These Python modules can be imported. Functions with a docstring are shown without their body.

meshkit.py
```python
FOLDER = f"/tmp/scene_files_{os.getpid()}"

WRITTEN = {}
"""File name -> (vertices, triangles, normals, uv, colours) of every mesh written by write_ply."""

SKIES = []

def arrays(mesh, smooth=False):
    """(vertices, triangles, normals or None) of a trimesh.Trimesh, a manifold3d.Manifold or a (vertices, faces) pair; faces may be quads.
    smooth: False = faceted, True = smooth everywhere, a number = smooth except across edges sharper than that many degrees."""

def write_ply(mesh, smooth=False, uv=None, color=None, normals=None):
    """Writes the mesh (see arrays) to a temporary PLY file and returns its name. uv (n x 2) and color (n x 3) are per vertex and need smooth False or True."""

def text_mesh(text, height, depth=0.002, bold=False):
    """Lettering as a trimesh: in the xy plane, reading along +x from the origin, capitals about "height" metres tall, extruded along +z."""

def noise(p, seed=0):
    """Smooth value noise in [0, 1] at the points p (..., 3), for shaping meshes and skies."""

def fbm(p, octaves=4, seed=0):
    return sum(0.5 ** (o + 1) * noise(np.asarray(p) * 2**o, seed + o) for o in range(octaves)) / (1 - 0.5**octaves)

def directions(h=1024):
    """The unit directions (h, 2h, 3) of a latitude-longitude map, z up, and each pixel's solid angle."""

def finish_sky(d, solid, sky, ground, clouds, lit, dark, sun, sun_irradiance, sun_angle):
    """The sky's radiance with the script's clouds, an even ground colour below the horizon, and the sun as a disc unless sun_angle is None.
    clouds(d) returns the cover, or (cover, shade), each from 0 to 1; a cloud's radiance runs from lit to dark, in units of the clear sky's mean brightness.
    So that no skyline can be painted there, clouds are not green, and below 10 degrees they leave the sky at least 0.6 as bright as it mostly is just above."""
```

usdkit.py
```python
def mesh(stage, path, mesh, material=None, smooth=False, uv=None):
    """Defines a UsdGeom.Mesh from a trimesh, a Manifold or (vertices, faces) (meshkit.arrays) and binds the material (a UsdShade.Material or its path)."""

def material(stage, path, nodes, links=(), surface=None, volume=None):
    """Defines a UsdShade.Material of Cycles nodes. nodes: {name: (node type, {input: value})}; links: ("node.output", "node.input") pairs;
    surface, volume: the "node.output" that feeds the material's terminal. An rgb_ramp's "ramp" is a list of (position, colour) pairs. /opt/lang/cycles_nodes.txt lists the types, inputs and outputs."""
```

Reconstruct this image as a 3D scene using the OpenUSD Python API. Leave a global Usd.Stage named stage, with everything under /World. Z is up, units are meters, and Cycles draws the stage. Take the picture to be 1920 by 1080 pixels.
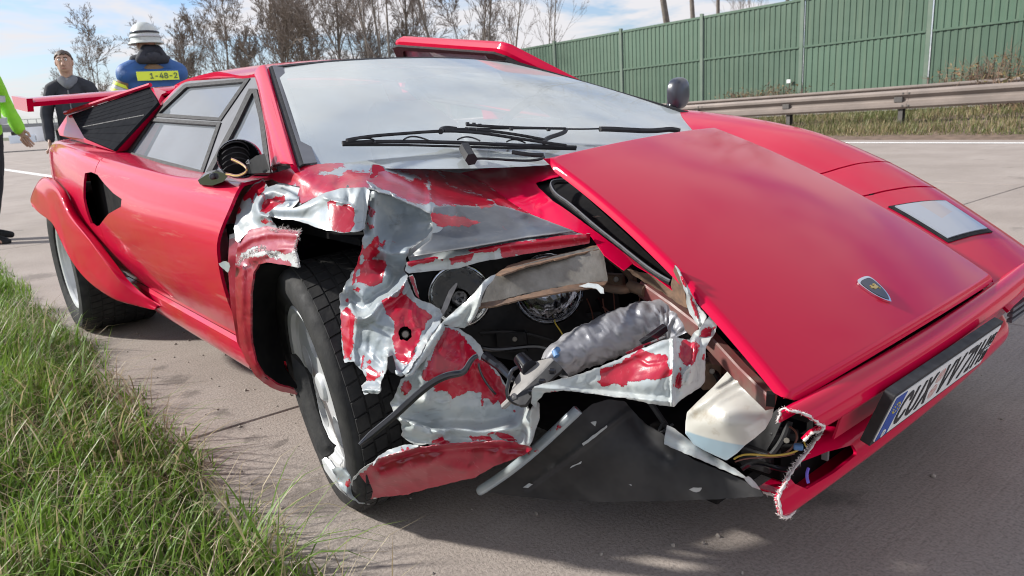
import math, random
import numpy as np, trimesh, manifold3d as m3
from scipy.interpolate import RBFInterpolator, PchipInterpolator, CubicSpline
from scipy.spatial import Delaunay
import shapely
from shapely.geometry import Polygon, LineString, MultiLineString
from pxr import Usd, UsdGeom, UsdLux, UsdShade, Gf, Sdf, Vt
import usdkit, meshkit

stage = Usd.Stage.CreateInMemory()
UsdGeom.SetStageUpAxis(stage, 'Z')
UsdGeom.Xform.Define(stage, '/World')
UsdGeom.Scope.Define(stage, '/World/Looks')
rng = np.random.default_rng(7)

# ---------------------------------------------------------------- camera, sky, sun
# world: x = forward along the wrecked car, y = towards its left side, z up; origin under the front axle
EYE = np.array([1.38095, -1.48647, 0.92502])
YAW, PITCH, ROLL, FPX = 2.4485335, 0.2542603, -0.0652250, 1358.9
def _cam():
    cy, sy, cp, sp = math.cos(YAW), math.sin(YAW), math.cos(PITCH), math.sin(PITCH)
    f = np.array([cy*cp, sy*cp, -sp]); r = np.array([sy, -cy, 0.]); u = np.cross(r, f)
    c, s = math.cos(ROLL), math.sin(ROLL)
    return c*r + s*u, -s*r + c*u, f
CR, CU, CF = _cam()
cam = UsdGeom.Camera.Define(stage, '/World/camera')
M = np.eye(4); M[0, :3], M[1, :3], M[2, :3], M[3, :3] = CR, CU, -CF, EYE
cam.AddTransformOp().Set(Gf.Matrix4d(M.tolist()))
cam.CreateHorizontalApertureAttr(36.0)
cam.CreateFocalLengthAttr(36.0*FPX/1920)
cam.CreateFStopAttr(9.0); cam.CreateFocusDistanceAttr(1.62)
cam.CreateExposureAttr(0.66)
cam.CreateClippingRangeAttr((0.03, 5000.0))

SUN = np.array([-1.18, -1.10, 1.04]); SUN /= np.linalg.norm(SUN)
sun_elev, sun_rot = math.asin(SUN[2]), math.atan2(SUN[0], SUN[1])
dome = UsdLux.DomeLight.Define(stage, '/World/sky')
dome.GetPrim().SetCustomDataByKey('kind', 'structure')
sky_m = usdkit.material(stage, '/World/Looks/sky_air', {
    'sky': ('sky_texture', {'sky_type': 'single_scattering', 'sun_disc': False, 'sun_elevation': sun_elev, 'sun_rotation': sun_rot, 'aerosol_density': 1.2}),
    'tc': ('texture_coordinate', {}),
    'sep': ('separate_xyz', {}),
    'zc': ('math', {'math_type': 'maximum', 'value2': 0.0}),
    'za': ('math', {'math_type': 'add', 'value2': 0.16}),
    'dx': ('math', {'math_type': 'divide'}), 'dy': ('math', {'math_type': 'divide'}),
    'comb': ('combine_xyz', {'z': 0.37}),
    'n1': ('noise_texture', {'scale': 1.3, 'detail': 9.0, 'roughness': 0.58, 'distortion': 0.35}),
    'cov': ('rgb_ramp', {'ramp': [(0.0, (0, 0, 0)), (0.40, (0, 0, 0)), (0.48, (.5, .5, .5)), (0.57, (.97, .97, .97)), (1, (1, 1, 1))]}),
    'hz': ('map_range', {'from_min': 0.0, 'from_max': 0.16, 'to_min': 0.55, 'to_max': 0.0, 'clamp': True}),
    'mx': ('math', {'math_type': 'maximum'}),
    'hs': ('mix', {'mix_type': 'multiply', 'fac': 1.0, 'color2': (.74, .93, 1.22)}),
    'mix': ('mix', {'color2': (6.0, 5.88, 6.05)}),
    'bg': ('background_shader', {'strength': 0.092}),
}, [('tc.generated', 'sep.vector'), ('sep.z', 'zc.value1'), ('zc.value', 'za.value1'), ('sep.x', 'dx.value1'), ('za.value', 'dx.value2'),
    ('sep.y', 'dy.value1'), ('za.value', 'dy.value2'), ('dx.value', 'comb.x'), ('dy.value', 'comb.y'), ('comb.vector', 'n1.vector'),
    ('n1.fac', 'cov.fac'), ('sep.z', 'hz.value'), ('cov.color', 'mx.value1'), ('hz.result', 'mx.value2'), ('mx.value', 'mix.fac'),
    ('sky.color', 'hs.color1'), ('hs.color', 'mix.color1'), ('mix.color', 'bg.color')], surface='bg.background')
UsdShade.MaterialBindingAPI.Apply(dome.GetPrim()).Bind(sky_m)
sun = UsdLux.DistantLight.Define(stage, '/World/sun')
sun.CreateIntensityAttr(1.1); sun.CreateNormalizeAttr(True); sun.CreateAngleAttr(3.0)
sun.CreateColorAttr(Gf.Vec3f(1.0, 0.965, 0.90))
_z = SUN; _x = np.cross([0, 0, 1.], _z); _x /= np.linalg.norm(_x); _y = np.cross(_z, _x)
Ms = np.eye(4); Ms[0, :3], Ms[1, :3], Ms[2, :3] = _x, _y, _z
sun.AddTransformOp().Set(Gf.Matrix4d(Ms.tolist()))

# ---------------------------------------------------------------- helpers
def ray(px, py):
    return (px-960)/FPX*CR - (py-540)/FPX*CU + CF
def W(px, py, k, v):
    """The point at which the sight line of the photograph's pixel meets x, y or z = v (or lies at depth v, k 'd')."""
    d = ray(px, py)
    t = v if k == 'd' else (v - EYE['xyz'.index(k)])/d['xyz'.index(k)]
    return EYE + t*d
def WL(k, v, pts): return np.array([W(a, b, k, v) for a, b in pts])
def depth(X): return (np.asarray(X) - EYE) @ CF
def onplane(px, py, p0, n):
    d = ray(px, py); return EYE + d*(np.dot(np.subtract(p0, EYE), n)/np.dot(d, n))
def zc(ox, oy, s, pts): return [(ox+a/s, oy+b/s) for a, b in pts]

used = set()
def path_of(name, parent=None):
    base = (str(parent.GetPath()) if parent is not None else '/World') + '/'
    n, k = name, 0
    while base + n in used:
        k += 1; n = f'{name}_{k:03d}'
    used.add(base + n)
    return base + n
def tag(prim, label=None, cat=None, group=None, kind=None):
    for k, v in (('label', label), ('category', cat), ('group', group), ('kind', kind)):
        if v: prim.SetCustomDataByKey(k, v)
    return prim
def thing(name, label=None, cat=None, loc=(0, 0, 0), rz=0, group=None, kind=None):
    x = UsdGeom.Xform.Define(stage, path_of(name))
    x.AddTranslateOp().Set(Gf.Vec3d(*map(float, loc)))
    if rz: x.AddRotateZOp().Set(math.degrees(rz))
    return tag(x.GetPrim(), label, cat, group, kind)
def put(name, vf, m, parent=None, smooth=40, attrs=None, label=None, cat=None, group=None, kind=None):
    """One mesh prim. vf: trimesh, Manifold or (v, f). attrs: {primvar: per-vertex floats} (needs smooth True or False)."""
    if attrs: smooth = True if smooth not in (True, False) else smooth
    me = usdkit.mesh(stage, path_of(name, parent), vf, m, smooth=smooth)
    for k, a in (attrs or {}).items():
        UsdGeom.PrimvarsAPI(me).CreatePrimvar(k, Sdf.ValueTypeNames.FloatArray, 'vertex').Set(Vt.FloatArray.FromNumpy(np.asarray(a, np.float32)))
    return tag(me.GetPrim(), label, cat, group, kind)
def dup(src, loc, rz=0, label=None, group=None):
    was = src.GetCustomData()
    r = thing(src.GetName().rstrip('0123456789').rstrip('_') if src.GetName()[-1].isdigit() else src.GetName(), label or was.get('label'), was.get('category'), loc, rz, group or was.get('group'))
    r.GetReferences().AddInternalReference(src.GetPath()); r.SetInstanceable(True)
    return r
def cat(ms):
    V, F, n = [], [], 0
    for m in ms:
        if hasattr(m, 'vertices'): v, f = np.asarray(m.vertices), np.asarray(m.faces)
        else: v, f, _ = meshkit.arrays(m)
        V.append(v); F.append(f+n); n += len(v)
    return np.vstack(V), np.vstack(F)
def flip_y(vf):
    v, f = cat([vf]); return v*[1, -1, 1], f[:, ::-1]
def box(cx, cy, cz, sx, sy, sz, rz=0, bev=0):
    """A box, with chamfered edges if bev."""
    if bev:
        b = min(bev, sx/2.01, sy/2.01, sz/2.01); p = []
        for s in np.ndindex(2, 2, 2):
            s = np.array(s)*2-1; h = np.array([sx, sy, sz])/2
            for k in range(3):
                q = s*(h-b); q[k] = s[k]*h[k]; p.append(q)
        m = trimesh.convex.convex_hull(np.array(p))
    else: m = trimesh.creation.box([sx, sy, sz])
    if rz: m.apply_transform(trimesh.transformations.rotation_matrix(rz, [0, 0, 1]))
    m.apply_translation([cx, cy, cz]); return m
def tube(pts, r, n=8, cap=True):
    """A round bar along pts; r one radius or one each."""
    P = np.asarray(pts, float); k = len(P); r = np.broadcast_to(np.asarray(r, float), (k,))
    T = np.gradient(P, axis=0); T /= np.maximum(np.linalg.norm(T, axis=1, keepdims=True), 1e-12)
    u = np.cross(T[0], [0, 0, 1.]);  u = np.cross(T[0], [1., 0, 0]) if np.linalg.norm(u) < .1 else u
    u /= np.linalg.norm(u); V = []
    a = np.arange(n)*2*np.pi/n
    for i in range(k):
        u = u - T[i]*np.dot(u, T[i]); u /= np.linalg.norm(u); w = np.cross(T[i], u)
        V.append(P[i] + r[i]*(np.cos(a)[:, None]*u + np.sin(a)[:, None]*w))
    V = np.vstack(V); F = []
    for i in range(k-1):
        for j in range(n):
            p, q = i*n+j, i*n+(j+1) % n
            F += [[p, q, q+n], [p, q+n, p+n]]
    if cap:
        V = np.vstack([V, P[0], P[-1]])
        for j in range(n):
            F += [[k*n, (j+1) % n, j], [k*n+1, (k-1)*n+j, (k-1)*n+(j+1) % n]]
    return V, np.array(F)[:, ::-1] if False else np.array(F)
def spline(pts, n):
    P = np.asarray(pts, float)
    t = np.r_[0, np.cumsum(np.linalg.norm(np.diff(P, axis=0), axis=1))]
    return CubicSpline(t, P)(np.linspace(0, t[-1], n)) if len(P) > 2 else P[0] + (P[1]-P[0])*np.linspace(0, 1, n)[:, None]
def poly(pts, n):
    P = np.asarray(pts, float)
    t = np.r_[0, np.cumsum(np.linalg.norm(np.diff(P, axis=0), axis=1))]; s = np.linspace(0, t[-1], n)
    return np.stack([np.interp(s, t, P[:, k]) for k in range(P.shape[1])], 1)
def pch(pts, n):
    P = np.asarray(pts, float)
    t = np.r_[0, np.cumsum(np.maximum(np.linalg.norm(np.diff(P, axis=0), axis=1), 1e-7))]
    return PchipInterpolator(t, P)(np.linspace(0, t[-1], n))
def grid_faces(a, b, close_v=False):
    i, j = np.meshgrid(np.arange(a if close_v else a-1), np.arange(b-1), indexing='ij')
    p = (i*b+j).ravel(); q = (((i+1) % a)*b+j).ravel()
    return np.vstack([np.stack([p, q, q+1], 1), np.stack([p, q+1, p+1], 1)])
def vnormals(v, f):
    n = np.zeros_like(v); c = np.cross(v[f[:, 1]]-v[f[:, 0]], v[f[:, 2]]-v[f[:, 0]])
    for k in range(3): np.add.at(n, f[:, k], c)
    return n/np.maximum(np.linalg.norm(n, axis=1, keepdims=True), 1e-12)
def solid(v, f, th, out=None):
    """A thin sheet made solid: th behind its face. The face is turned to look along out (a direction or None = towards the camera).
    Returns (v, f, index of the source vertex, side: 0 face, 1 back, 2 edge)."""
    c = np.cross(v[f[:, 1]]-v[f[:, 0]], v[f[:, 2]]-v[f[:, 0]]); mid = v[f].mean(1)
    look = (EYE-mid) if out is None else np.broadcast_to(out, mid.shape)
    if (c*look).sum() < 0: f = f[:, ::-1]
    n = vnormals(v, f); b = v - n*(th if np.ndim(th) == 0 else np.asarray(th)[:, None])
    e = np.vstack([f[:, [0, 1]], f[:, [1, 2]], f[:, [2, 0]]])
    key = np.sort(e, 1); key = key[:, 0].astype(np.int64)*len(v)+key[:, 1]
    _, inv, cnt = np.unique(key, return_inverse=True, return_counts=True)
    e = e[cnt[inv] == 1]; m = len(v); k = len(e)
    V = np.vstack([v, b, v[e[:, 0]], v[e[:, 1]], b[e[:, 0]], b[e[:, 1]]])
    o = 2*m; i = np.arange(k)
    F = np.vstack([f, f[:, ::-1]+m, np.stack([o+i, o+2*k+i, o+k+i], 1), np.stack([o+k+i, o+2*k+i, o+3*k+i], 1)])
    src = np.r_[np.arange(m), np.arange(m), e[:, 0], e[:, 1], e[:, 0], e[:, 1]]
    return V, F, src, np.r_[np.zeros(m), np.ones(m), np.full(4*k, 2)]
def loft(curves, nu, nv=None, kind='pchip', uk='pchip'):
    """A surface (v, f) across a list of curves; kind: how it runs from curve to curve."""
    g = {'pchip': pch, 'lin': poly, 'spline': spline}[uk]
    C = np.array([g(c, nu) for c in curves])
    if nv is None: nv = len(curves) if kind == 'lin' else 4*len(curves)
    h = {'pchip': pch, 'lin': poly, 'spline': spline}[kind]
    if not (kind == 'lin' and nv == len(curves)):
        C = np.stack([h(C[:, j], nv) for j in range(nu)], 1)
    return C.reshape(-1, 3), grid_faces(C.shape[0], nu)
def sdf(poly_px, pts):
    """Signed distance in pixels, positive inside the polygons."""
    g = shapely.points(pts); best = np.full(len(pts), -1e3)
    for q in poly_px:
        P = Polygon(q).buffer(0); d = shapely.distance(g, P.boundary)
        best = np.maximum(best, np.where(shapely.contains(P, g), d, -d))
    return best
def fbm(p, o=4, seed=0): return meshkit.fbm(p, o, seed)*2-1

def sheet(outline, ctrl, res=5, th=.0016, jag=0, creases=(), bumpy=(), red=None, holes=(), seed=1, smooth_ctrl=0.):
    """A torn or bent sheet of metal. outline: its edge as seen in the photograph; ctrl: (px, py, depth or (axis, value)) fixes how far
    away each place of it is, so that the sheet curves through the room; creases: (line, rise towards the camera in metres, width in px, sharp);
    bumpy: (amplitude, wavelength in px); red: polygons with paint. Returns v, f, attrs of a solid sheet with real thickness."""
    r = np.random.default_rng(seed)
    def ring(pts):
        L = LineString(list(pts)+[pts[0]]); n = max(8, int(L.length/res)); t = np.linspace(0, L.length, n, endpoint=False)
        q = np.array([L.interpolate(x).coords[0] for x in t])
        if jag:
            tn = np.roll(q, -1, 0)-np.roll(q, 1, 0); tn /= np.maximum(np.linalg.norm(tn, axis=1, keepdims=True), 1e-9)
            q = q + np.stack([-tn[:, 1], tn[:, 0]], 1)*(fbm(np.c_[q/9., np.full(len(q), seed)], 3, seed)*jag*1.6)[:, None]
        return q
    rings = [ring(outline)]+[ring(h) for h in holes]
    P = Polygon(rings[0], rings[1:]).buffer(0)
    x0, y0, x1, y1 = P.bounds; xs = np.arange(x0, x1, res); ys = np.arange(y0, y1, res*.87)
    g = np.array([(x+(res/2 if j % 2 else 0), y) for j, y in enumerate(ys) for x in xs]) + r.uniform(-.18, .18, (len(xs)*len(ys), 2))*res
    inner = P.buffer(-res*.55)
    g = g[shapely.contains_xy(inner, g[:, 0], g[:, 1])] if not inner.is_empty else g[:0]
    q = np.vstack(rings+[g]); f = Delaunay(q).simplices
    c = q[f].mean(1); f = f[shapely.contains_xy(P.buffer(.02), c[:, 0], c[:, 1])]
    ea, eb = q[f[:, 1]]-q[f[:, 0]], q[f[:, 2]]-q[f[:, 0]]; a2 = np.abs(ea[:, 0]*eb[:, 1]-ea[:, 1]*eb[:, 0]); f = f[a2 > .02]
    k = np.array([(a, b, d if np.ndim(d) == 0 and not isinstance(d, tuple) else depth(W(a, b, *d))) for a, b, d in ctrl], float)
    if len(k) == 1: D = np.full(len(q), k[0, 2])
    elif len(k) == 2: D = np.interp((q-k[0, :2])@(k[1, :2]-k[0, :2])/((k[1, :2]-k[0, :2])**2).sum(), [0, 1], k[:, 2])
    elif len(k) == 3:
        m0 = k[:, :2].mean(0); g0 = np.linalg.lstsq((k[:, :2]-m0)/100, k[:, 2]-k[:, 2].mean(), rcond=.05)[0]; D = k[:, 2].mean()+(q-m0)/100@g0
    else: D = RBFInterpolator(k[:, :2]/100, k[:, 2], kernel='thin_plate_spline', degree=1, smoothing=smooth_ctrl)(q/100)
    pp = shapely.points(q)
    for line, rise, w, *sharp in creases:
        d = shapely.distance(pp, LineString(line)); x = d/w
        D = D - rise*(np.maximum(0, 1-x) if sharp and sharp[0] else np.exp(-x*x))
    for amp, wl in bumpy:
        z = fbm(np.c_[q/wl, np.full(len(q), seed*1.7)], 3, seed); D = D - amp*z
    v = EYE + ((q[:, :1]-960)/FPX*CR - (q[:, 1:]-540)/FPX*CU + CF)*D[:, None]
    V, F, src, side = solid(v, f, th)
    at = {}
    if red is not None:
        s = (sdf(red, q)*D/FPX if len(red) else np.full(len(q), -.06))[src]; s[side == 1] = -.06; at['red'] = s
        e = shapely.distance(pp, P.boundary)*D/FPX; at['rim'] = np.where(side == 0, e[src], 0)
    return V, F, at
def zpoly(pts, z0, z1):
    m = trimesh.creation.extrude_polygon(Polygon(pts), z1-z0, engine='earcut'); m.apply_translation([0, 0, z0]); return m
def lathe(profile, axis_o, axis_d, n=48, cl=False):
    """Revolves (radius, along) about an axis."""
    d = np.asarray(axis_d, float); d /= np.linalg.norm(d); u = np.cross(d, [0, 0, 1.]); u = np.array([1., 0, 0]) if np.linalg.norm(u) < .1 else u/np.linalg.norm(u); w = np.cross(d, u)
    a = np.arange(n)*2*np.pi/n; P = np.asarray(profile, float); m = len(P)
    V = (np.asarray(axis_o) + P[:, 1][None, :, None]*d + P[:, 0][None, :, None]*(np.cos(a)[:, None, None]*u + np.sin(a)[:, None, None]*w)).reshape(-1, 3)
    return V, grid_faces(n, m, close_v=True)
# ---------------------------------------------------------------- materials
def look(name, nodes, links, surface='p.BSDF', volume=None):
    return usdkit.material(stage, '/World/Looks/'+name, nodes, links, surface=surface, volume=volume)
def plain(name, c1, c2=None, scale=20, rough=.5, rough2=None, metallic=0, coat=0, coat_rough=.05, bump=0, bscale=None, spec=.5, detail=4, lo=.35, hi=.65, vec='pos', sc=(1, 1, 1), **kw):
    """Two tones over a noise, with roughness and bump from noises of their own."""
    n = {'p': ('principled_bsdf', dict(roughness=rough, metallic=metallic, coat_weight=coat, coat_roughness=coat_rough, specular_ior_level=spec, base_color=c1, **kw)),
         'g': ('geometry', {}), 'm': ('mapping', {'scale': sc})}
    l = [('g.position', 'm.vector')]
    if c2 is not None:
        n['n'] = ('noise_texture', {'scale': scale, 'detail': detail, 'roughness': .6}); n['r'] = ('rgb_ramp', {'ramp': [(0, c1), (lo, c1), (hi, c2), (1, c2)]})
        l += [('m.vector', 'n.vector'), ('n.fac', 'r.fac'), ('r.color', 'p.base_color')]
    if rough2 is not None:
        n['rn'] = ('noise_texture', {'scale': scale*1.7, 'detail': 5}); n['rr'] = ('map_range', {'from_min': .3, 'from_max': .7, 'to_min': rough, 'to_max': rough2, 'clamp': True})
        l += [('m.vector', 'rn.vector'), ('rn.fac', 'rr.value'), ('rr.result', 'p.roughness')]
    if bump:
        n['bn'] = ('noise_texture', {'scale': bscale or scale*4, 'detail': 5}); n['b'] = ('bump', {'strength': 1.0, 'distance': bump})
        l += [('m.vector', 'bn.vector'), ('bn.fac', 'b.height'), ('b.normal', 'p.normal')]
    return look(name, n, l)
RED = (0.50, 0.0004, 0.038)
paint = look('red_car_paint', {
    'g': ('geometry', {}), 'n': ('noise_texture', {'scale': 3.2, 'detail': 6, 'roughness': .62}), 'r': ('rgb_ramp', {'ramp': [(0, RED), (.5, (.49, .0005, .037)), (.72, (.475, .0015, .037)), (1, (.455, .003, .037))]}),
    'dn': ('noise_texture', {'scale': 7.0, 'detail': 8, 'roughness': .7}), 'dr': ('map_range', {'from_min': .35, 'from_max': .75, 'to_min': .0, 'to_max': .03, 'clamp': True}),
    'on': ('noise_texture', {'scale': 260.0, 'detail': 2}), 'b': ('bump', {'strength': .35, 'distance': .00025}),
    'p': ('principled_bsdf', {'roughness': .42, 'coat_weight': .9, 'coat_ior': 1.30, 'specular_ior_level': .04})},
    [('g.position', 'n.vector'), ('n.fac', 'r.fac'), ('r.color', 'p.base_color'), ('g.position', 'dn.vector'), ('dn.fac', 'dr.value'), ('dr.result', 'p.coat_roughness'),
     ('g.position', 'on.vector'), ('on.fac', 'b.height'), ('b.normal', 'p.coat_normal')])
# door side: the same paint under a film of road dust and scuffs
def torn(name, redc, prim1, prim2, jag=.013, rough_r=.24, dark=.62):
    """Paint (where the 'red' attribute, a distance from the chip's edge in metres, is positive) flaking off grey primer."""
    return look(name, {
        'a': ('attribute', {'attribute': 'red'}), 'e': ('attribute', {'attribute': 'rim'}), 'g': ('geometry', {}),
        'n': ('noise_texture', {'scale': 52.0, 'detail': 7, 'roughness': .68}), 'nj': ('math', {'math_type': 'multiply_add', 'value2': jag*2, 'value3': -jag}),
        's': ('math', {'math_type': 'add'}), 'mk': ('map_range', {'from_min': -.00035, 'from_max': .00035, 'clamp': True}),
        # small specks of paint left on the primer
        'sp': ('noise_texture', {'scale': 42.0, 'detail': 6, 'roughness': .7}), 'spm': ('map_range', {'from_min': .715, 'from_max': .722, 'clamp': True}),
        'mm': ('math', {'math_type': 'maximum'}),
        'pn': ('noise_texture', {'scale': 11.0, 'detail': 6, 'roughness': .65}), 'pr': ('rgb_ramp', {'ramp': [(0, prim1), (.42, prim1), (.62, prim2), (1, prim2)]}),
        # long scrapes
        'mp': ('mapping', {'scale': (4., 16., 70.), 'rotation': (.4, .9, .3)}), 'sn': ('noise_texture', {'scale': 1.5, 'detail': 6, 'roughness': .7, 'distortion': .5}), 'sr': ('map_range', {'from_min': .60, 'from_max': .70, 'to_max': dark, 'clamp': True}),
        'mp2': ('mapping', {'scale': (60., 14., 20.), 'rotation': (1.1, .2, .8)}), 'sn2': ('noise_texture', {'scale': 2.2, 'detail': 4, 'roughness': .75}), 'sr2': ('map_range', {'from_min': .58, 'from_max': .66, 'to_max': .8, 'clamp': True}),
        'rimr': ('map_range', {'from_min': .0, 'from_max': .0035, 'to_min': .55, 'to_max': 0., 'clamp': True}),
        'dn': ('noise_texture', {'scale': 21., 'detail': 8, 'roughness': .72, 'distortion': .8}), 'dr': ('map_range', {'from_min': .56, 'from_max': .74, 'to_max': .62, 'clamp': True}), 'cd': ('mix', {'color2': (.115, .11, .105)}),
        'mp3': ('mapping', {'scale': (16., 90., 8.), 'rotation': (.2, .9, 1.3)}), 'sn3': ('noise_texture', {'scale': 1.1, 'detail': 5, 'roughness': .7, 'distortion': .4}), 'sr3': ('map_range', {'from_min': .665, 'from_max': .70, 'to_max': .75, 'clamp': True}), 'ce': ('mix', {'color2': redc}),
        'c0': ('mix', {'color2': (.20, .19, .19)}), 'c1': ('mix', {'color2': (.30, .29, .28)}),
        'rn': ('noise_texture', {'scale': 30.0, 'detail': 5}), 'rr': ('rgb_ramp', {'ramp': [(0, redc), (.5, redc), (.75, tuple(x*.72 for x in redc)), (1, tuple(x*.6 for x in redc))]}),
        'rs': ('mix', {'color2': (.62, .30, .32)}), 'rsf': ('math', {'math_type': 'multiply', 'value2': .2}),
        'col': ('mix', {}), 'ro': ('map_range', {'to_min': .42, 'to_max': rough_r}),
        'bn': ('noise_texture', {'scale': 120.0, 'detail': 6, 'roughness': .6}), 'bh': ('math', {'math_type': 'multiply_add', 'value2': .35}),
        'b': ('bump', {'strength': .8, 'distance': .0011}),
        'p': ('principled_bsdf', {'specular_ior_level': .5, 'coat_weight': .4, 'coat_roughness': .14})},
        [('g.position', 'n.vector'), ('n.fac', 'nj.value1'), ('a.fac', 's.value1'), ('nj.value', 's.value2'), ('s.value', 'mk.value'),
         ('g.position', 'sp.vector'), ('sp.fac', 'spm.value'), ('mk.result', 'mm.value1'), ('spm.result', 'mm.value2'),
         ('g.position', 'pn.vector'), ('pn.fac', 'pr.fac'), ('g.position', 'mp.vector'), ('mp.vector', 'sn.vector'), ('sn.fac', 'sr.value'),
         ('g.position', 'mp2.vector'), ('mp2.vector', 'sn2.vector'), ('sn2.fac', 'sr2.value'),
         ('g.position', 'dn.vector'), ('dn.fac', 'dr.value'), ('pr.color', 'cd.color1'), ('dr.result', 'cd.fac'), ('g.position', 'mp3.vector'), ('mp3.vector', 'sn3.vector'), ('sn3.fac', 'sr3.value'), ('cd.color', 'ce.color1'), ('sr3.result', 'ce.fac'), ('ce.color', 'c0.color1'), ('sr.result', 'c0.fac'), ('e.fac', 'rimr.value'), ('c0.color', 'c1.color1'), ('rimr.result', 'c1.fac'),
         ('g.position', 'rn.vector'), ('rn.fac', 'rr.fac'), ('rr.color', 'rs.color1'), ('sr2.result', 'rsf.value1'), ('rsf.value', 'rs.fac'),
         ('c1.color', 'col.color1'), ('rs.color', 'col.color2'), ('mm.value', 'col.fac'), ('col.color', 'p.base_color'),
         ('mm.value', 'ro.value'), ('ro.result', 'p.roughness'), ('g.position', 'bn.vector'), ('bn.fac', 'bh.value1'), ('mm.value', 'bh.value3'), ('bh.value', 'b.height'), ('b.normal', 'p.normal')])
torn_grey = torn('flaked_paint_on_grey_primer', (.37, .004, .022), (.235, .275, .31), (.315, .345, .35))
torn_dark = torn('flaked_paint_on_dark_primer', (.37, .004, .022), (.060, .068, .080), (.095, .105, .118))
torn_white = torn('flaked_paint_on_pale_primer', (.37, .005, .024), (.345, .385, .40), (.43, .45, .43))
torn_red = torn('scraped_red_paint', (.27, .004, .022), (.34, .35, .35), (.42, .42, .40), rough_r=.34)
black_plastic = plain('black_plastic', (.012, .012, .014), (.022, .022, .024), 30, .5, .65, bump=.0003, bscale=400, spec=.35)
black_trim = plain('black_rubber_trim', (.010, .010, .011), (.02, .02, .021), 60, .55, .75, spec=.25)
mirror_shell = plain('mirror_shell_paint', (.030, .033, .045), None, rough=.34, coat=.6, coat_rough=.2)
gloss_black = plain('gloss_black', (.008, .008, .010), None, rough=.18, coat=.5)
void_black = plain('black_underbody', (.006, .006, .007), (.013, .012, .012), 15, .85, .95, bump=.002, bscale=40, spec=.12)
tray_mat = plain('black_undertray', (.018, .018, .020), (.040, .039, .040), 9, .55, .75, bump=.0008, bscale=60, spec=.4, detail=7)
tyre_mat = plain('tyre_rubber', (.016, .016, .017), (.032, .031, .030), 25, .68, .85, bump=.0006, bscale=220, spec=.25)
rim_mat = plain('silver_wheel_paint', (.56, .57, .58), (.50, .51, .51), 12, .36, .48, metallic=.25, coat=.3)
chrome = plain('chrome', (.80, .81, .82), None, rough=.06, metallic=1.)
bowl = plain('dented_reflector', (.86, .86, .84), (.80, .80, .78), 30, .04, metallic=1., bump=.0042, bscale=11)
steel = plain('scratched_steel', (.27, .255, .225), (.18, .165, .14), 26, .42, .6, metallic=.35, bump=.0006, bscale=140, detail=7)
rust = plain('rusty_steel', (.20, .12, .075), (.11, .075, .055), 34, .6, .8, metallic=.2, bump=.001, bscale=120, detail=8)
rail_red = plain('dirty_red_frame', (.17, .035, .035), (.13, .085, .07), 18, .45, .65, bump=.0005, bscale=90, detail=7)
silver_trim = plain('silver_window_frame', (.13, .135, .15), (.105, .11, .125), 8, .55, .65, spec=.25)
grille_black = plain('matt_black_grille', (.010, .011, .014), (.016, .017, .02), 30, .95, spec=.03)
bright_trim = plain('bright_trim', (.5, .51, .52), None, rough=.3, metallic=.6)
foil = plain('foil_hose', (.30, .30, .32), (.24, .24, .255), 14, .36, .52, metallic=.45, bump=.0016, bscale=46, detail=6)
fibre = plain('torn_fibreglass', (.66, .62, .60), (.55, .50, .48), 60, .8)
lampgrey = plain('grey_lamp_housing', (.27, .26, .25), (.20, .19, .18), 22, .5, .6, bump=.0006, bscale=160)
white_trim = plain('white_leather', (.88, .88, .86), (.84, .84, .82), 6, .5, .6)
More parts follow.
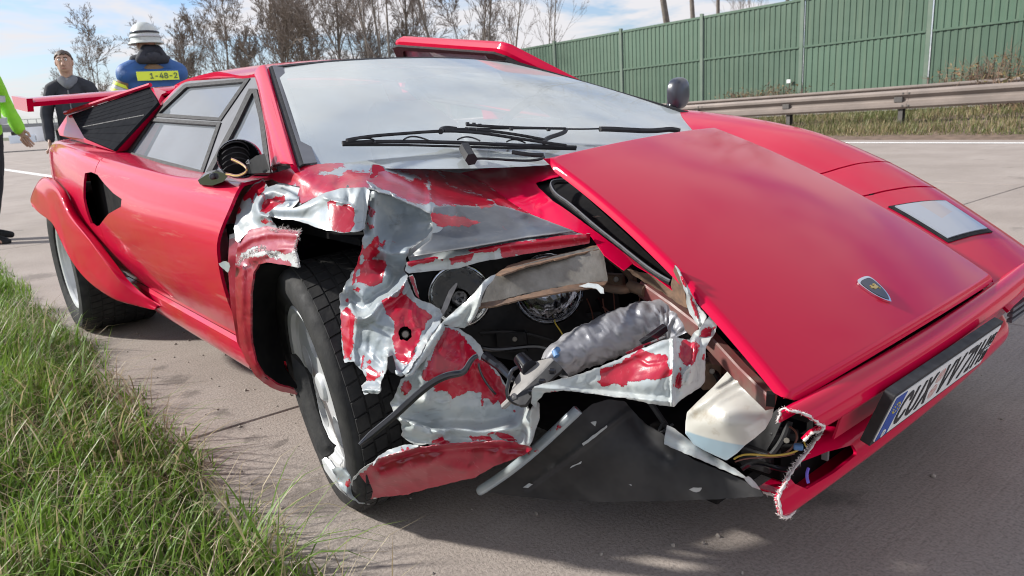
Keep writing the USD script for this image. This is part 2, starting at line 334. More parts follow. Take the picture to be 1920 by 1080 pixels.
dash_mat = plain('grey_dashboard', (.45, .46, .46), (.40, .41, .41), 8, .6)
seat_mat = plain('pale_leather', (.78, .74, .70), (.72, .68, .64), 5, .5)
wire_y = plain('yellow_wire', (.55, .40, .06), None, rough=.45)
wire_r = plain('brown_wire', (.18, .07, .05), None, rough=.5)
wire_b = plain('purple_wire', (.10, .06, .35), None, rough=.4)
blue_plastic = plain('blue_plastic', (.10, .22, .42), None, rough=.5)
plate_white = plain('plate_white', (.78, .78, .77), None, rough=.3)
plate_blue = plain('plate_blue', (.012, .05, .25), None, rough=.3)
ink = plain('plate_black', (.012, .012, .014), None, rough=.4)
gold = plain('gold', (.62, .45, .16), None, rough=.3, metallic=.8)
seal_red = plain('seal_sticker', (.45, .16, .16), (.6, .55, .5), 120, .5)
def pane(name, tint, ior, rough=0.0, dust=.0, dustc=(.6, .62, .64)):
    """A window pane: lets light through, mirrors by the Fresnel law, with a film of dust."""
    return look(name, {'t': ('transparent_bsdf', {'color': tint}), 'g': ('glossy_bsdf', {'color': (.95, .97, 1), 'roughness': rough, 'distribution': 'ggx'}), 'f': ('fresnel', {'IOR': ior}),
        'm': ('mix_closure', {}), 'd': ('diffuse_bsdf', {'color': dustc}), 'gp': ('geometry', {}), 'dn': ('noise_texture', {'scale': 2.5, 'detail': 6, 'roughness': .6}),
        'dr': ('map_range', {'from_min': .3, 'from_max': .7, 'to_min': dust*.8, 'to_max': dust*1.2, 'clamp': True}), 'm2': ('mix_closure', {})},
        [('f.fac', 'm.fac'), ('t.BSDF', 'm.closure1'), ('g.BSDF', 'm.closure2'), ('gp.position', 'dn.vector'), ('dn.fac', 'dr.value'), ('dr.result', 'm2.fac'), ('m.closure', 'm2.closure1'), ('d.BSDF', 'm2.closure2')], surface='m2.closure')
wind_glass = pane('windscreen_glass', (.94, .97, .97), 3.4, dust=.33, dustc=(.90, .97, .96))
side_glass = pane('side_window_glass', (.80, .86, .90), 3.4, dust=.18, dustc=(.62, .68, .74))
lamp_glass = pane('headlamp_glass', (.9, .92, .93), 1.5, dust=.02)
# ---------------------------------------------------------------- ground, road, verges
def ss(a, b, x): t = np.clip((np.asarray(x, float)-a)/(b-a), 0, 1); return t*t*(3-2*t)
def zfar(x, y):
    """Height of the ground beyond the far edge of the carriageway."""
    p = np.interp(y, [9.7, 10.3, 11.0, 11.6, 12.4, 14, 20, 22.4, 24, 40], [-.01, .05, .13, .19, .24, .27, .32, .64, .70, .9])
    return p + .0215*np.clip(x, -70, 30)*ss(9.7, 11.5, y)
def znear(x, y):
    """Height of the grass verge on the near side."""
    e = -1.0 - np.asarray(y, float)
    return .035*ss(-.05, .35, e) + .03*(fbm(np.stack(np.broadcast_arrays(np.asarray(x)*1.7, np.asarray(y)*1.7, 0.), -1), 3, 5))*ss(0., .4, e) - .012
concrete = look('concrete_road', {
    'g': ('geometry', {}), 'n': ('noise_texture', {'scale': 1.1, 'detail': 8, 'roughness': .68}), 'r': ('rgb_ramp', {'ramp': [(0, (.232, .198, .174)), (.4, (.30, .257, .227)), (.62, (.36, .312, .278)), (1, (.41, .36, .323))]}),
    # aggregate grain
    'n2': ('noise_texture', {'scale': 130., 'detail': 5, 'roughness': .75}), 'r2': ('rgb_ramp', {'ramp': [(0, (.50, .50, .50)), (.40, (.74, .74, .74)), (.52, (1, 1, 1)), (.62, (1.05, 1.05, 1.05)), (1, (1.35, 1.34, 1.3))]}), 'm': ('mix', {'mix_type': 'multiply', 'fac': 1.0}),
    # broom marks across the slab
    'mp': ('mapping', {'rotation': (0, 0, -.62), 'scale': (70., 4., 1.)}), 'n3': ('noise_texture', {'scale': 1.0, 'detail': 3, 'roughness': .6}), 'r3': ('rgb_ramp', {'ramp': [(0, (.80, .80, .80)), (.5, (1, 1, 1)), (1, (1.12, 1.12, 1.12))]}), 'm3': ('mix', {'mix_type': 'multiply', 'fac': .8}),
    # wet and oily stains
    'n4': ('noise_texture', {'scale': 2.3, 'detail': 6, 'roughness': .55, 'distortion': .6}), 'r4': ('map_range', {'from_min': .64, 'from_max': .72, 'to_max': .5, 'clamp': True}), 'm4': ('mix', {'color2': (.075, .068, .062)}),
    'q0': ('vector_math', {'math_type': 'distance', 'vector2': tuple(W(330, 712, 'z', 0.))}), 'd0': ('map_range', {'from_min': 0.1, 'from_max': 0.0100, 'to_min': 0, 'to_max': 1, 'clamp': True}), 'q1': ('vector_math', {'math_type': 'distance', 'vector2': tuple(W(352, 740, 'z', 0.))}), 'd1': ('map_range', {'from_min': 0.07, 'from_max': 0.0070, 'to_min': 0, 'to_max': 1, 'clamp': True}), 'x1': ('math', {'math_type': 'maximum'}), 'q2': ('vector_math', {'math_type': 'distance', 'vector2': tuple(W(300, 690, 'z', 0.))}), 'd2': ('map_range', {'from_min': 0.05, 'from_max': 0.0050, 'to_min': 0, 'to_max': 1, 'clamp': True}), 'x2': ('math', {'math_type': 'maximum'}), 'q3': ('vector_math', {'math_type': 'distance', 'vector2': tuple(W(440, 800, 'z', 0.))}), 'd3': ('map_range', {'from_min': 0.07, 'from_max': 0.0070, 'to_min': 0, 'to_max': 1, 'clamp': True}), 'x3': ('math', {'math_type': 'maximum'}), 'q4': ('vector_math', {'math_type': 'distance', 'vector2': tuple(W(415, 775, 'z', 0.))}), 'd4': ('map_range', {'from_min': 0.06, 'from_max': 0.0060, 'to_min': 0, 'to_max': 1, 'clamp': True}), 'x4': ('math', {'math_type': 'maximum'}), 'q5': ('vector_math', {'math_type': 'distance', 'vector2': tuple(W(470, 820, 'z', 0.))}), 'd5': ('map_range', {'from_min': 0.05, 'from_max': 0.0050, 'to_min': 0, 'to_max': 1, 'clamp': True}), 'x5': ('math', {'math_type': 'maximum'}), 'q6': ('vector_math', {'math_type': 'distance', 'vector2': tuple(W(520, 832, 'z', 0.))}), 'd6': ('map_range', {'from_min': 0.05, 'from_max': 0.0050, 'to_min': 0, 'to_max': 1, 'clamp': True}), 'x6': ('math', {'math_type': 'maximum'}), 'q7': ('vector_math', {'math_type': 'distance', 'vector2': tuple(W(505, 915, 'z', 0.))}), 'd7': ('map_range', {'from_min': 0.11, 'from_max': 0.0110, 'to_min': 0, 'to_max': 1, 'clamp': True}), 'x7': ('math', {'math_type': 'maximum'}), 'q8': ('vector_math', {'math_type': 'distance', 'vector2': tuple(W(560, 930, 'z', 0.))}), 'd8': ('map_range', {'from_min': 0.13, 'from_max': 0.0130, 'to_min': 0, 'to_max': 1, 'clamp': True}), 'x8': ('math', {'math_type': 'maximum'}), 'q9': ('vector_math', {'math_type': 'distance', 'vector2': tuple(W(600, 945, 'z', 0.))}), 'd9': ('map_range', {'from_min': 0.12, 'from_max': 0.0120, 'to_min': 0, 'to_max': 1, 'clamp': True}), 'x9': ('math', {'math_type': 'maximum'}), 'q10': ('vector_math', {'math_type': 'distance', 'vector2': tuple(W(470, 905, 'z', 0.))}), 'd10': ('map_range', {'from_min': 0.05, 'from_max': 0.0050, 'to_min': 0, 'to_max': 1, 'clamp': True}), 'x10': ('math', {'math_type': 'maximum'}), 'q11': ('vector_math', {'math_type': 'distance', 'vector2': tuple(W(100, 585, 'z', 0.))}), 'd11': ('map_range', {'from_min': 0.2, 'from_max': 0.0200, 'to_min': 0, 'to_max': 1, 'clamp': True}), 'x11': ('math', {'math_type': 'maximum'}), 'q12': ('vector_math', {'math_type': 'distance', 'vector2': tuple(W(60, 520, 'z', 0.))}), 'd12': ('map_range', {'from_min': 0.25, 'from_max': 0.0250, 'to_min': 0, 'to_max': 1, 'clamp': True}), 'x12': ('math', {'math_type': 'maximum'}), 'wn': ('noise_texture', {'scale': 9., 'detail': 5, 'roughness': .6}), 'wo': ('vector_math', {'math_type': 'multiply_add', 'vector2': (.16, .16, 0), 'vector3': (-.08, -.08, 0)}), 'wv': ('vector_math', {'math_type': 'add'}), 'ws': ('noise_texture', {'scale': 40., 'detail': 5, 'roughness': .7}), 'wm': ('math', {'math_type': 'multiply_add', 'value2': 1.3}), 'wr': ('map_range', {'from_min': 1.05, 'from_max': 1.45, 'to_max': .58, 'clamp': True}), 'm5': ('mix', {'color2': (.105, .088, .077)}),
    'a': ('math', {'math_type': 'multiply_add', 'value2': .6}), 'b': ('bump', {'strength': 1.0, 'distance': .0034}),
    'p': ('principled_bsdf', {'roughness': .82, 'specular_ior_level': .35})},
    [('g.position', 'n.vector'), ('n.fac', 'r.fac'), ('g.position', 'n2.vector'), ('n2.fac', 'r2.fac'), ('r.color', 'm.color1'), ('r2.color', 'm.color2'),
     ('g.position', 'mp.vector'), ('mp.vector', 'n3.vector'), ('n3.fac', 'r3.fac'), ('m.color', 'm3.color1'), ('r3.color', 'm3.color2'),
     ('g.position', 'n4.vector'), ('n4.fac', 'r4.value'), ('r4.result', 'm4.fac'), ('m3.color', 'm4.color1'), 
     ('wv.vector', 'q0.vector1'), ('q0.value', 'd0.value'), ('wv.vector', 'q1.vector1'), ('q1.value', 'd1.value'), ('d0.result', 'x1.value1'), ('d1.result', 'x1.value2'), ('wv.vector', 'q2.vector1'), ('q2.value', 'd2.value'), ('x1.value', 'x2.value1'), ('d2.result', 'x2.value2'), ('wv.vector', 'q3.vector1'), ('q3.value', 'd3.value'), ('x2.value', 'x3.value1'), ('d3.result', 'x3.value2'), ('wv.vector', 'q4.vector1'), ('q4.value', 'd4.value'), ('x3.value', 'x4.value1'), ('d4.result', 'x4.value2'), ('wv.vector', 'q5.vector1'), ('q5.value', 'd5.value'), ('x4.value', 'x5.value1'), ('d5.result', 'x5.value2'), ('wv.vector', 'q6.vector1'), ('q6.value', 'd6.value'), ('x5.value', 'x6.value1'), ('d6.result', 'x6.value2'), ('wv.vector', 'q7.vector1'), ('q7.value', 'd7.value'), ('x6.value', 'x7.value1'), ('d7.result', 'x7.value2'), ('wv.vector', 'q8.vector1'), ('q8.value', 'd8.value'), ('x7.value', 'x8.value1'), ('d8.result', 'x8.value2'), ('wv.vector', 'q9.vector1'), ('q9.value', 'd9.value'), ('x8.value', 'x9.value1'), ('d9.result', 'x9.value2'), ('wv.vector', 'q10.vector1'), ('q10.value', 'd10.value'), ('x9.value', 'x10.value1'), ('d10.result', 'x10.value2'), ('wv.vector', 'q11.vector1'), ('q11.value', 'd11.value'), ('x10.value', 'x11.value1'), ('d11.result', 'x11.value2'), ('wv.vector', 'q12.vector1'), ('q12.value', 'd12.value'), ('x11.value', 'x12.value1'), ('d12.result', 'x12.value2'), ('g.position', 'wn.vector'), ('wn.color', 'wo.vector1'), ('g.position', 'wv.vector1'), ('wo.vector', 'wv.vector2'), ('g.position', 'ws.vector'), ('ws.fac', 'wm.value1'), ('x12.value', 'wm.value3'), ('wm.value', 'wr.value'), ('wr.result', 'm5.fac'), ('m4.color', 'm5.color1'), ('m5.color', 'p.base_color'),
     ('n3.fac', 'a.value1'), ('n2.fac', 'a.value3'), ('a.value', 'b.height'), ('b.normal', 'p.normal')])
joint_mat = plain('joint_sealant', (.05, .046, .042), (.09, .082, .075), 20, .9)
soil = plain('verge_soil', (.10, .068, .048), (.18, .125, .09), 7, .95, bump=.012, bscale=45, detail=8)
near_soil = plain('near_verge_soil', (.045, .042, .024), (.10, .085, .05), 14, .95, bump=.006, bscale=90, detail=7)
far_field = plain('far_grassland', (.05, .065, .022), (.10, .095, .045), .35, .95, detail=8)
asphalt = plain('slip_road_asphalt', (.15, .135, .125), (.19, .17, .155), 1.5, .85, bump=.003, bscale=150)
white_line = plain('road_marking_white', (.74, .73, .71), (.62, .60, .57), 24, .7, lo=.5, hi=.8, detail=8)

def patch(x, y, zf):
    X, Y = np.meshgrid(x, y, indexing='ij'); Z = zf(X, Y)
    return np.stack([X, Y, Z], -1).reshape(-1, 3), grid_faces(len(x), len(y))[:, ::1]
def upward(vf):
    v, f = vf; c = np.cross(v[f[:, 1]]-v[f[:, 0]], v[f[:, 2]]-v[f[:, 0]])
    return (v, f if c[:, 2].sum() > 0 else f[:, ::-1])
put('ground', upward(patch(np.array([-900, -300, -90, -30, 0, 30, 200, 900.]), np.array([-900, -200, -40, 0, 40, 200, 900.]), lambda x, y: -.35-4.0*ss(60, 300, np.hypot(x, y)))), far_field, smooth=True, kind='structure')
road = thing('road', kind='structure')
SLANT = .065
def slab(x0, x1, y0, y1, b=.004):
    """One concrete slab with arrised edges; joints run slightly askew."""
    g = .0045
    def ring(i, z): return [[x0+g+i+SLANT*(y0+1), y0+g+i, z], [x1-g-i+SLANT*(y0+1), y0+g+i, z], [x1-g-i+SLANT*(y1+1), y1-g-i, z], [x0+g+i+SLANT*(y1+1), y1-g-i, z]]
    v = np.array(ring(b, 0.)+ring(0, -b)+ring(0, -.08)); f = [[0, 1, 2], [0, 2, 3]]
    for k in (0, 4):
        for i in range(4):
            j = (i+1) % 4; f += [[k+4+i, k+4+j, k+j], [k+4+i, k+j, k+i]]
    return v, np.array(f)
for (y0, y1) in ((-1.06, 1.56), (1.56, 5.4), (5.4, 9.72)):
    for k in range(-13, 3):
        put('concrete_slab', slab(-.80+5*k, -.80+5*k+5, y0, y1), concrete, road, smooth=False)
put('joint_bed', (np.array([[-70, -1.1, -.03], [16, -1.1, -.03], [16, 9.8, -.03], [-70, 9.8, -.03]]), np.array([[0, 1, 2], [0, 2, 3]])), joint_mat, road, smooth=False)
put('far_carriageway', (np.array([[-260, -3.5, -.02], [-64, -1.06, -.02], [-64, 9.72, -.02], [-260, 8.5, -.02]]), np.array([[0, 1, 2], [0, 2, 3]])), concrete, road, smooth=False)
put('edge_line', upward(patch(np.linspace(-62, 14, 40), np.array([9.16, 9.30]), lambda x, y: 0*x+.004)), white_line, road, smooth=False)
v, f = patch(np.linspace(-25.5, -14.6, 12), np.array([0., .16]), lambda x, y: 0*x+.004); v[:, 1] += .90+.04*(v[:, 0]+16.7)
put('lane_line', upward((v, f)), white_line, road, smooth=False)
v, f = patch(np.linspace(-44, -33, 12), np.array([0., .15]), lambda x, y: 0*x+.004); v[:, 1] += 1.9+.04*(v[:, 0]+33)
put('lane_line', upward((v, f)), white_line, road, smooth=False)
put('verge', upward(patch(np.r_[np.linspace(-40, -8, 24), np.linspace(-7.7, 5, 110)], np.r_[np.linspace(-14, -4, 12), np.linspace(-3.9, -.97, 46)], znear)), near_soil, smooth=True, kind='structure')
put('embankment', upward(patch(np.linspace(-70, 30, 220), np.r_[np.linspace(9.66, 13, 44), np.linspace(13.3, 60, 40)],
    lambda x, y: zfar(x, y)+.035*fbm(np.stack([x*1.3, y*1.3, 0*x], -1), 4, 2)*ss(9.75, 10.3, y))), soil, smooth=True, kind='structure')
put('slip_road', upward(patch(np.linspace(-70, 30, 60), np.linspace(14.4, 19.6, 4), lambda x, y: zfar(x, y)+.045)), asphalt, smooth=True, kind='structure')

# ---------------------------------------------------------------- grass (nobody could count it)
def grass_mat(name, a, b, dry, trans=.35, dryness=.5):
    return look(name, {'at': ('attribute', {'attribute': 'tone'}), 'r': ('rgb_ramp', {'ramp': [(0, a), (dryness, b), (min(.98, dryness+.12), dry), (1, tuple(x*1.15 for x in dry))]}),
        'p': ('principled_bsdf', {'roughness': .48, 'specular_ior_level': .35}), 't': ('translucent_bsdf', {}), 'm': ('mix_closure', {'fac': trans})},
        [('at.fac', 'r.fac'), ('r.color', 'p.base_color'), ('r.color', 't.color'), ('p.BSDF', 'm.closure1'), ('t.BSDF', 'm.closure2')], surface='m.closure')
def blades(P, H, width, lean, r, seg=4, curl=1.0, dirs=None):
    """Bent tapering blades as one mesh; tone per blade."""
    n = len(P); az = r.uniform(0, 2*np.pi, n) if dirs is None else dirs
    d = np.stack([np.cos(az), np.sin(az), 0*az], 1); s = np.stack([-np.sin(az+r.normal(0, .6, n)), np.cos(az), 0*az], 1)
    V = []; t = np.linspace(0, 1, seg+1)
    for k, q in enumerate(t):
        horiz = lean*(q**1.7)*curl; up = q*np.sqrt(np.maximum(.08, 1-(lean*.72*q)**2))
        c = P + d*(H*horiz)[:, None] + np.array([0, 0, 1.])*(H*up)[:, None]
        w = (width*(1-q**1.6)*.5)[:, None]
        V += [c-s*w, c+s*w] if k < seg else [c]
    V = np.stack(V, 1); m = V.shape[1]; F = []
    for k in range(seg-1): F += [[2*k, 2*k+1, 2*k+3], [2*k, 2*k+3, 2*k+2]]
    F.append([2*seg-2, 2*seg-1, 2*seg])
    F = (np.array(F)[None]+(np.arange(n)*m)[:, None, None]).reshape(-1, 3)
    return V.reshape(-1, 3), F, np.repeat(r.uniform(0, 1, n), m)
r = np.random.default_rng(3)
def edge_y(x): return -1.0 + .05*fbm(np.stack([np.asarray(x)*2.1, 0*np.asarray(x), 0*np.asarray(x)], -1), 3, 8) + .03*fbm(np.stack([np.asarray(x)*9., 0*np.asarray(x), 0*np.asarray(x)], -1), 2, 9)
parts = []
for (n, x0, x1, y0, y1, h0, h1, w) in ((25000, -2.6, .75, -2.3, -.95, .045, .14, .0068), (26000, -7, -2.4, -2.9, -.95, .055, .15, .006), (15000, -30, -6.5, -7, -.95, .09, .24, .013)):
    x = r.uniform(x0, x1, n); y = y1-(y1-y0)*r.uniform(0, 1, n)**1.25
    # tufts
    tuft = fbm(np.stack([x*3.1, y*3.1, 0*x], -1), 3, 21); keep = (r.uniform(-1, .75, n) < tuft+.35) & (y < edge_y(x)+r.normal(0, .018, n))
    x, y, tf = x[keep], y[keep], tuft[keep]; m = len(x)
    near_edge = ss(0, .30, edge_y(x)-y)
    H = r.uniform(h0, h1, m)*(.55+.6*near_edge)*(1+.5*np.clip(tf, -.4, .9)); lean = np.clip(r.normal(.55, .3, m), .05, 1.25)
    az = np.where(r.uniform(0, 1, m) < .45, r.normal(.9, .9, m), r.uniform(0, 6.283, m))
    P = np.stack([x, y, znear(x, y)-.008], 1)
    V, F, T = blades(P, H, w*r.uniform(.6, 1.3, m), lean, r, 4, 1.0, az)
    dry = np.repeat(fbm(np.stack([x*1.6, y*1.6, 0*x+3], -1), 3, 4), V.shape[0]//m)
    cl = np.repeat(tf, V.shape[0]//m); parts.append((V, F, np.clip(T*.52+.14+cl*.42+dry*.36, 0, 1)))
n = 3400; x = r.uniform(-2.4, .6, n); y = r.uniform(-2.2, -1.0, n); k = (fbm(np.stack([x*2.3, y*2.3, 0*x+7], -1), 3, 41) > .02) & (y < edge_y(x)); x, y = x[k], y[k]; m = len(x)
V, F, T = blades(np.stack([x, y, znear(x, y)-.005], 1), r.uniform(.12, .26, m), r.uniform(.005, .0085, m), np.clip(r.normal(.85, .25, m), .2, 1.3), r, 5, 1.0, np.where(r.uniform(0, 1, m) < .6, r.normal(.7, .8, m), r.uniform(0, 6.28, m)))
parts.append((V, F, np.clip(np.repeat(r.choice([.25, .4, .55, .92], m, p=[.3, .3, .22, .18]), len(V)//m)+0*T, 0, 1)))
V = np.vstack([p[0] for p in parts]); o = np.cumsum([0]+[len(p[0]) for p in parts]); F = np.vstack([p[1]+k for p, k in zip(parts, o)])
put('grass', (V, F), grass_mat('green_verge_grass', (.050, .120, .012), (.20, .32, .050), (.34, .29, .16),   .42, .68), smooth=False, attrs={'tone': np.concatenate([p[2] for p in parts])}, kind='stuff', label='long green grass with dry stalks along the near edge of the concrete', cat='grass')
# thatch: dead stalks lying between the blades
n = 6000; x = r.uniform(-3.2, .7, n); y = r.uniform(-2.3, -.97, n); k = y < edge_y(x)+.02; x, y = x[k], y[k]; m = len(x)
V, F, T = blades(np.stack([x, y, znear(x, y)+.004], 1), r.uniform(.06, .2, m), r.uniform(.002, .004, m), r.uniform(.95, 1.35, m), r, 3)
put('dead_grass', (V, F), grass_mat('dead_grass_stalks', (.20, .15, .08), (.32, .26, .15), (.42, .36, .24), .2, .6), smooth=False, attrs={'tone': T}, kind='stuff', label='straw coloured dead stalks lying in the near grass', cat='dead grass')
# far verge
n = 70000; x = r.uniform(-24, 5, n); y = 10.05+4.2*r.uniform(0, 1, n)**1.5; tf = fbm(np.stack([x*.9, y*1.4, 0*x], -1), 4, 31); k = (r.uniform(-.9, .6, n) < tf+.35) & (y > 10.1+.25*fbm(np.stack([x*1.1, 0*x, 0*x], -1), 3, 6)); x, y, tf = x[k], y[k], tf[k]; m = len(x)
V, F, T = blades(np.stack([x, y, zfar(x, y)-.01], 1), r.uniform(.05, .17, m)*(1+.5*tf)*ss(10.0, 10.6, y)+.03, r.uniform(.008, .017, m), np.clip(r.normal(.45, .3, m), 0, 1.2), r, 3)
dry = np.repeat(fbm(np.stack([x*.7, y*.7, 0*x+1], -1), 3, 14), V.shape[0]//m)
put('verge_grass', (V, F), grass_mat('dry_verge_grass', (.075, .105, .028), (.16, .17, .065), (.27, .215, .12), .3, .6), smooth=False, attrs={'tone': np.clip(T*.75+.15+dry*.35, 0, 1)}, kind='stuff', label='dry mixed grass under the far guardrail', cat='grass')
# grit and small stones on the concrete
st = []
for i in range(150):
    x, y = r.uniform(-2.6, .9), r.uniform(-1.02, -.3) if i < 110 else r.uniform(-1.0, 1.9)
    s = r.uniform(.0015, .0055)*(1.4 if r.random() < .08 else 1); g = trimesh.creation.icosphere(1, s); g.vertices *= r.uniform(.6, 1.25, (1, 3)); g.vertices += r.normal(0, s*.12, g.vertices.shape); g.apply_translation([x, y, s*.5]); st.append(g)
put('grit', cat(st), plain('grit_stone', (.24, .21, .18), (.36, .32, .28), 60, .8), smooth=True, kind='stuff', label='loose grit and crumbs scattered on the concrete beside the car', cat='grit')

# ---------------------------------------------------------------- guardrail
zinc = plain('weathered_zinc', (.225, .185, .162), (.175, .145, .128), 2.5, .5, .65, metallic=.25, bump=.0006, bscale=60, detail=7)
zinc_dark = plain('dark_post_steel', (.06, .055, .055), (.10, .09, .08), 6, .6)
gr = thing('guardrail', 'weathered steel guardrail along the far verge', 'guardrail')
RY = 11.5
prof = np.array([(-.04, .302), (-.06, .30), (-.085, .265), (-.085, .225), (-.025, .175), (-.02, .15), (-.025, .125), (-.085, .075), (-.085, .035), (-.06, .003), (-.04, .0)])
def zr(x): return .446+.0215*x
for k in range(-15, 3):
    x0, x1 = -3.85+4*k, -3.85+4*k+4.12
    off = .004 if k % 2 else 0.
    c = [[[x, RY+p[0]-off, zr(x)+p[1]] for x in np.linspace(x0, x1, 5)] for p in prof]
    V, F, _, _ = solid(*loft(c, 5, kind='lin', uk='lin'), .004, out=[0, -1, 0]); put('beam', (V, F), zinc, gr, smooth=35)
    b = [box(x0+.06+dx, RY-.088, zr(x0)+dz, .03, .014, .03, bev=.004) for dx in (0., .09) for dz in (.05, .25)]
    put('splice_bolts', cat(b), zinc_dark, gr, smooth=False)
for k in range(-30, 6):
    x = -3.87+2*k; z0 = float(zfar(x, RY+.02)); zt = zr(x)+.22
    put('post', cat([box(x, RY+.03, (z0-.25+zt)/2, .012, .11, zt-z0+.25), box(x+.03, RY-.02, (z0-.25+zt)/2, .07, .008, zt-z0+.25), box(x+.03, RY+.085, (z0-.25+zt)/2, .07, .008, zt-z0+.25)]), zinc_dark, gr, smooth=False)
    put('spacer', box(x, RY-.045, zr(x)+.15, .14, .05, .09, bev=.01), zinc_dark, gr, smooth=False)
# second, more distant rail beside the slip road
gr2 = thing('guardrail', 'distant low guardrail seen through the gap under the near rail', 'guardrail')
for k in range(-8, 5):
    x0 = -4+4*k; c = [[[x, 20.6+p[0], float(zfar(x, 20.6))+.12+p[1]*.8] for x in (x0, x0+4.)] for p in prof]
    V, F, _, _ = solid(*loft(c, 2, kind='lin', uk='lin'), .004, out=[0, -1, 0]); put('beam', (V, F), zinc, gr2, smooth=35)
    put('post', box(x0+1, 20.63, float(zfar(x0+1, 20.6)), .1, .1, .6), zinc_dark, gr2, smooth=False)

# ---------------------------------------------------------------- noise barrier
def fence_paint(i, k): return look('green_barrier_paint_%d' % i, {'g': ('geometry', {}), 'mp': ('mapping', {'scale': (.35, 1., .9)}), 'n': ('noise_texture', {'scale': 1.0, 'detail': 7, 'roughness': .6}), 'r': ('rgb_ramp', {'ramp': [(p_, tuple(x*k for x in c_)) for p_, c_ in [(0, (.046, .088, .056)), (.4, (.056, .106, .068)), (.6, (.066, .120, .080)), (1, (.085, .142, .10))]]}),
    'mp2': ('mapping', {'scale': (9., 9., .5)}), 'n2': ('noise_texture', {'scale': 1.0, 'detail': 5, 'roughness': .7}), 'r2': ('map_range', {'from_min': .46, 'from_max': .72, 'to_max': .6, 'clamp': True}), 'm': ('mix', {'color2': (.105, .15, .10)}), 'p': ('principled_bsdf', {'roughness': .55})},
    [('g.position', 'mp.vector'), ('mp.vector', 'n.vector'), ('n.fac', 'r.fac'), ('g.position', 'mp2.vector'), ('mp2.vector', 'n2.vector'), ('n2.fac', 'r2.value'), ('r.color', 'm.color1'), ('r2.result', 'm.fac'), ('m.color', 'p.base_color')])
fence_greens = [fence_paint(i, k) for i, k in enumerate((.86, .94, 1.0, 1.08))]; fence_green = fence_greens[2]; frng = np.random.default_rng(4)
fence_post = plain('green_grey_post', (.10, .15, .11), (.13, .17, .13), 3, .5)
nb = thing('noise_barrier', 'long green corrugated noise barrier wall with steel posts', 'noise barrier')
FY = 22.5
def ftop(x): return 3.73+.0225*x
def fbot(x): return .60+.0215*x
for k in range(-13, 8):
    xa, xb = -7.63+3.94*k+.085, -7.63+3.94*(k+1)-.085
    # ribbed sheet: alternating flat crests and troughs, 0.2 m apart
    pr = []; x = xa
    while x < xb-1e-6:
        for dx, dy in ((0, .0), (.090, .0), (.103, .020), (.182, .020), (.197, 0.)):
            if x+dx <= xb: pr.append((x+dx, FY+dy))
        x += .197
    pr.append((xb, FY)); pr = np.array(pr)
    for q, (lo, hi) in enumerate(((0., .52), (.535, 1.))):
        c = [np.c_[pr, [fbot(a)+(ftop(a)-fbot(a))*w for a in pr[:, 0]]] for w in (lo, hi)]
        V, F, _, _ = solid(*loft(c, len(pr), kind='lin', uk='lin') if False else (np.vstack(c), grid_faces(2, len(pr))), .02, out=[0, -1, 0]); put('panel', (V, F), fence_greens[frng.integers(0, 4)], nb, smooth=False)
    put('middle_rail', box((xa+xb)/2, FY+.0, fbot((xa+xb)/2)+(ftop((xa+xb)/2)-fbot((xa+xb)/2))*.5275, xb-xa, .09, .07), fence_green, nb, smooth=False) if False else None
    m0 = [[x, FY-.03, fbot(x)+(ftop(x)-fbot(x))*.5275+dz] for x in (xa, xb) for dz in (-.03, .03)]; V = np.array(m0); V = np.vstack([V, V+[0, .05, 0]])
    put('middle_rail', trimesh.convex.convex_hull(V), fence_green, nb, smooth=False)
    m0 = [[x, FY-.02, ftop(x)+dz] for x in (xa-.1, xb+.1) for dz in (-.02, .06)]; V = np.array(m0); V = np.vstack([V, V+[0, .14, 0]])
    put('cap_rail', trimesh.convex.convex_hull(V), fence_green, nb, smooth=False)
    xp = xa-.085; h = ftop(xp)-fbot(xp)+.3
    put('post', cat([box(xp, FY-.05, fbot(xp)-.15+h/2, .12, .012, h), box(xp, FY+.03, fbot(xp)-.15+h/2, .012, .17, h)]), fence_post, nb, smooth=False)
put('white_marker_plate', box(-11.95, FY-.09, .92, .14, .02, .12, bev=.004), plain('white_plate', (.75, .75, .74), None, rough=.5), nb, smooth=False)

# ---------------------------------------------------------------- bare trees and brambles
bark = plain('winter_bark', (.12, .10, .085), (.19, .165, .14), 5, .9, bump=.01, bscale=30)
twig = plain('winter_twigs', (.19, .155, .13), (.27, .22, .185), 1.5, .9)
def prisms(A, B, ra, rb, n):
    """Tapered bars from A to B, all at once."""
    t = B-A; t = t/np.maximum(np.linalg.norm(t, axis=1, keepdims=True), 1e-9); u = np.cross(t, [.3, .9, .2]); u /= np.maximum(np.linalg.norm(u, axis=1, keepdims=True), 1e-9); w = np.cross(t, u); V = []
    for P, r_ in ((A, ra), (B, rb)):
        for k in range(n): V.append(P+(math.cos(6.2832*k/n)*u+math.sin(6.2832*k/n)*w)*r_[:, None])
    i = np.arange(n); j = (i+1) % n; f = np.vstack([np.stack([i, j, j+n], 1), np.stack([i, j+n, i+n], 1)])
    return np.stack(V, 1).reshape(-1, 3), (f[None]+(np.arange(len(A))*2*n)[:, None, None]).reshape(-1, 3)
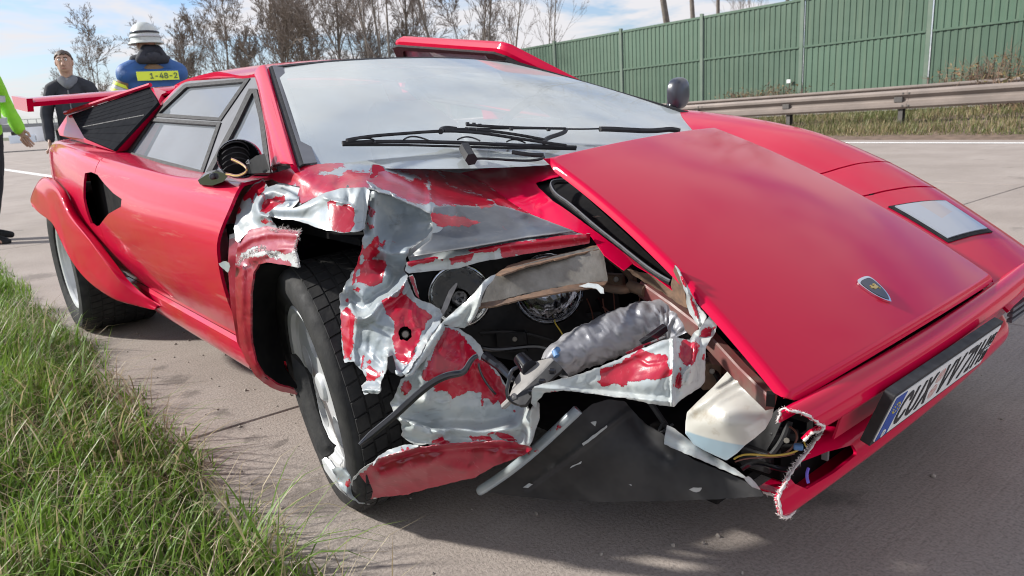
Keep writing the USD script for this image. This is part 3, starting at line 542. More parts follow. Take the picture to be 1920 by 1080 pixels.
def wood(seed, H, trunks=1, spread=.55, dens=1.0, low=.25, thin=1.0, depth=4, tw=.010, up=.35):
    """A leafless tree: (trunk, crown) meshes; the crown is limbs, branches and fine twigs."""
    r = np.random.default_rng(seed); T, S = [], []
    A = np.stack([r.normal(0, .25, trunks)*(trunks > 1), r.normal(0, .25, trunks)*(trunks > 1), np.full(trunks, -.4)], 1)
    D = np.stack([r.normal(0, .10, trunks), r.normal(0, .10, trunks), np.ones(trunks)], 1); D /= np.linalg.norm(D, axis=1, keepdims=True)
    L = H*np.where(np.arange(trunks) == 0, 1, r.uniform(.75, .95, trunks)); R = np.full(trunks, H*.0135*thin/math.sqrt(trunks))
    kids = [int(19*dens/trunks**.4), int(8*dens), int(5.6*dens), int(4*dens)]
    for lev in range(depth+1):
        k = (7, 4, 3, 2, 1)[lev]; N = len(A); p, d, prev = A, D, R; pts, rad = [A], [R]
        for q in range(k):
            d = d+r.normal(0, .035 if lev == 0 else .11, (N, 3))+np.array([0, 0, up*.14*(lev > 0)]); d /= np.linalg.norm(d, axis=1, keepdims=True)
            e = p+d*(L/k)[:, None]; rr = np.maximum(R*(1-(q+1)/k*(.80 if lev == 0 else .72)), tw*.35)
            V = prisms(p, e, prev, rr, 7 if lev == 0 else 4 if lev == 1 else 3); (T if lev == 0 else S).append(V); p, prev = e, rr; pts.append(e); rad.append(rr)
        if lev == depth: break
        c = kids[lev]; pts = np.stack(pts, 1); rad = np.stack(rad, 1); I = np.repeat(np.arange(N), c); m = len(I)
        f = (low+(1-low)*r.uniform(0, 1, m)**.8) if lev == 0 else r.uniform(.15, 1, m); x = f*k; g = np.minimum(x.astype(int), k-1); w = (x-g)[:, None]
        P = pts[I, g]*(1-w)+pts[I, g+1]*w; dd = pts[I, g+1]-pts[I, g]; dd /= np.maximum(np.linalg.norm(dd, axis=1, keepdims=True), 1e-9)
        ax = r.normal(0, 1, (m, 3)); ax -= dd*(ax*dd).sum(1, keepdims=True); ax /= np.linalg.norm(ax, axis=1, keepdims=True)
        sp = spread*r.uniform(.7, 1.4, m)[:, None]; nd = dd*np.cos(sp)+ax*np.sin(sp); nd[:, 2] += up*.4; nd /= np.linalg.norm(nd, axis=1, keepdims=True)
        nl = L[I]*r.uniform(.30, .55, m)*(.85*(1.2-f*.6) if lev == 0 else .95); nr = np.maximum(rad[I, g]*r.uniform(.35, .6, m), tw*.5)
        A, D, L, R = P, nd, nl, nr*.8
    j = lambda X: (np.vstack([v for v, f in X]), np.vstack([f+o for (v, f), o in zip(X, np.cumsum([0]+[len(v) for v, f in X[:-1]]))]))
    return j(T), j(S)
protos = {}
def tree(px, top, dist, kind, label, rz=0., group='bare trees beyond the carriageway', wide=1.0, base=None):
    """A tree standing where the photograph shows it: along pixel column px, so far away, its top at row top."""
    hor = 264-.0653*(px+227); d = ray(px, hor); d = d/np.linalg.norm(d[:2]); P = EYE+d*dist; u = ray(px, top); u = u/np.linalg.norm(u[:2]); zt = (EYE+u*dist)[2]
    z0 = -.4 if base is None else base; H = (zt-z0)*1.26; name = kind[0]
    t = thing(name, label, 'tree', (P[0], P[1], z0), rz, group)
    tr, cr = wood(H=H, **kind[1])
    put('trunk', tr, bark, t, smooth=60); put('crown', cr, twig, t, smooth=False)
G = 'bare trees beyond the carriageway'
def K(name, **k): return (name, k)
tree(545, 2, 44, K('birch_tree', seed=11, dens=1.25, spread=.5, low=.2, tw=.022), 'dense rounded bare tree left of the car roof centre, tallest on the left half')
tree(432, 58, 52, K('birch_tree', seed=12, dens=1.1, spread=.6, low=.2, tw=.024), 'small bare tree directly behind the right edge of the car roof')
tree(355, 88, 58, K('bare_bush_tree', seed=13, trunks=3, dens=1.0, spread=.6, low=.2, tw=.026), 'brownish bushy bare tree just right of the firefighter')
tree(205, 104, 60, K('bare_bush_tree', seed=14, trunks=2, dens=.9, spread=.65, low=.2, tw=.026), 'low bare tree between the dark-jacketed person and the firefighter')
tree(650, -10, 42, K('bare_tree', seed=15, dens=.95, spread=.55, low=.25, tw=.020), 'slim bare tree left of the multi-stemmed one over the windscreen')
tree(722, -70, 38, K('bare_tree', seed=16, trunks=3, dens=.85, spread=.5, low=.3, tw=.018, thin=1.2), 'big multi-stemmed bare tree above the middle of the windscreen')
tree(848, -60, 40, K('bare_tree', seed=17, dens=.8, spread=.5, low=.35, tw=.018), 'tall bare tree just right of the multi-stemmed one')
tree(905, -45, 41, K('bare_tree', seed=18, trunks=2, dens=.8, spread=.5, low=.35, tw=.018), 'bare tree with twin stems behind the raised car door')
tree(600, 62, 46, K('bare_bush_tree', seed=19, trunks=3, dens=1.1, spread=.6, low=.12, tw=.022), 'low tangled bare thicket tree between the two tallest bare trees')
tree(795, 52, 44, K('bare_bush_tree', seed=20, trunks=3, dens=1.1, spread=.6, low=.12, tw=.022), 'low tangled bare thicket tree behind the upper left tip of the raised car door')
tree(485, 80, 50, K('bare_bush_tree', seed=21, trunks=3, dens=1.1, spread=.6, low=.12, tw=.024), 'low tangled bare thicket tree behind the right part of the car roof')
tree(1036, -30, 42, K('young_bare_tree', seed=22, trunks=2, dens=.7, spread=.5, low=.2, tw=.013, thin=.8), 'thin young bare tree behind the left end of the green barrier')
tree(1281, -330, 39, K('bare_tree', seed=23, dens=.8, spread=.75, low=.42, tw=.014, thin=.95), 'tall bare tree with a drooping side branch over the green barrier')
tree(1540, -330, 40, K('bare_tree', seed=61, dens=.9, spread=.7, low=.3, tw=.018), 'tall bare tree hidden behind the barrier, its branches mirrored in the windscreen corner')
tree(1318, -300, 40, K('poplar_tree', seed=24, dens=.7, spread=.5, low=.55, tw=.014, thin=.75), 'straight pale trunk second from left above the green barrier')
tree(1357, -260, 41, K('poplar_tree', seed=25, dens=.7, spread=.5, low=.5, tw=.014, thin=.65), 'straight trunk third from left above the green barrier')
tree(1424, -260, 38, K('poplar_tree', seed=26, dens=.8, spread=.5, low=.5, tw=.014, thin=.65), 'rightmost straight trunk showing above the green barrier')
tree(1385, -40, 38, K('young_bare_tree', seed=27, trunks=2, dens=.8, spread=.5, low=.2, tw=.012, thin=.7), 'thin sapling among the straight trunks above the green barrier')
tree(575, 30, 47, K('bare_tree', seed=51, dens=1.0, spread=.55, low=.2, tw=.020), 'bare tree filling the gap right of the dense rounded one')
tree(690, 30, 43, K('bare_bush_tree', seed=52, trunks=3, dens=1.1, spread=.6, low=.12, tw=.020), 'low bare thicket tree at the foot of the multi-stemmed tree')
tree(765, -20, 45, K('bare_tree', seed=53, dens=.9, spread=.5, low=.25, tw=.018), 'slender bare tree right beside the multi-stemmed tree')
tree(880, 40, 46, K('bare_bush_tree', seed=54, trunks=2, dens=1.0, spread=.6, low=.12, tw=.020), 'low bare thicket tree behind the middle of the raised car door')
tree(945, 20, 47, K('bare_tree', seed=55, dens=.8, spread=.5, low=.25, tw=.016), 'sparse bare tree behind the top corner of the raised car door')
tree(300, 112, 62, K('bare_bush_tree', seed=56, trunks=3, dens=.9, spread=.65, low=.2, tw=.026), 'brown bare bush directly behind the firefighter')
tree(130, 178, 90, K('bare_bush_tree', seed=28, trunks=2, dens=.8, spread=.65, low=.2, tw=.03), 'small distant bare bush above the bridge')
# trees behind the photographer, seen mirrored in windscreen and wing
for i, (x, y, h, s) in enumerate(((13., 9.5, 9.5, 41), (16., 3.5, 9., 42))):
    t = thing('bare_tree', ('taller bare tree standing behind the photographer', 'lower bare tree on the verge behind the photographer')[i], 'tree', (x, y, 0)); tr, cr = wood(seed=s, H=h, dens=.8, spread=.65, low=.3, tw=.016, thin=.9)
    put('trunk', tr, bark, t, smooth=60); put('crown', cr, twig, t, smooth=False)
# bramble and shrubs at the foot of the barrier and behind the rail
def shrub(x, y, h, seed, label, w=1.0):
    r = np.random.default_rng(seed); S = []
    for i in range(46):
        a = np.array([r.normal(0, .32*w), r.normal(0, .15), -.05]); d = np.array([r.normal(0, .5), r.normal(0, .35), 1.]); L = h*r.uniform(.55, 1.05); p = [a]
        for k in range(4): d = d+r.normal(0, .22, 3); d /= np.linalg.norm(d); p.append(p[-1]+d*L/4)
        S.append(tube(p, np.linspace(.010, .0035, 5), 3, False))
        for k in range(4):
            b = p[r.integers(1, 5)]; e = d+r.normal(0, .7, 3); e /= np.linalg.norm(e); S.append(tube([b, b+e*L*.2, b+e*L*.34+[0, 0, .03]], [.005, .004, .002], 3, False))
    t = thing('bramble_bush', label, 'bush', (x, y, float(zfar(x, y)))); put('stems', cat(S), plain('bramble_stems_%d' % seed, (.16, .10, .075), (.22, .15, .10), 3, .9), t, smooth=False)
    lv = []
    for i in range(160):
        c = np.array([r.normal(0, .42*w), r.normal(0, .2), r.uniform(.05, .8)*h]); e = r.normal(0, 1, (3, 3))*.035; lv.append((c+e, np.array([[0, 1, 2]])))
    put('leaves', cat(lv), plain('bramble_leaves_%d' % seed, (.12, .12, .045), (.22, .13, .07), 3, .8), t, smooth=False)
for i, (px, h, l, w) in enumerate(((1880, 1.0, 'brown leafless bramble at the foot of the barrier, at the right picture edge', 1.6), (1820, .8, 'smaller brown bramble left of the one at the right picture edge', 1.3), (1455, .62, 'low bramble at the barrier foot left of the white marker plate', 1.5), (1385, .5, 'low bramble with green leaves at the barrier foot behind the wing mirror', 1.2))):
    P = W(px, 160, 'y', 21.9); shrub(P[0], 21.9, h, 60+i, l, w)
P = W(1895, 205, 'y', 13.1); shrub(P[0], 13.1, .8, 66, 'leafless bush behind the guardrail at the right picture edge', .8)

# ---------------------------------------------------------------- far bridge, barrier, vehicles on the left
grey_conc = plain('bridge_concrete', (.16, .155, .15), (.21, .205, .20), .4, .85)
br = thing('bridge', 'distant grey road bridge crossing the motorway at the left', 'bridge')
def at_d(px, py, D): return W(px, py, 'd', D)
B0, B1 = at_d(-60, 246, 150), at_d(170, 236, 150)
def beam_between(a, b, h, w, zoff=0):
    a, b = np.array(a), np.array(b); t = (b-a)/np.linalg.norm(b-a); n = np.cross([0, 0, 1.], t); n /= np.linalg.norm(n); u = np.array([0, 0, 1.])
    return trimesh.convex.convex_hull(np.array([p+n*s*w/2+u*(zoff+q*h/2) for p in (a, b) for s in (-1, 1) for q in (-1, 1)]))
put('deck', beam_between(B0, B1, 1.0, 9.), grey_conc, br, smooth=False)
put('parapet', beam_between(B0, B1, .5, .25, .75), plain('bridge_parapet', (.24, .235, .23), None, rough=.8), br, smooth=False)
for q in np.linspace(0, 1, 15): p = B0+(B1-B0)*q; put('railing_post', box(p[0], p[1], p[2]+1.4, .12, .12, .9), grey_conc, br, smooth=False)
put('railing', beam_between(B0, B1, .1, .1, 1.85), grey_conc, br, smooth=False)
for px in (52, 92):
    p = at_d(px, 262, 150); put('pier', cat([box(p[0], p[1], -3, 2.0, 5., 9., .3, bev=.2)]), grey_conc, br, smooth=False)
bar = thing('concrete_barrier', 'low dark barrier across the road in the left distance', 'barrier')
a, b = at_d(-40, 290, 34), at_d(140, 279, 34); put('rail', beam_between(a, b, .13, .2), plain('distant_rail', (.12, .115, .11), None, rough=.7), bar, smooth=False)
for q in np.linspace(.05, .95, 5): p = a+(b-a)*q; put('post', box(p[0], p[1], p[2]-.25, .12, .12, .5), zinc_dark, bar, smooth=False)
def far_van(px, py, D, w, h, label, body, name='parked_van'):
    c = at_d(px, py, D); t = thing(name, label, name.split('_')[-1], (c[0], c[1], c[2]), math.atan2(CF[1], CF[0])+.5)
    pr = np.array([(-1.5, 0), (1.5, 0), (1.5, .5), (1.05, .62), (.72, 1.), (-1.45, 1.), (-1.5, .9)])*[w/3, h]
    m = trimesh.creation.extrude_polygon(Polygon(pr), w*.6, engine='earcut'); m.apply_transform(trimesh.transformations.rotation_matrix(np.pi/2, [1, 0, 0])); m.apply_translation([0, w*.3, 0])
    put('body', m, body, t, smooth=30)
    put('side_window', cat([box(w*.1, s*w*.302, h*.76, w*.5, .02, h*.26) for s in (-1, 1)]), gloss_black, t, smooth=False)
    put('windscreen', trimesh.convex.convex_hull(np.array([(w*.30+.02, y, h*.63) for y in (-w*.27, w*.27)]+[(w*.245+.02, y, h*.95) for y in (-w*.25, w*.25)]+[(w*.29, y, h*.63) for y in (-w*.27, w*.27)]+[(w*.235, y, h*.95) for y in (-w*.25, w*.25)])), gloss_black, t, smooth=False)
    for sx in (-.32, .32):
        for sy in (-1, 1): wv, wf = lathe([(0, -.11), (h*.18, -.11), (h*.18, .11), (0, .11)], (sx*w, sy*w*.27, h*.06), (0, 1, 0), 16); put('wheel', (wv, wf), tyre_mat, t, smooth=40)
far_van(49, 283, 62, 3.0, 1.35, 'pale blue-white van waiting beneath the distant bridge', plain('pale_van_paint', (.62, .68, .74), None, rough=.3, coat=.6))
far_van(83, 277, 66, 3.6, 1.9, 'white lorry cab beside the pale van under the bridge', plain('white_lorry_paint', (.66, .65, .66), None, rough=.35, coat=.5), 'white_lorry')
# ---------------------------------------------------------------- the car
car = thing('sports_car', 'red wedge-shaped sports car with crushed right front corner, torn bumper and popped-up bonnet', 'car')
def part(name, vf, m, smooth=40, parent=None, label=None, attrs=None): return put(name, vf, m, parent or car, smooth, attrs, label)
def shell(vf, th=.004, out=None):
    V, F, _, _ = solid(vf[0], vf[1], th, out); return V, F
# --- side bodywork: feature lines along the flank, rear to front
XS = np.array([-2.95, -2.6, -2.2, -1.9, -1.6, -1.2, -.8, -.12])
LY = [[.66, .70, .735, .74, .74, .74, .74, .74], [.80, .84, .865, .87, .87, .868, .862, .835], [.85, .885, .902, .908, .908, .903, .90, .885], [.865, .905, .93, .935, .935, .935, .93, .92], [.85, .89, .918, .92, .92, .92, .915, .905], [.80, .84, .86, .865, .865, .865, .865, .862]]
LZ = [[.875, .865, .84, .82, .80, .778, .768, .785], [.868, .862, .845, .828, .808, .786, .772, .778], [.825, .815, .80, .785, .765, .746, .735, .742], [.62]*8, [.49]*8, [.42, .40, .37, .36, .357, .355, .355, .355]]
def flank(u0, u1, nu=40, nv=36, lines=range(6)):
    """Right flank between two edges, each a list of x per feature line."""
    C = []
    for i in lines:
        x = np.linspace(u0[i], u1[i], nu); C.append(np.stack([x, -PchipInterpolator(XS, LY[i])(x), PchipInterpolator(XS, LZ[i])(x)], 1))
    C = np.array(C); t = np.r_[0, np.cumsum(np.linalg.norm(np.diff(C.mean(1), axis=0), axis=1))]
    s = np.linspace(0, t[-1], nv); C = PchipInterpolator(t, C)(s)
    return C.reshape(-1, 3), grid_faces(nv, nu)
def cut_prism(vf, pts_xz, y0, y1):
    """Cuts an opening, given in side view, through a solid panel."""
    v, f = vf; tm = trimesh.Trimesh(v, f, process=True); tm.merge_vertices()
    a = m3.Manifold(m3.Mesh(np.asarray(tm.vertices, np.float32), np.asarray(tm.faces, np.uint32)))
    p = trimesh.creation.extrude_polygon(Polygon(pts_xz).buffer(0), y1-y0, engine='earcut'); p.apply_transform(np.array([[1, 0, 0, 0], [0, 0, 1, y0], [0, 1, 0, 0], [0, 0, 0, 1.]])); p.fix_normals()
    b = m3.Manifold(m3.Mesh(np.asarray(p.vertices, np.float32), np.asarray(p.faces, np.uint32)))
    if a.is_empty() or b.is_empty(): return vf
    c = (a-b).to_mesh(); return np.array(c.vert_properties[:, :3], float), np.array(c.tri_verts, int)
def solid1(v, f, th, out):
    """A closed sheet with shared vertices, for booleans."""
    V, F, _, _ = solid(v, f, th, out); t = trimesh.Trimesh(V, F, process=True); t.merge_vertices(digits_vertex=7); return np.array(t.vertices), np.array(t.faces)
DR = [-1.66]*6
DF = [-.46, -.36, -.335, -.40, -.435, -.445]
OUT = np.array([0, -1., .25])
naca = [ony[[0, 2]] for ony in WL('y', -.92, [(157, 325), (164, 372), (176, 418), (185, 425), (194, 421), (212, 400), (233, 387), (231, 373), (214, 362), (196, 346), (178, 328), (166, 323)])]
flankmat = look('red_paint_with_road_film', {
    'g': ('geometry', {}), 'n': ('noise_texture', {'scale': 4.5, 'detail': 7, 'roughness': .65}), 'r': ('rgb_ramp', {'ramp': [(0, RED), (.45, RED), (.62, (.46, .020, .022)), (.8, (.38, .05, .03))]}),
    'sp': ('separate_xyz', {}), 'zr': ('map_range', {'from_min': .68, 'from_max': .34, 'to_min': 0, 'to_max': .75, 'clamp': True}),
    'mp': ('mapping', {'scale': (2.2, 30., 26.)}), 'sn': ('noise_texture', {'scale': 1.0, 'detail': 5, 'roughness': .7}), 'sr': ('map_range', {'from_min': .60, 'from_max': .70, 'to_max': .5, 'clamp': True}), 'm2': ('mix', {'color2': (.52, .16, .14)}),
    'm': ('mix', {'color1': RED}), 'dn': ('noise_texture', {'scale': 9., 'detail': 7, 'roughness': .7}), 'dr': ('map_range', {'from_min': .35, 'from_max': .7, 'to_min': .03, 'to_max': .14, 'clamp': True}),
    'p': ('principled_bsdf', {'roughness': .45, 'coat_weight': .9, 'coat_ior': 1.38, 'specular_ior_level': .08})},
    [('g.position', 'n.vector'), ('n.fac', 'r.fac'), ('g.position', 'sp.vector'), ('sp.z', 'zr.value'), ('zr.result', 'm.fac'), ('r.color', 'm.color2'), ('g.position', 'mp.vector'), ('mp.vector', 'sn.vector'), ('sn.fac', 'sr.value'),
     ('m.color', 'm2.color1'), ('sr.result', 'm2.fac'), ('m2.color', 'p.base_color'), ('g.position', 'dn.vector'), ('dn.fac', 'dr.value'), ('dr.result', 'p.coat_roughness')])
arch_r = [(-2.47+.42*math.cos(a), .29+.30*math.sin(a)) for a in np.linspace(0, math.pi, 24)] + [(-2.89, -.2), (-2.05, -.2)]
quarter0 = solid1(*flank([-2.95]*6, [-1.666]*6, 60, 40), .008, OUT)
quarter = cut_prism(cut_prism(quarter0, naca, -1.1, -.80), arch_r, -1.2, -.3)
door0 = solid1(*flank(DR, DF, 60, 40), .008, OUT)
door = cut_prism(door0, naca, -1.1, -.80)
part('rear_quarter_panel', quarter, flankmat, 35)
P_door = part('door', door, flankmat, 35, label='closed red door on the right side, scraped near its front edge')
part('air_scoop_duct', box(-1.66, -.865, .64, .66, .012, .28), void_black)
# paint scrapes on the door's leading edge
scr = sheet([(408, 494), (420, 490), (430, 494), (429, 508), (428, 516), (420, 506)], [(408, 494, ('y', -.934)), (429, 500, ('y', -.930)), (428, 516, ('y', -.930))], 2, .0008, jag=2, red=[], seed=5)
put('door_scrape', scr[:2], torn_grey, car, attrs=scr[2])
# sill
sill_c = [[[x, -y, z] for x in np.linspace(-1.98, -.415, 24)] for y, z in ((.862, .350), (.872, .338), (.868, .30), (.845, .252), (.82, .236), (.74, .232), (.6, .232))]
part('sill', shell(loft(sill_c, 24, 28, uk='lin'), .006, [0, -1, .1]), flankmat, 40)
part('door_handle_slot', sheet([(220, 507), (233, 511), (240, 520), (228, 517), (221, 512)], [(220, 507, ('y', -.922))], 3, .006)[:2], silver_trim)
# rear wheel-arch flare
def wl2(pts, ys): return np.array([W(a, b, 'y', y) for (a, b), y in zip(pts, ys)])
body_ = wl2([(80, 336), (86, 331), (96, 333), (122, 357), (147, 404), (191, 460), (233, 516), (264, 548), (300, 574)], [-.895, -.90, -.912, -.930, -.934, -.930, -.922, -.90, -.874])
root = wl2([(70, 344), (77, 336), (84, 332), (107, 353), (130, 400), (173, 457), (217, 517), (250, 551), (292, 577)], [-.93, -.945, -.958, -.974, -.976, -.968, -.950, -.918, -.878])
mid = wl2([(57, 374), (62, 362), (70, 352), (96, 386), (118, 432), (154, 487), (199, 534), (238, 560), (290, 579)], [-.985, -.985, -.985, -.990, -.990, -.982, -.960, -.926, -.882])
lip = wl2([(60, 386), (72, 398), (97, 418), (117, 458), (134, 489), (156, 518), (187, 544), (228, 566), (288, 581)], [-1.0, -1.0, -1.0, -1.0, -.995, -.985, -.962, -.93, -.884])
inn = lip*[1, 0, 1]+np.c_[0*lip[:, 0], lip[:, 1]+.05, 0*lip[:, 0]+.01]
fl = part('rear_arch_flare', shell(loft([body_, root, mid, lip, inn], 44, 30), .004), paint, 50)
part('rear_wheel_well', trimesh.util.concatenate([box(-2.47, -.62, .42, 1.02, .02, .55), box(-2.47, -.74, .645, 1.0, .24, .02), box(-2.93, -.72, .47, .02, .26, .3)]), void_black, False)
# tail, engine deck (out of sight, for shadow and reflections)
def both(vf): a, b = cat([vf]), flip_y(vf); return cat([a, b])
tail_c = [[[-2.95, s*y, z] for s, y in zip(np.r_[-np.ones(6), np.ones(6)], np.r_[.66, .80, .85, .865, .85, .80, .80, .85, .865, .85, .80, .66])] for z in (0,)]
tv = np.array([[-2.951, -.66, .875], [-2.951, -.865, .62], [-2.951, -.80, .42], [-2.951, .80, .42], [-2.951, .865, .62], [-2.951, .66, .875]])
part('tail_panel', shell((tv, np.array([[0, 1, 2], [0, 2, 3], [0, 3, 5], [3, 4, 5]])), .01, [-1, 0, 0]), paint, False)
deck = [[[-1.93, -.50, 1.06], [-1.93, 0, 1.085], [-1.93, .50, 1.06]], [[-2.35, -.60, .98], [-2.35, 0, .99], [-2.35, .60, .98]], [[-2.95, -.67, .876], [-2.95, 0, .885], [-2.95, .67, .876]]]
part('engine_cover', shell(loft(deck, 16, 12), .01, [0, 0, 1]), paint)
# --- glasshouse
SB0, SB1, ST = np.array([-2.03, -.742, .822]), np.array([-.45, -.742, .782]), np.array([-1.4, -.505, 1.062])
SN = np.cross(SB1-SB0, ST-SB0); SN /= np.linalg.norm(SN); SN *= -np.sign(SN[1])
def side(pts, off=0.): return np.array([onplane(a, b, SB0+SN*off, SN) for a, b in pts])
def flat_poly(pts3, th, nrm, holes=()):
    """A flat plate with an outline (and openings) given as points on a plane."""
    o = pts3[0]; u = pts3[1]-o; u /= np.linalg.norm(u); w = np.cross(nrm, u); q = lambda P: [((p-o)@u, (p-o)@w) for p in P]
    m = trimesh.creation.extrude_polygon(Polygon(q(pts3), [q(h) for h in holes]).buffer(0), th, engine='earcut')
    T = np.eye(4); T[:3, 0], T[:3, 1], T[:3, 2], T[:3, 3] = u, w, nrm, o-np.asarray(nrm)*th
    m.apply_transform(T); return m
up_p = [(292, 214), (346, 163), (350, 161), (460, 151), (411, 222)]; lo_p = [(240, 286), (281, 225), (408, 233), (377, 321)]; q_p = [(393, 322), (441, 232), (470, 172), (476, 172), (488, 222), (500, 318)]
frame_o = [(219, 286), (341, 157), (352, 152), (477, 144), (485, 150), (511, 323), (378, 327)]
part('side_window_frame', flat_poly(side(frame_o), .022, SN, [side(up_p), side(lo_p), side(q_p)]), silver_trim, False)
def ringplate(outer, grow, th, off):
    P = Polygon(outer).buffer(grow, join_style=2); I = Polygon(outer).buffer(-grow*.45, join_style=2)
    return flat_poly(side(list(P.exterior.coords)[:-1], off), th, SN, [side(list(I.exterior.coords)[:-1], off)])
for nm, pp, g in (('upper_window_seal', up_p, 4.2), ('lower_window_seal', lo_p, 4.2), ('quarter_window_seal', q_p, 6.0)): part(nm, ringplate(pp, g, .008, .004), black_trim, False)
for nm, pp in (('upper_side_window', up_p), ('lower_side_window', lo_p), ('quarter_window', q_p)): part(nm, flat_poly(side(pp, -.006), .004, SN), side_glass, False)
# rear pillar beside the windows, and roof
WT = np.array([-.935, .48, 1.071]); WB = np.array([-.188, .76, .808])
rA = side([(219, 286)])[0]; rB = side([(341, 157)])[0]; rC = side([(352, 152)])[0]; rD = side([(480, 146)])[0]
def crown(a, b, h, n=13): t = np.linspace(0, 1, n)[:, None]; return a+(b-a)*t+np.array([0, 0, 1.])*h*(1-(2*t-1)**2)
mir = np.array([1, -1, 1])
rE = rD*[1, 1, 1]+[.02, .012, .006]
roof = [crown(WT*mir+[-.008, -.004, .004], WT+[-.008, .004, .004], .018), crown(rD+[-.06, .0, .012], (rD+[-.06, .0, .012])*mir, .032), crown(rC+[.3, 0, .014], (rC+[.3, 0, .014])*mir, .036), crown(rC+[0, 0, .008], (rC+[0, 0, .008])*mir, .03), crown(rB+[-.10, 0, .0], (rB+[-.10, 0, 0])*mir, .03)]
part('roof', shell(loft(roof, 30, 26), .02, [0, 0, 1]), paint, 40)
for s in (1, -1):
    c = [np.array([rD+[0, 0, .006], rC+[.05, 0, .006], rC+[0, 0, .004], rB, rB+[-.1, .0, 0]]), np.array([rD+[-.06, .018, .012], rC+[.3, .02, .014], rC+[.0, .03, .008], rB+[-.02, .05, .0], rB+[-.10, .04, 0]])]
    V, F = shell(loft(c, 14, 4, kind='lin', uk='lin'), .012, [0, -.3, 1]); part('roof_rail', (V, F) if s == 1 else flip_y((V, F)), paint)
    c = [np.array([rB, rA]), np.array([rB+[-.10, .02, -.005], rA+[-.18, .03, .02]]), np.array([rB+[-.14, .12, -.02], rA+[-.25, .2, .03]])]
    V, F = shell(loft(c, 14, 8, uk='lin'), .012, [-.3, -1, .6]); part('rear_pillar', (V, F) if s == 1 else flip_y((V, F)), paint)
# right A-pillar: between quarter window and windscreen
pa = side([(479, 146), (498, 230), (511, 322)], .004)
t = np.linspace(0, 1, 3)[:, None]; wl = WT*mir+(WB*mir-WT*mir)*t
out_w = wl+np.array([0, -.035, -.004])
pill = [pa+[0, .004, 0], pa*.97+out_w*.03+[0, -.004, .006], pa*.35+out_w*.65+[0, -.008, .016], out_w+[0, .0, .012], out_w+[0, .012, -.006]]
part('windscreen_pillar', shell(loft(pill, 24, 20), .01, [0, -.6, 1]), paint, 45)
part('windscreen_seal', shell(loft([out_w+[0, .010, .004], wl+[0, -.012, .006], wl+[0, .004, .002]], 24, 6, kind='lin'), .004, [0, -.3, 1]), black_trim)
part('windscreen_side_trim', shell(loft([wl+[0, -.010, .0062], wl+[.0, .022, .006]], 24, 2, kind='lin'), .003, [0, 0, 1]), silver_trim)
part('windscreen_top_seal', shell(loft([crown(WT*mir+[-.012, 0, .006], WT+[-.012, 0, .006], .02), crown(WT*mir+[.016, 0, .001], WT+[.016, 0, .001], .018)], 24, 2, kind='lin'), .004, [0, 0, 1]), black_trim)
# --- windscreen, wipers
def wpt(u, v):
    """u 0..1 across (right to left side of the car), v 0 top .. 1 bottom."""
    a = WT*mir+(WT-WT*mir)*u; b = WB*mir+(WB-WB*mir)*u; k = 1-(2*u-1)**2
    return a+(b-a)*v + np.array([.19*k*v+.03*k, 0, (-.055*v+.018*(1-v)*1.0)*k + .012*math.sin(math.pi*v)])
gu, gv = np.linspace(0, 1, 36), np.linspace(0, 1, 24)
gp = np.array([[wpt(u, v) for u in gu] for v in gv]); part('windscreen', (gp.reshape(-1, 3), grid_faces(24, 36)), wind_glass, True)
WSP0, WSN = wpt(.45, .6), np.cross(wpt(.6, .5)-wpt(.3, .5), wpt(.45, .8)-wpt(.45, .3)); WSN /= np.linalg.norm(WSN); WSN *= np.sign(WSN[2])
def ws(px, py, off=.012): return onplane(px, py, WSP0+WSN*off, WSN)
def wbar(name, pts, r, off=.014, n=6, parent=None): return part(name, tube(spline([ws(a, b, off) for a, b in pts], max(4, 4*len(pts))) if len(pts) > 2 else [ws(*p, off) for p in pts], r, n), black_plastic, 40, parent)
wb1 = wbar('wiper_blade', [(642, 268), (700, 266), (800, 266), (940, 271), (1040, 275), (1080, 276)], .0055, .010)
wbar('blade_spring', [(650, 263), (700, 255), (762, 250), (850, 246), (905, 250), (960, 258), (1000, 264), (1062, 273)], .0045, .022, parent=wb1)
for q in ([(680, 259), (700, 262), (702, 268)], [(757, 262), (775, 256), (803, 263)], [(858, 262), (880, 257), (900, 264)], [(950, 266), (968, 262), (985, 268)]): wbar('blade_claw', q, .0022, .016, 5, wb1)
part('wiper_blade_rubber', tube([ws(642, 272, .004), ws(760, 272, .004), ws(940, 277, .004), ws(1080, 280, .004)], .003, 5), black_trim, 40, wb1)
wa = wbar('wiper_arm', [(832, 245), (850, 243), (920, 246), (1000, 258), (1020, 262)], .0045, .024)
wbar('arm_joint', [(826, 247), (838, 241), (856, 243)], .0075, .024, parent=wa)
wbar('wiper_spindle', [(872, 278), (878, 290), (884, 299)], .016, .012)
wbar('washer_pipe', [(884, 298), (940, 299), (1005, 300), (1020, 295)], .0035, .010)
wbar('wiper_link', [(960, 285), (985, 289), (1018, 291)], .006, .012)
wbar('wiper_arm', [(874, 234), (905, 236), (996, 240), (1060, 241)], .0042, .026)
wbar('wiper_arm', [(872, 240), (905, 241), (1000, 241), (1090, 242), (1130, 241)], .0028, .02)
wbar('wiper_arm', [(1125, 242), (1180, 244), (1240, 244), (1262, 243), (1275, 246)], .0085, .022)
for a in ((876, 232), (888, 233), (899, 235), (880, 242), (895, 243), (958, 242), (1028, 243)): wbar('arm_nut', [(a[0]-2, a[1]), (a[0]+3, a[1])], .005, .026, 6)
wbar('wiper_knuckle', [(1062, 243), (1048, 252), (1030, 258), (1020, 268)], .006, .02)
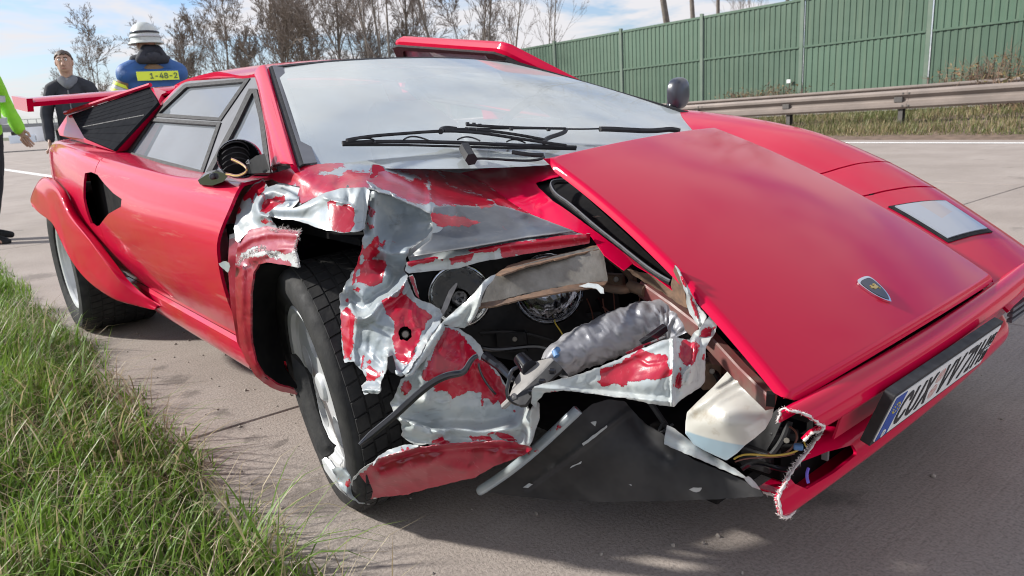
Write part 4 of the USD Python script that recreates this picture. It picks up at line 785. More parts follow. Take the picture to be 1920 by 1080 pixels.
# --- cabin
part('cabin_floor', box(-1.05, 0, .30, 1.7, 1.5, .02), dash_mat, False)
part('rear_bulkhead', shell((np.array([[-1.75, -.68, .3], [-1.75, .68, .3], [-1.9, .48, 1.04], [-1.9, -.48, 1.04]]), np.array([[0, 1, 2], [0, 2, 3]])), .02, [1, 0, 0]), white_trim, False)
dv = [[[-.10, y, .70+.0*y] for y in (-.72, 0, .72)], [[-.34, y, .735] for y in (-.70, 0, .70)], [[-.52, y, .715] for y in (-.69, 0, .69)], [[-.56, y, .62] for y in (-.69, 0, .69)], [[-.50, y, .45] for y in (-.69, 0, .69)]]
part('dashboard', shell(loft(dv, 24, 24), .01, [0, 0, 1]), dash_mat)
part('instrument_binnacle', trimesh.convex.convex_hull(np.array([(-.36, y, .725) for y in (.18, .58)]+[(-.40, y, .80) for y in (.22, .54)]+[(-.58, y, .785) for y in (.24, .52)]+[(-.57, y, .69) for y in (.2, .56)])), dash_mat, False)
def wheel_ring(c, n, R, rr, k=40):
    n = np.asarray(n, float)/np.linalg.norm(n); u = np.cross(n, [0, 1, 0]); u /= np.linalg.norm(u); w = np.cross(n, u); a = np.linspace(0, 2*np.pi, k+1)
    return tube([np.asarray(c)+R*(math.cos(x)*u+math.sin(x)*w) for x in a], rr, 8, False)
SC, SNN = np.array([-.70, .37, .765]), np.array([-.85, 0, .45])
sw = part('steering_wheel', wheel_ring(SC, SNN, .175, .015), black_trim, True)
sp_ = [SC+np.array([0, .165*math.cos(a), 0])+.165*math.sin(a)*np.array([.45, 0, .85])/.962 for a in (-.2, math.pi+.2, -math.pi/2)]
part('steering_spokes', cat([tube([SC, q], .009, 6) for q in sp_]+[box(*SC, .05, .08, .08, bev=.01)]), black_trim, 40, sw)
for y in (-.36, .36):
    st = part('seat', trimesh.convex.convex_hull(np.array([(x, y+s*w, z) for x, z, w in ((-.78, .42, .22), (-.78, .34, .22), (-1.25, .40, .23), (-1.25, .30, .23)) for s in (-1, 1)])), seat_mat, False)
    bk = np.array([(x, y+s*w, z) for x, z, w in ((-1.22, .40, .23), (-1.36, .38, .23), (-1.50, .80, .22), (-1.40, .84, .2), (-1.56, .95, .13), (-1.62, .92, .13)) for s in (-1, 1)])
    part('seat_back', trimesh.convex.convex_hull(bk), seat_mat, False, st)
part('centre_console', box(-1.0, 0, .45, .9, .26, .3, bev=.04), white_trim, False)
for s in (-1, 1):
    part('door_lining', shell((np.array([[-1.62, s*.70, .36], [-.46, s*.73, .36], [-.44, s*.715, .765], [-1.62, s*.712, .79]]), np.array([[0, 1, 2], [0, 2, 3]])), .012, [0, -s, 0]), white_trim, False)
part('window_sill_trim', cat([box(-1.0, s*.735, .795, 1.25, .02, .09, bev=.004) for s in (1,)]), white_trim, False)
part('headlining', shell(loft([crown(WT*mir+[-.03, .03, -.02], WT+[-.03, -.03, -.02], .018), crown(rC+[0, .04, -.03], (rC+[0, .04, -.03])*mir, .03)], 16, 6, kind='lin'), .006, [0, 0, -1]), white_trim)
# --- intake boxes on the shoulders
tri = [W(158, 258, 'y', -.815), W(212, 281, 'y', -.80), W(281, 163, 'y', -.56)]; IN = np.cross(tri[1]-tri[0], tri[2]-tri[0]); IN /= np.linalg.norm(IN); IN *= -np.sign(IN[1]); 
face_px = [(134, 215), (281, 163), (296, 192), (213, 281), (158, 258)]
face = np.array([onplane(a, b, tri[0], IN) for a, b in face_px])
back = np.array([-.22, .16, -.03])
brim = np.array([onplane(a, b, tri[0]+IN*.012, IN) for a, b in [(122, 212), (282, 159), (299, 190)]])
hull_pts = np.vstack([face-IN*.012, np.array([W(108, 243, 'y', -.80), W(112, 254, 'y', -.82)]), brim[:2]-IN*.012, face[:3]+back*1.1, face[3:]+np.array([-.2, .25, .0])])
for s in (1, -1):
    h = trimesh.convex.convex_hull(hull_pts); ib = part('intake_box', (np.array(h.vertices), np.array(h.faces)) if s == 1 else flip_y(h), paint, 25)
    fp = flat_poly(face, .010, IN); put('intake_grille', cat([fp]) if s == 1 else flip_y(fp), grille_black, ib, False)
    for k in range(9):
        t0 = (k+.6)/9.4; a = face[0]+(face[4]-face[0])*t0; b = face[1]+(face[2]-face[1])*min(1, t0*2.2) if t0 < .45 else face[2]+(face[3]-face[2])*((t0-.45)/.55)
        a = a+(b-a)*.03; b = b+(a-b)*.03
        sl = tube([a-IN*.0012, (a+b)/2-IN*.0012, b-IN*.0012], .0035, 5); put('louvre', sl if s == 1 else flip_y(sl), grille_black if k != 5 else black_trim, ib, False)
    bt = tube([brim[0]+IN*.0, brim[1]], .009, 6); part('intake_rim', bt if s == 1 else flip_y(bt), paint, 40, ib)
# --- rear wing
wing = part('rear_wing', None or (lambda: (lambda c: shell(loft(c, 30, 10, uk='lin'), .02, [0, 0, 1]))([[[x0+.0, y, z+.0] for y, x0, z in ((-.95, -2.50, 1.045), (0, -2.62, 1.09), (.95, -2.50, 1.045))], [[x0-.06, y, z+.018] for y, x0, z in ((-.95, -2.50, 1.045), (0, -2.62, 1.09), (.95, -2.50, 1.045))], [[x0-.30, y, z+.03] for y, x0, z in ((-.95, -2.50, 1.045), (0, -2.62, 1.09), (.95, -2.50, 1.045))]]))(), paint, 40)
for s in (-1, 1):
    part('wing_end_plate', trimesh.convex.convex_hull(np.array([(x, s*(.955+dy), z) for x, z in ((-2.44, 1.06), (-2.48, 1.005), (-2.84, 1.03), (-2.86, 1.09)) for dy in (-.012, .012)])), paint, False, wing)
    part('wing_strut', trimesh.convex.convex_hull(np.array([(x, s*y, z) for x, y, z in ((-2.55, .60, 1.06), (-2.75, .60, 1.08), (-2.65, .62, .93), (-2.88, .62, .90), (-2.55, .62, 1.06), (-2.75, .62, 1.08), (-2.65, .64, .93), (-2.88, .64, .90))])), paint, False, wing)
# --- left door, raised a little on its front hinge
def hinge(vf, ang=math.radians(5.2), piv=(-.15, 0, .74)):
    v, f = cat([vf]); q = v-piv; c, s = math.cos(ang), math.sin(ang)
    return np.stack([q[:, 0]*c+q[:, 2]*s, q[:, 1], -q[:, 0]*s+q[:, 2]*c], 1)+piv, f
ld = part('left_door', hinge(flip_y(door0)), paint, 35, label='left door tilted slightly upwards')
fo = side(frame_o)
part('left_window_frame', hinge(flip_y(cat([flat_poly(side([(219, 286), (341, 157), (352, 152), (477, 144), (485, 150), (511, 323), (378, 327)]), .03, SN, [side(up_p), side(lo_p), side(q_p)])]))), black_trim, False, ld)
lt = side([(219, 286), (340, 156), (352, 150), (479, 143), (484, 147), (513, 325)], .006)
part('left_door_frame_rail', hinge(flip_y(cat([tube(lt[1:], [.02, .024, .026, .026, .016], 8)]))), paint, 40, ld)
for nm, pp in (('left_upper_window', up_p), ('left_lower_window', lo_p), ('left_quarter_window', q_p)): part(nm, hinge(flip_y(flat_poly(side(pp, -.01), .004, SN))), side_glass, False, ld)
wlL = WT+(WB-WT)*t
part('windscreen_pillar', shell(loft([wlL+[0, -.012, -.004], wlL+[0, .012, .012], wlL+[0, .045, -.02], wlL+[-.02, .06, -.06]], 24, 12), .01, [0, .4, 1]), black_trim, 45)
# --- left front wing (undamaged): height of the crest along x, and its section
ZC = PchipInterpolator([-.50, -.35, -.164, .151, .395, .537, .724, .805, .87, .90], [.86, .852, .831, .775, .687, .618, .507, .453, .405, .375])
def wing_lines(xa, xb, nu, sgn=1, slant=.27, full=True):
    yy = [.475, .50, .55, .62, .70, .76, .81, .855, .89, .915, .93, .93] if full else [.475, .50, .55, .62, .70, .76, .81, .855, .88]
    dz = [-.060, -.047, -.038, -.022, -.007, -.001, -.002, -.012, -.034, -.075, -.14, -.22]
    C = []
    for y, d in zip(yy, dz):
        a = xa+slant*(min(y, .80)-.55) if xa > -.3 else xa; b = xb+slant*(min(y, .80)-.55) if xb < .84 else xb-.05*max(0, y-.6)
        x = np.linspace(a, b, nu); s = np.interp(x, [-.2, .36, .6, .87], [1, 1, .68, .45]) if y < .76 else np.interp(x, [0, .6, .87], [1, .9, .7])
        z = ZC(x)+d*s; C.append(np.stack([x, sgn*(y-.03*ss(.3, .88, x)), np.maximum(z, .34)], 1))
    return C
def wing_panel(xa, xb, nu=26, sgn=1, nv=40, **k): return shell(loft(wing_lines(xa, xb, nu, sgn, **k), nu, nv), .008, [0, sgn*.4, 1])
lw = part('left_front_wing', wing_panel(-.45, .358, 40), paint, 35, label='glossy undamaged wing on the left')
part('pop_up_lamp_cover', wing_panel(.364, .492, 14), paint, 35)
nose = part('nose_panel', wing_panel(.498, .88, 30), paint, 35)
WYY = [.475, .50, .55, .62, .70, .76, .81, .855, .89, .915, .93]; WDZ = [-.060, -.047, -.038, -.022, -.007, -.001, -.002, -.012, -.034, -.075, -.14]
def wing_z(x, y):
    y = y+.03*float(ss(.3, .88, x)); s = np.interp(x, [-.2, .36, .6, .87], [1, 1, .68, .45]) if y < .76 else np.interp(x, [0, .6, .87], [1, .9, .7])
    return float(ZC(x))+float(PchipInterpolator(WYY, WDZ)(y))*s
def lens_pts(grow):
    q = [(.558, .535), (.622, .742), (.742, .738), (.706, .54)]; c = np.mean(q, 0); return [tuple(c+(np.array(p)-c)*(1+grow)) for p in q]
def on_wing(q, n, off):
    a, b, c, d = map(np.array, q); g = []
    for i in np.linspace(0, 1, n):
        for j in np.linspace(0, 1, n):
            p = (a*(1-i)+b*i)*(1-j)+(d*(1-i)+c*i)*j; g.append([p[0], p[1], wing_z(*p)+off])
    return np.array(g), grid_faces(n, n)
part('lamp_bezel', shell(on_wing(lens_pts(.03), 14, .0045), .006, [0, 0, 1]), black_trim, True, nose)
lens_mat = look('clear_ribbed_lens', {'g': ('geometry', {}), 'mp': ('mapping', {'rotation': (0, 0, .5)}), 'c': ('voronoi_texture', {'scale': 120., 'randomness': .0, 'metric': 'chebychev'}), 'sp': ('separate_xyz', {}),
    'o': ('math', {'math_type': 'compare', 'value2': .628, 'value3': .03}), 'o2': ('math', {'math_type': 'compare', 'value2': .655, 'value3': .035}), 'om': ('math', {'math_type': 'multiply'}), 'of': ('math', {'math_type': 'multiply', 'value2': .35}),
    'm': ('mix', {'color1': (.30, .335, .39), 'color2': (.40, .24, .15)}), 'b': ('bump', {'strength': .35, 'distance': .0006}), 'p': ('principled_bsdf', {'roughness': .3, 'coat_weight': 1., 'coat_ior': 1.8})},
    [('g.position', 'mp.vector'), ('mp.vector', 'c.vector'), ('c.distance', 'b.height'), ('b.normal', 'p.normal'), ('g.position', 'sp.vector'), ('sp.x', 'o.value1'), ('sp.y', 'o2.value1'), ('o.value', 'om.value1'), ('o2.value', 'om.value2'), ('om.value', 'of.value1'), ('of.value', 'm.fac'), ('m.color', 'p.base_color')])
part('indicator_lens', shell(on_wing(lens_pts(-.09), 16, .0085), .006, [0, 0, 1]), lens_mat, True, nose)
# left flank, for reflections and other viewpoints
part('left_rear_quarter_panel', flip_y(cut_prism(quarter0, arch_r, -1.2, -.3)), paint, 35)
part('left_sill', flip_y(shell(loft(sill_c, 24, 28, uk='lin'), .006, [0, -1, .1])), paint)
part('left_arch_flare', flip_y(shell(loft([body_, root, mid, lip, inn], 44, 30), .004)), paint, 50)
mo = W(1268, 178, 'y', .95)
mm = trimesh.creation.icosphere(4, 1.0); q_ = np.sign(mm.vertices)*np.abs(mm.vertices)**.72; mm.vertices = q_*[.038, .050, .062]; mm.vertices[:, 0] *= np.where(mm.vertices[:, 0] < 0, .5, 1.2); mm.vertices[:, 2] += mm.vertices[:, 1]*.12; mm.apply_translation(mo+[0, 0, .004])
lm = part('left_wing_mirror', mm, mirror_shell, True)
part('mirror_foot', tube([mo+[0, -.02, -.04], mo+[.01, -.06, -.085], mo+[.02, -.10, -.10]], [.028, .022, .026], 10), gloss_black, True, lm)
# --- bonnet lid, popped up at the back and pushed askew
HA, HB, HC, HD = np.array([.838, -.48, .435]), np.array([.836, .48, .438]), np.array([.09, .40, .81]), np.array([.21, -.40, .80])
n = 56
def hood_pt(u, v):
    """u: right to left, v: front to rear."""
    p = (HA*(1-u)+HB*u)*(1-v)+(HD*(1-u)+HC*u)*v
    p = p+np.array([.06, 0, .100])*v*(1-v)*.95+np.array([.02, 0, .016])*4*u*(1-u)*(1-.4*v)
    e = min(u, 1-u)*.9, min(v, 1-v)*.85
    d = np.array([max(0, 1-e[0]/.016), max(0, 1-e[1]/.016)]); q = min(1, np.hypot(*d))
    return p-np.array([.38, 0, .92])*.015*(1-math.sqrt(max(0, 1-q*q)))
us = np.r_[np.linspace(0, .02, 6)[:-1], np.linspace(.02, .98, n-10), np.linspace(.98, 1, 6)[1:]]
hg = np.array([[hood_pt(u, v) for u in us] for v in us])
# round the two rear corners a little
for i in range(n):
    for j in range(n):
        u, v = us[j], us[i]
        for cu in (0, 1):
            for cv, rr in ((1, .05), (0, .03)):
                a, b = abs(u-cu), abs(v-cv)
                if a < rr and b < rr:
                    x, y = rr-a, rr-b; m = max(x, y); k = m/max(np.hypot(x, y), 1e-9)
                    hg[i, j] = hood_pt(cu+(rr-x*k)*(1 if cu == 0 else -1), cv+(rr-y*k)*(1 if cv == 0 else -1))
hood = part('bonnet_lid', shell((hg.reshape(-1, 3), grid_faces(n, n)), .016, [.4, 0, 1]), paint, 38, label='smooth red bonnet lid standing proud of the body')
def hood_n(u, v): a = hood_pt(u+.01, v)-hood_pt(u-.01, v); b = hood_pt(u, v+.01)-hood_pt(u, v-.01); q = np.cross(a, b); q /= np.linalg.norm(q); return q*np.sign(q[2])
# shield emblem
hp = W(1640, 546, 'y', .0); v0 = (HA[0]-hp[0])/(HA[0]-.15)
N = hood_n(.5, v0); c0 = hood_pt(.5, v0); fx = np.cross([0, 1., 0], N); fx /= np.linalg.norm(fx); 
c0 = onplane(1640, 545, c0, N); fy = np.cross(N, fx)
def shield(s):
    a = [(-.52, .0)]; top = [(-.50, .50), (-.44, .9), ]
    pts = [(-.50, 0), (-.49, .26), (-.40, .49), (-.18, .50), (.10, .42), (.34, .25), (.52, 0.)]
    q = spline(np.array([(x, y, 0) for x, y in pts]), 24)[:, :2]; q = np.vstack([q, q[::-1][1:-1]*[1, -1]]); return q*s
def badge(s, z, th):
    m = trimesh.creation.extrude_polygon(Polygon(shield(1.)*[.066*s, .052*s]).buffer(0), th, engine='earcut'); T = np.eye(4); T[:3, 0], T[:3, 1], T[:3, 2], T[:3, 3] = fx, fy, N, c0+N*z; m.apply_transform(T); return m
em = part('shield_emblem', badge(1.08, .0, .0045), chrome, False, hood)
part('emblem_field', badge(.90, .0042, .0012), gloss_black, False, em) if False else put('emblem_field', badge(.90, .0042, .0012), gloss_black, em, False)
# a charging bull in relief: body, head, legs and tail as one small golden figure
bull = shapely.union_all([LineString(q).buffer(w) for q, w in (([(-.0105, .0), (.004, .001)], .0042), ([(.004, .001), (.0095, -.0035)], .0030), ([(.0095, -.0035), (.0125, -.001)], .0010), ([(-.010, .0), (-.013, -.0065), (-.0115, -.010)], .0014), ([(-.007, -.002), (-.006, -.0095)], .0014), ([(.003, -.002), (.0065, -.009)], .0013), ([(.0055, -.001), (.0105, -.0085)], .0012), ([(-.0125, .003), (-.016, .0075), (-.012, .0085)], .0008))])
bm = trimesh.creation.extrude_polygon(bull, .0012, engine='earcut'); T = np.eye(4); T[:3, 0], T[:3, 1], T[:3, 2], T[:3, 3] = -fy*.8, fx*.8, N, c0+N*.0054+fx*(-.004); bm.apply_transform(T); put('emblem_bull', bm, gold, em, False)
# --- bumper: section swept along y, torn off on the right
def bump_sweep(sec, ys, y1, n=44, nv=None, bow=.022, jag=.0, seed=1):
    """The section's points swept along y, each from its own torn start (ys) to y1."""
    C = []
    ys = np.broadcast_to(np.asarray(ys, float), (len(sec),))
    for (x, z), y0 in zip(sec, ys):
        y = np.r_[np.linspace(y0, y0+.05, 12)[:-1], np.linspace(y0+.05, y1, n-11)]; C.append(np.stack([x-bow*y*y/.5, y, np.full(n, z)], 1))
    V, F = loft(C, n, nv or 5*len(sec), uk='lin'); V = V.reshape(-1, n, 3)
    if jag:
        e = jag*fbm(np.c_[np.arange(len(V))*.31, np.full(len(V), seed), np.full(len(V), .3)], 3, seed); V[:, :12, 1] += e[:, None]*np.linspace(1, 0, 12)[None]
    return V.reshape(-1, 3), F, V[:, 0]
sec_top = [(.834, .398), (.842, .423), (.856, .431), (.873, .423), (.885, .406), (.886, .392), (.878, .379), (.860, .367), (.850, .352)]
bs = bump_sweep(sec_top, [-.485, -.498, -.500, -.482, -.462, -.448, -.436, -.432, -.440], .86, jag=.012, seed=3); torn_top = bs[2]
bmp = part('bumper', shell(bs[:2], .005, [1, 0, .3]), paint, 40, label='red front bumper torn off short on the right')
sec_rec = [(.850, .354), (.844, .343), (.836, .312), (.832, .298)]
part('bumper_recess', shell(bump_sweep(sec_rec, -.30, .80)[:2], .004, [1, 0, 0]), paint, 40, bmp)
sec_low = [(.77, .294), (.800, .292), (.810, .286), (.824, .270), (.835, .250), (.838, .230), (.832, .208), (.818, .194), (.79, .188), (.73, .186)]
bl_ = bump_sweep(sec_low, [-.227, -.292, -.350, -.440, -.480, -.478, -.448, -.405, -.375, -.37], .78, 60, jag=.012, seed=8); torn_low = bl_[2]
bl_ = (np.stack([bl_[0][:, 0]-6*np.clip(bl_[0][:, 1]-.70, 0, 1)**2, bl_[0][:, 1], bl_[0][:, 2]+0*bl_[0][:, 1]], 1), bl_[1])
sl = solid1(bl_[0], bl_[1], .006, np.array([1., 0, .3]))
def cut_box(vf, pts_yz, x0, x1):
    v, f = vf; a = m3.Manifold(m3.Mesh(v.astype(np.float32), f.astype(np.uint32))); p = trimesh.creation.extrude_polygon(Polygon(pts_yz).buffer(.006).buffer(-.002), x1-x0, engine='earcut')
    p.apply_transform(np.array([[0, 0, 1, x0], [1, 0, 0, 0], [0, 1, 0, 0], [0, 0, 0, 1.]])); p.fix_normals(); b = m3.Manifold(m3.Mesh(np.asarray(p.vertices, np.float32), np.asarray(p.faces, np.uint32)))
    if a.is_empty(): return vf
    c = (a-b).to_mesh(); return np.array(c.vert_properties[:, :3], float), np.array(c.tri_verts, int)
slo = [(W(px, py, 'x', .828)[1], W(px, py, 'x', .828)[2]) for px, py in ((1492, 880), (1497, 905), (1512, 912), (1560, 880), (1598, 848), (1596, 838), (1560, 854), (1520, 876))]
sl = cut_box(sl, slo, .775, 1.05)
lip_ = part('front_spoiler_lip', sl, paint, 35, bmp)
part('spoiler_slot', box(.765, -.275, .243, .02, .15, .07), void_black, False, bmp)
part('nose_crossbar', box(.79, .22, .385, .03, 1.15, .085), void_black, False, bmp)
for y_ in (-.26,): part('slot_wire_clip', box(.795, y_, .24, .012, .006, .02), lampgrey, False, bmp)
part('left_lamp_grille', cat([box(.852, .66, z, .012, .20, .008) for z in (.31, .325, .34)]), silver_trim, False, bmp)
# number plate
pc = np.mean([W(1677, 735, 'y', -.266), W(1877, 606, 'y', .266), W(1622, 839, 'y', -.272), W(1834, 678, 'y', .272)], 0)
pA, pB, pC, pD = W(1677, 735, 'y', -.268), W(1877, 602, 'y', .268), W(1834, 679, 'y', .27), W(1622, 839, 'y', -.272)
ex = ((pB-pA)+(pC-pD)); ex /= np.linalg.norm(ex); ey = ((pA-pD)+(pB-pC)); ey -= ex*np.dot(ex, ey); ey /= np.linalg.norm(ey); en = np.cross(ex, ey)
if en[0] < 0: en = -en
o = (pA+pB+pC+pD)/4; pw, ph = (np.linalg.norm(pB-pA)+np.linalg.norm(pC-pD))/2, (np.linalg.norm(pA-pD)+np.linalg.norm(pB-pC))/2
PT = np.eye(4); PT[:3, 0], PT[:3, 1], PT[:3, 2], PT[:3, 3] = ex, ey, np.cross(ex, ey), o
def pl(m): m = m.copy(); m.apply_transform(PT); return m
sg = np.sign(np.dot(np.cross(ex, ey), en))
fr = trimesh.creation.extrude_polygon(shapely.box(-pw/2, -ph/2, pw/2, ph/2).buffer(-.006).buffer(.006), .018, engine='earcut'); fr.apply_translation([0, 0, -.014])
plate = part('number_plate', pl(fr), black_plastic, False, label='black-framed European number plate')
q = shapely.box(-.262, -.055, .262, .055).buffer(-.006).buffer(.006); s_ = min(1., (pw-.012)/.524)
fm = trimesh.creation.extrude_polygon(shapely.affinity.scale(q, s_, min(1., (ph-.016)/.11), origin=(0, 0)), .0015, engine='earcut'); fm.apply_translation([0, .0, .0042]); put('plate_face', pl(fm), plate_white, plate, False)
hb = min(.104, ph-.02)
bl = trimesh.creation.box([.044, hb, .001]); bl.apply_translation([-.262*s_+.026, 0, .0062]); put('country_band', pl(bl), plate_blue, plate, False)
def letters(txt, x, y, h, wdt, z=.0060, mt=ink, nm='letter'):
    m = meshkit.text_mesh(txt, h, .0010, bold=True); b = m.bounds; m.apply_translation([-b[0, 0], -b[0, 1], 0]); m.apply_scale([wdt/(b[1, 0]-b[0, 0]), h/(b[1, 1]-b[0, 1]), 1]); m.apply_translation([x, y, z]); put(nm, pl(m), mt, plate, False)
hh = .075; k0 = -.262*s_+.056
for ch, x, w in (('C', 0, .042), ('U', .050, .042), ('X', .100, .046), ('V', .190, .046), ('V', .243, .046), ('7', .304, .042), ('1', .352, .020), ('H', .384, .040)): letters(ch, k0+x, -hh/2, hh, w)
letters('03', k0+.433, .006, .030, .028, nm='season_month'); letters('10', k0+.433, -.037, .030, .028, nm='season_month')
part('season_rule', pl((lambda m: (m.apply_translation([k0+.447, 0, .0062]), m)[1])(trimesh.creation.box([.028, .002, .001]))), ink, False, plate)
letters('D', -.262*s_+.018, -.044, .016, .012, .0072, plate_white, 'country_letter')
star = [(.011*math.cos(a), .020+.011*math.sin(a)) for a in np.linspace(0, 2*np.pi, 13)[:-1]]
st_ = cat([trimesh.creation.cylinder(.0016, .0008, sections=8, transform=trimesh.transformations.translation_matrix([-.262*s_+.026+a, b, .0072])) for a, b in star]); vv, ff = st_; vv = vv@PT[:3, :3].T+PT[:3, 3]; put('star_ring', (vv, ff), plain('star_yellow', (.75, .6, .05), None, rough=.4), plate, False)
for dy in (.019, -.019): cy_ = trimesh.creation.cylinder(.0165, .0009, sections=24); cy_.apply_translation([k0+.170, dy, .0062]); put('seal_sticker', pl(cy_), seal_red, plate, False)
# --- wheels
def tyre(cx, cy, cz, R, w, Ri, tread, seed, nseg=96, side=-1):
    """Tyre with shaped shoulders and cut tread blocks; axis along y."""
    h = w/2
    prof_ = [(Ri, -h*.80), (Ri+.012, -h*.92), ((R+Ri)/2-.004, -h*1.0), (R-.022, -h*.97), (R-.008, -h*.88), (R, -h*.74)]
    full = prof_+[(R+.001, 0.)]+[(a, -b) for a, b in prof_[::-1]]
    return lathe(full, (cx, cy, cz), (0, 1, 0), nseg)
def tread_blocks(cx, cy, cz, R, w, rows, pitch, seed):
    """Raised tread blocks of a directional pattern, joined as one part."""
    B = []; r = np.random.default_rng(seed); nb_ = int(2*np.pi*R/pitch); rw = w*.80/rows
    for j in range(rows):
        y0 = -w*.40+j*rw+(.002 if j not in (2, 4) else .006); y1 = -w*.40+(j+1)*rw-.002
        for i in range(nb_):
            q_ = abs(j-(rows-1)/2)/rows; a0 = 2*np.pi*(i+(.33*j if j < rows/2 else .33*(rows-1-j)+.2))/nb_; a1 = a0+2*np.pi/nb_*.88; sk = .012*(1 if j < rows/2 else -1)*(1+2*q_)
            pts = [((R+(-.001 if k < 4 else .0065))*np.array([math.cos(a), 0, math.sin(a)])+[0, y, 0]) for k, (a, y) in enumerate([(a0, y0), (a1, y0), (a1+sk, y1), (a0+sk, y1)]*2)]
            v = np.array(pts)+[cx, cy, cz]; f = np.array([[4, 5, 6], [4, 6, 7]]+[q for k in range(4) for q in ([k, (k+1) % 4, 4+(k+1) % 4], [k, 4+(k+1) % 4, 4+k])]); B.append((v, f))
    return cat(B)
def tilt(vf, c, camber, toe):
    v, f = cat([vf]); q = v-c; a, b = math.radians(camber), math.radians(toe)
    q = np.stack([q[:, 0], q[:, 1]*math.cos(a)-q[:, 2]*math.sin(a), q[:, 1]*math.sin(a)+q[:, 2]*math.cos(a)], 1); q = np.stack([q[:, 0]*math.cos(b)-q[:, 1]*math.sin(b), q[:, 0]*math.sin(b)+q[:, 1]*math.cos(b), q[:, 2]], 1)
    return q+c, f
def rim_parts(c, Ri, w, sgn, dish):
    """Wheel: barrel, outer lip, dished disc with five round holes, hub. sgn: side on which its face looks."""
    cx, cy, cz = c; o = sgn*w/2
    lipv = lathe([(Ri-.012, -.02), (Ri+.010, -.012), (Ri+.013, 0.), (Ri+.006, .004), (Ri-.006, .0), (Ri-.013, -.018), (Ri-.016, -dish*.6), (Ri-.020, -dish)], (cx, cy+o, cz), (0, sgn, 0), 72)
    disc_o = shapely.Point(0, 0).buffer(Ri-.018, 48); holes = [shapely.Point((Ri*.60)*math.cos(a), (Ri*.60)*math.sin(a)).buffer(Ri*.20, 20) for a in np.arange(5)*2*np.pi/5+.3]
    d = trimesh.creation.extrude_polygon(disc_o.difference(shapely.union_all(holes)), .018, engine='earcut'); d.apply_transform(np.array([[1, 0, 0, cx], [0, 0, sgn, cy+o-sgn*(dish)], [0, 1, 0, cz], [0, 0, 0, 1.]])); d.fix_normals()
    hub = lathe([(0, .010), (.028, .010), (.033, .006), (.036, 0.), (.046, -.004), (.050, -.012)], (cx, cy+o-sgn*(dish-.018), cz), (0, sgn, 0), 28)
    cups = cat([lathe([(Ri*.201, .019), (Ri*.205, -.045)], (cx+(Ri*.60)*math.cos(a), cy+o-sgn*dish, cz+(Ri*.60)*math.sin(a)), (0, sgn, 0), 24) for a in np.arange(5)*2*np.pi/5+.3])
    barrel = lathe([(Ri-.008, -w*.9), (Ri-.012, -.01)], (cx, cy+o, cz), (0, sgn, 0), 48)
    bk = trimesh.creation.cylinder(Ri-.03, .01, sections=40); bk.apply_transform(np.array([[1, 0, 0, cx], [0, 0, 1, cy+o-sgn*(dish+.05)], [0, 1, 0, cz], [0, 0, 0, 1.]]))
    return lipv, (np.array(d.vertices), np.array(d.faces)), hub, cups, barrel, (np.array(bk.vertices), np.array(bk.faces))
def wheel(name, c, R, w, Ri, sgn, dish, camber=0, toe=0, tread=True, label=None, squash=0):
    c = np.asarray(c, float); T_ = lambda vf: tilt(vf, c, camber, toe)
    def sq(vf):
        v, f = vf; v = v.copy(); b = v[:, 2] < squash; v[:, 1] = np.where(b, c[1]+(v[:, 1]-c[1])*(1+.8*(squash-v[:, 2])), v[:, 1]); v[:, 2] = np.maximum(v[:, 2], .002); return v, f
    w_ = part(name, sq(T_(tyre(*c, R, w, Ri+.008, tread, 1))), tyre_mat, 30, label=label)
    if tread: put('tread_blocks', sq(T_(tread_blocks(*c, R-.002, w, 6, .034, 2))), tyre_mat, w_, False)
    l, d, h, cu, ba, bk = rim_parts(c, Ri, w*.86, sgn, dish)
    rm = put('rim', T_(cat([l, ba])), rim_mat, w_, 40); put('disc', T_(cat([d, cu])), rim_mat, rm if False else w_, 30); put('hub_cap', T_(h), rim_mat, w_, 40); put('brake_disc', T_(bk), void_black, w_, False)
    return w_
wheel('rear_wheel', (-2.47, -.795, .312), .312, .345, .195, -1, .09)
wheel('rear_wheel', (-2.47, .795, .312), .312, .345, .195, 1, .09, tread=False)
FWC = (-.156, -.727, .295)
wheel('front_wheel', FWC, .300, .225, .194, -1, .034, camber=5.0, toe=-11.4, label='bent right front wheel with buckled rim', squash=.05)
wheel('front_wheel', (0, .80, .30), .302, .225, .19, 1, .05, tread=False)
# --- dark inner structure
part('front_bulkhead', box(.02, .0, .42, .02, 1.0, .50), void_black, False)
part('front_wheel_well', cat([box(-.20, -.58, .43, .44, .02, .46), box(-.43, -.70, .48, .02, .36, .38), box(-.2, -.66, .66, .50, .24, .015)]), void_black, False)
part('engine_bay_floor', cat([box(.34, .05, .165, .66, .95, .02), box(.60, .25, .20, .34, 1.15, .02), box(.765, .26, .31, .012, 1.05, .20), box(.2, .50, .30, 1.1, .02, .30)]), void_black, False)
part('radiator_panel', box(.38, .18, .31, .72, .02, .26), void_black, False)
part('underbody', box(-1.4, 0, .215, 2.2, 1.25, .03), void_black, False)
part('left_wheel_well', cat([box(0, .56, .40, 1.0, .02, .42), box(.0, .74, .6, .9, .34, .02)]), void_black, False)
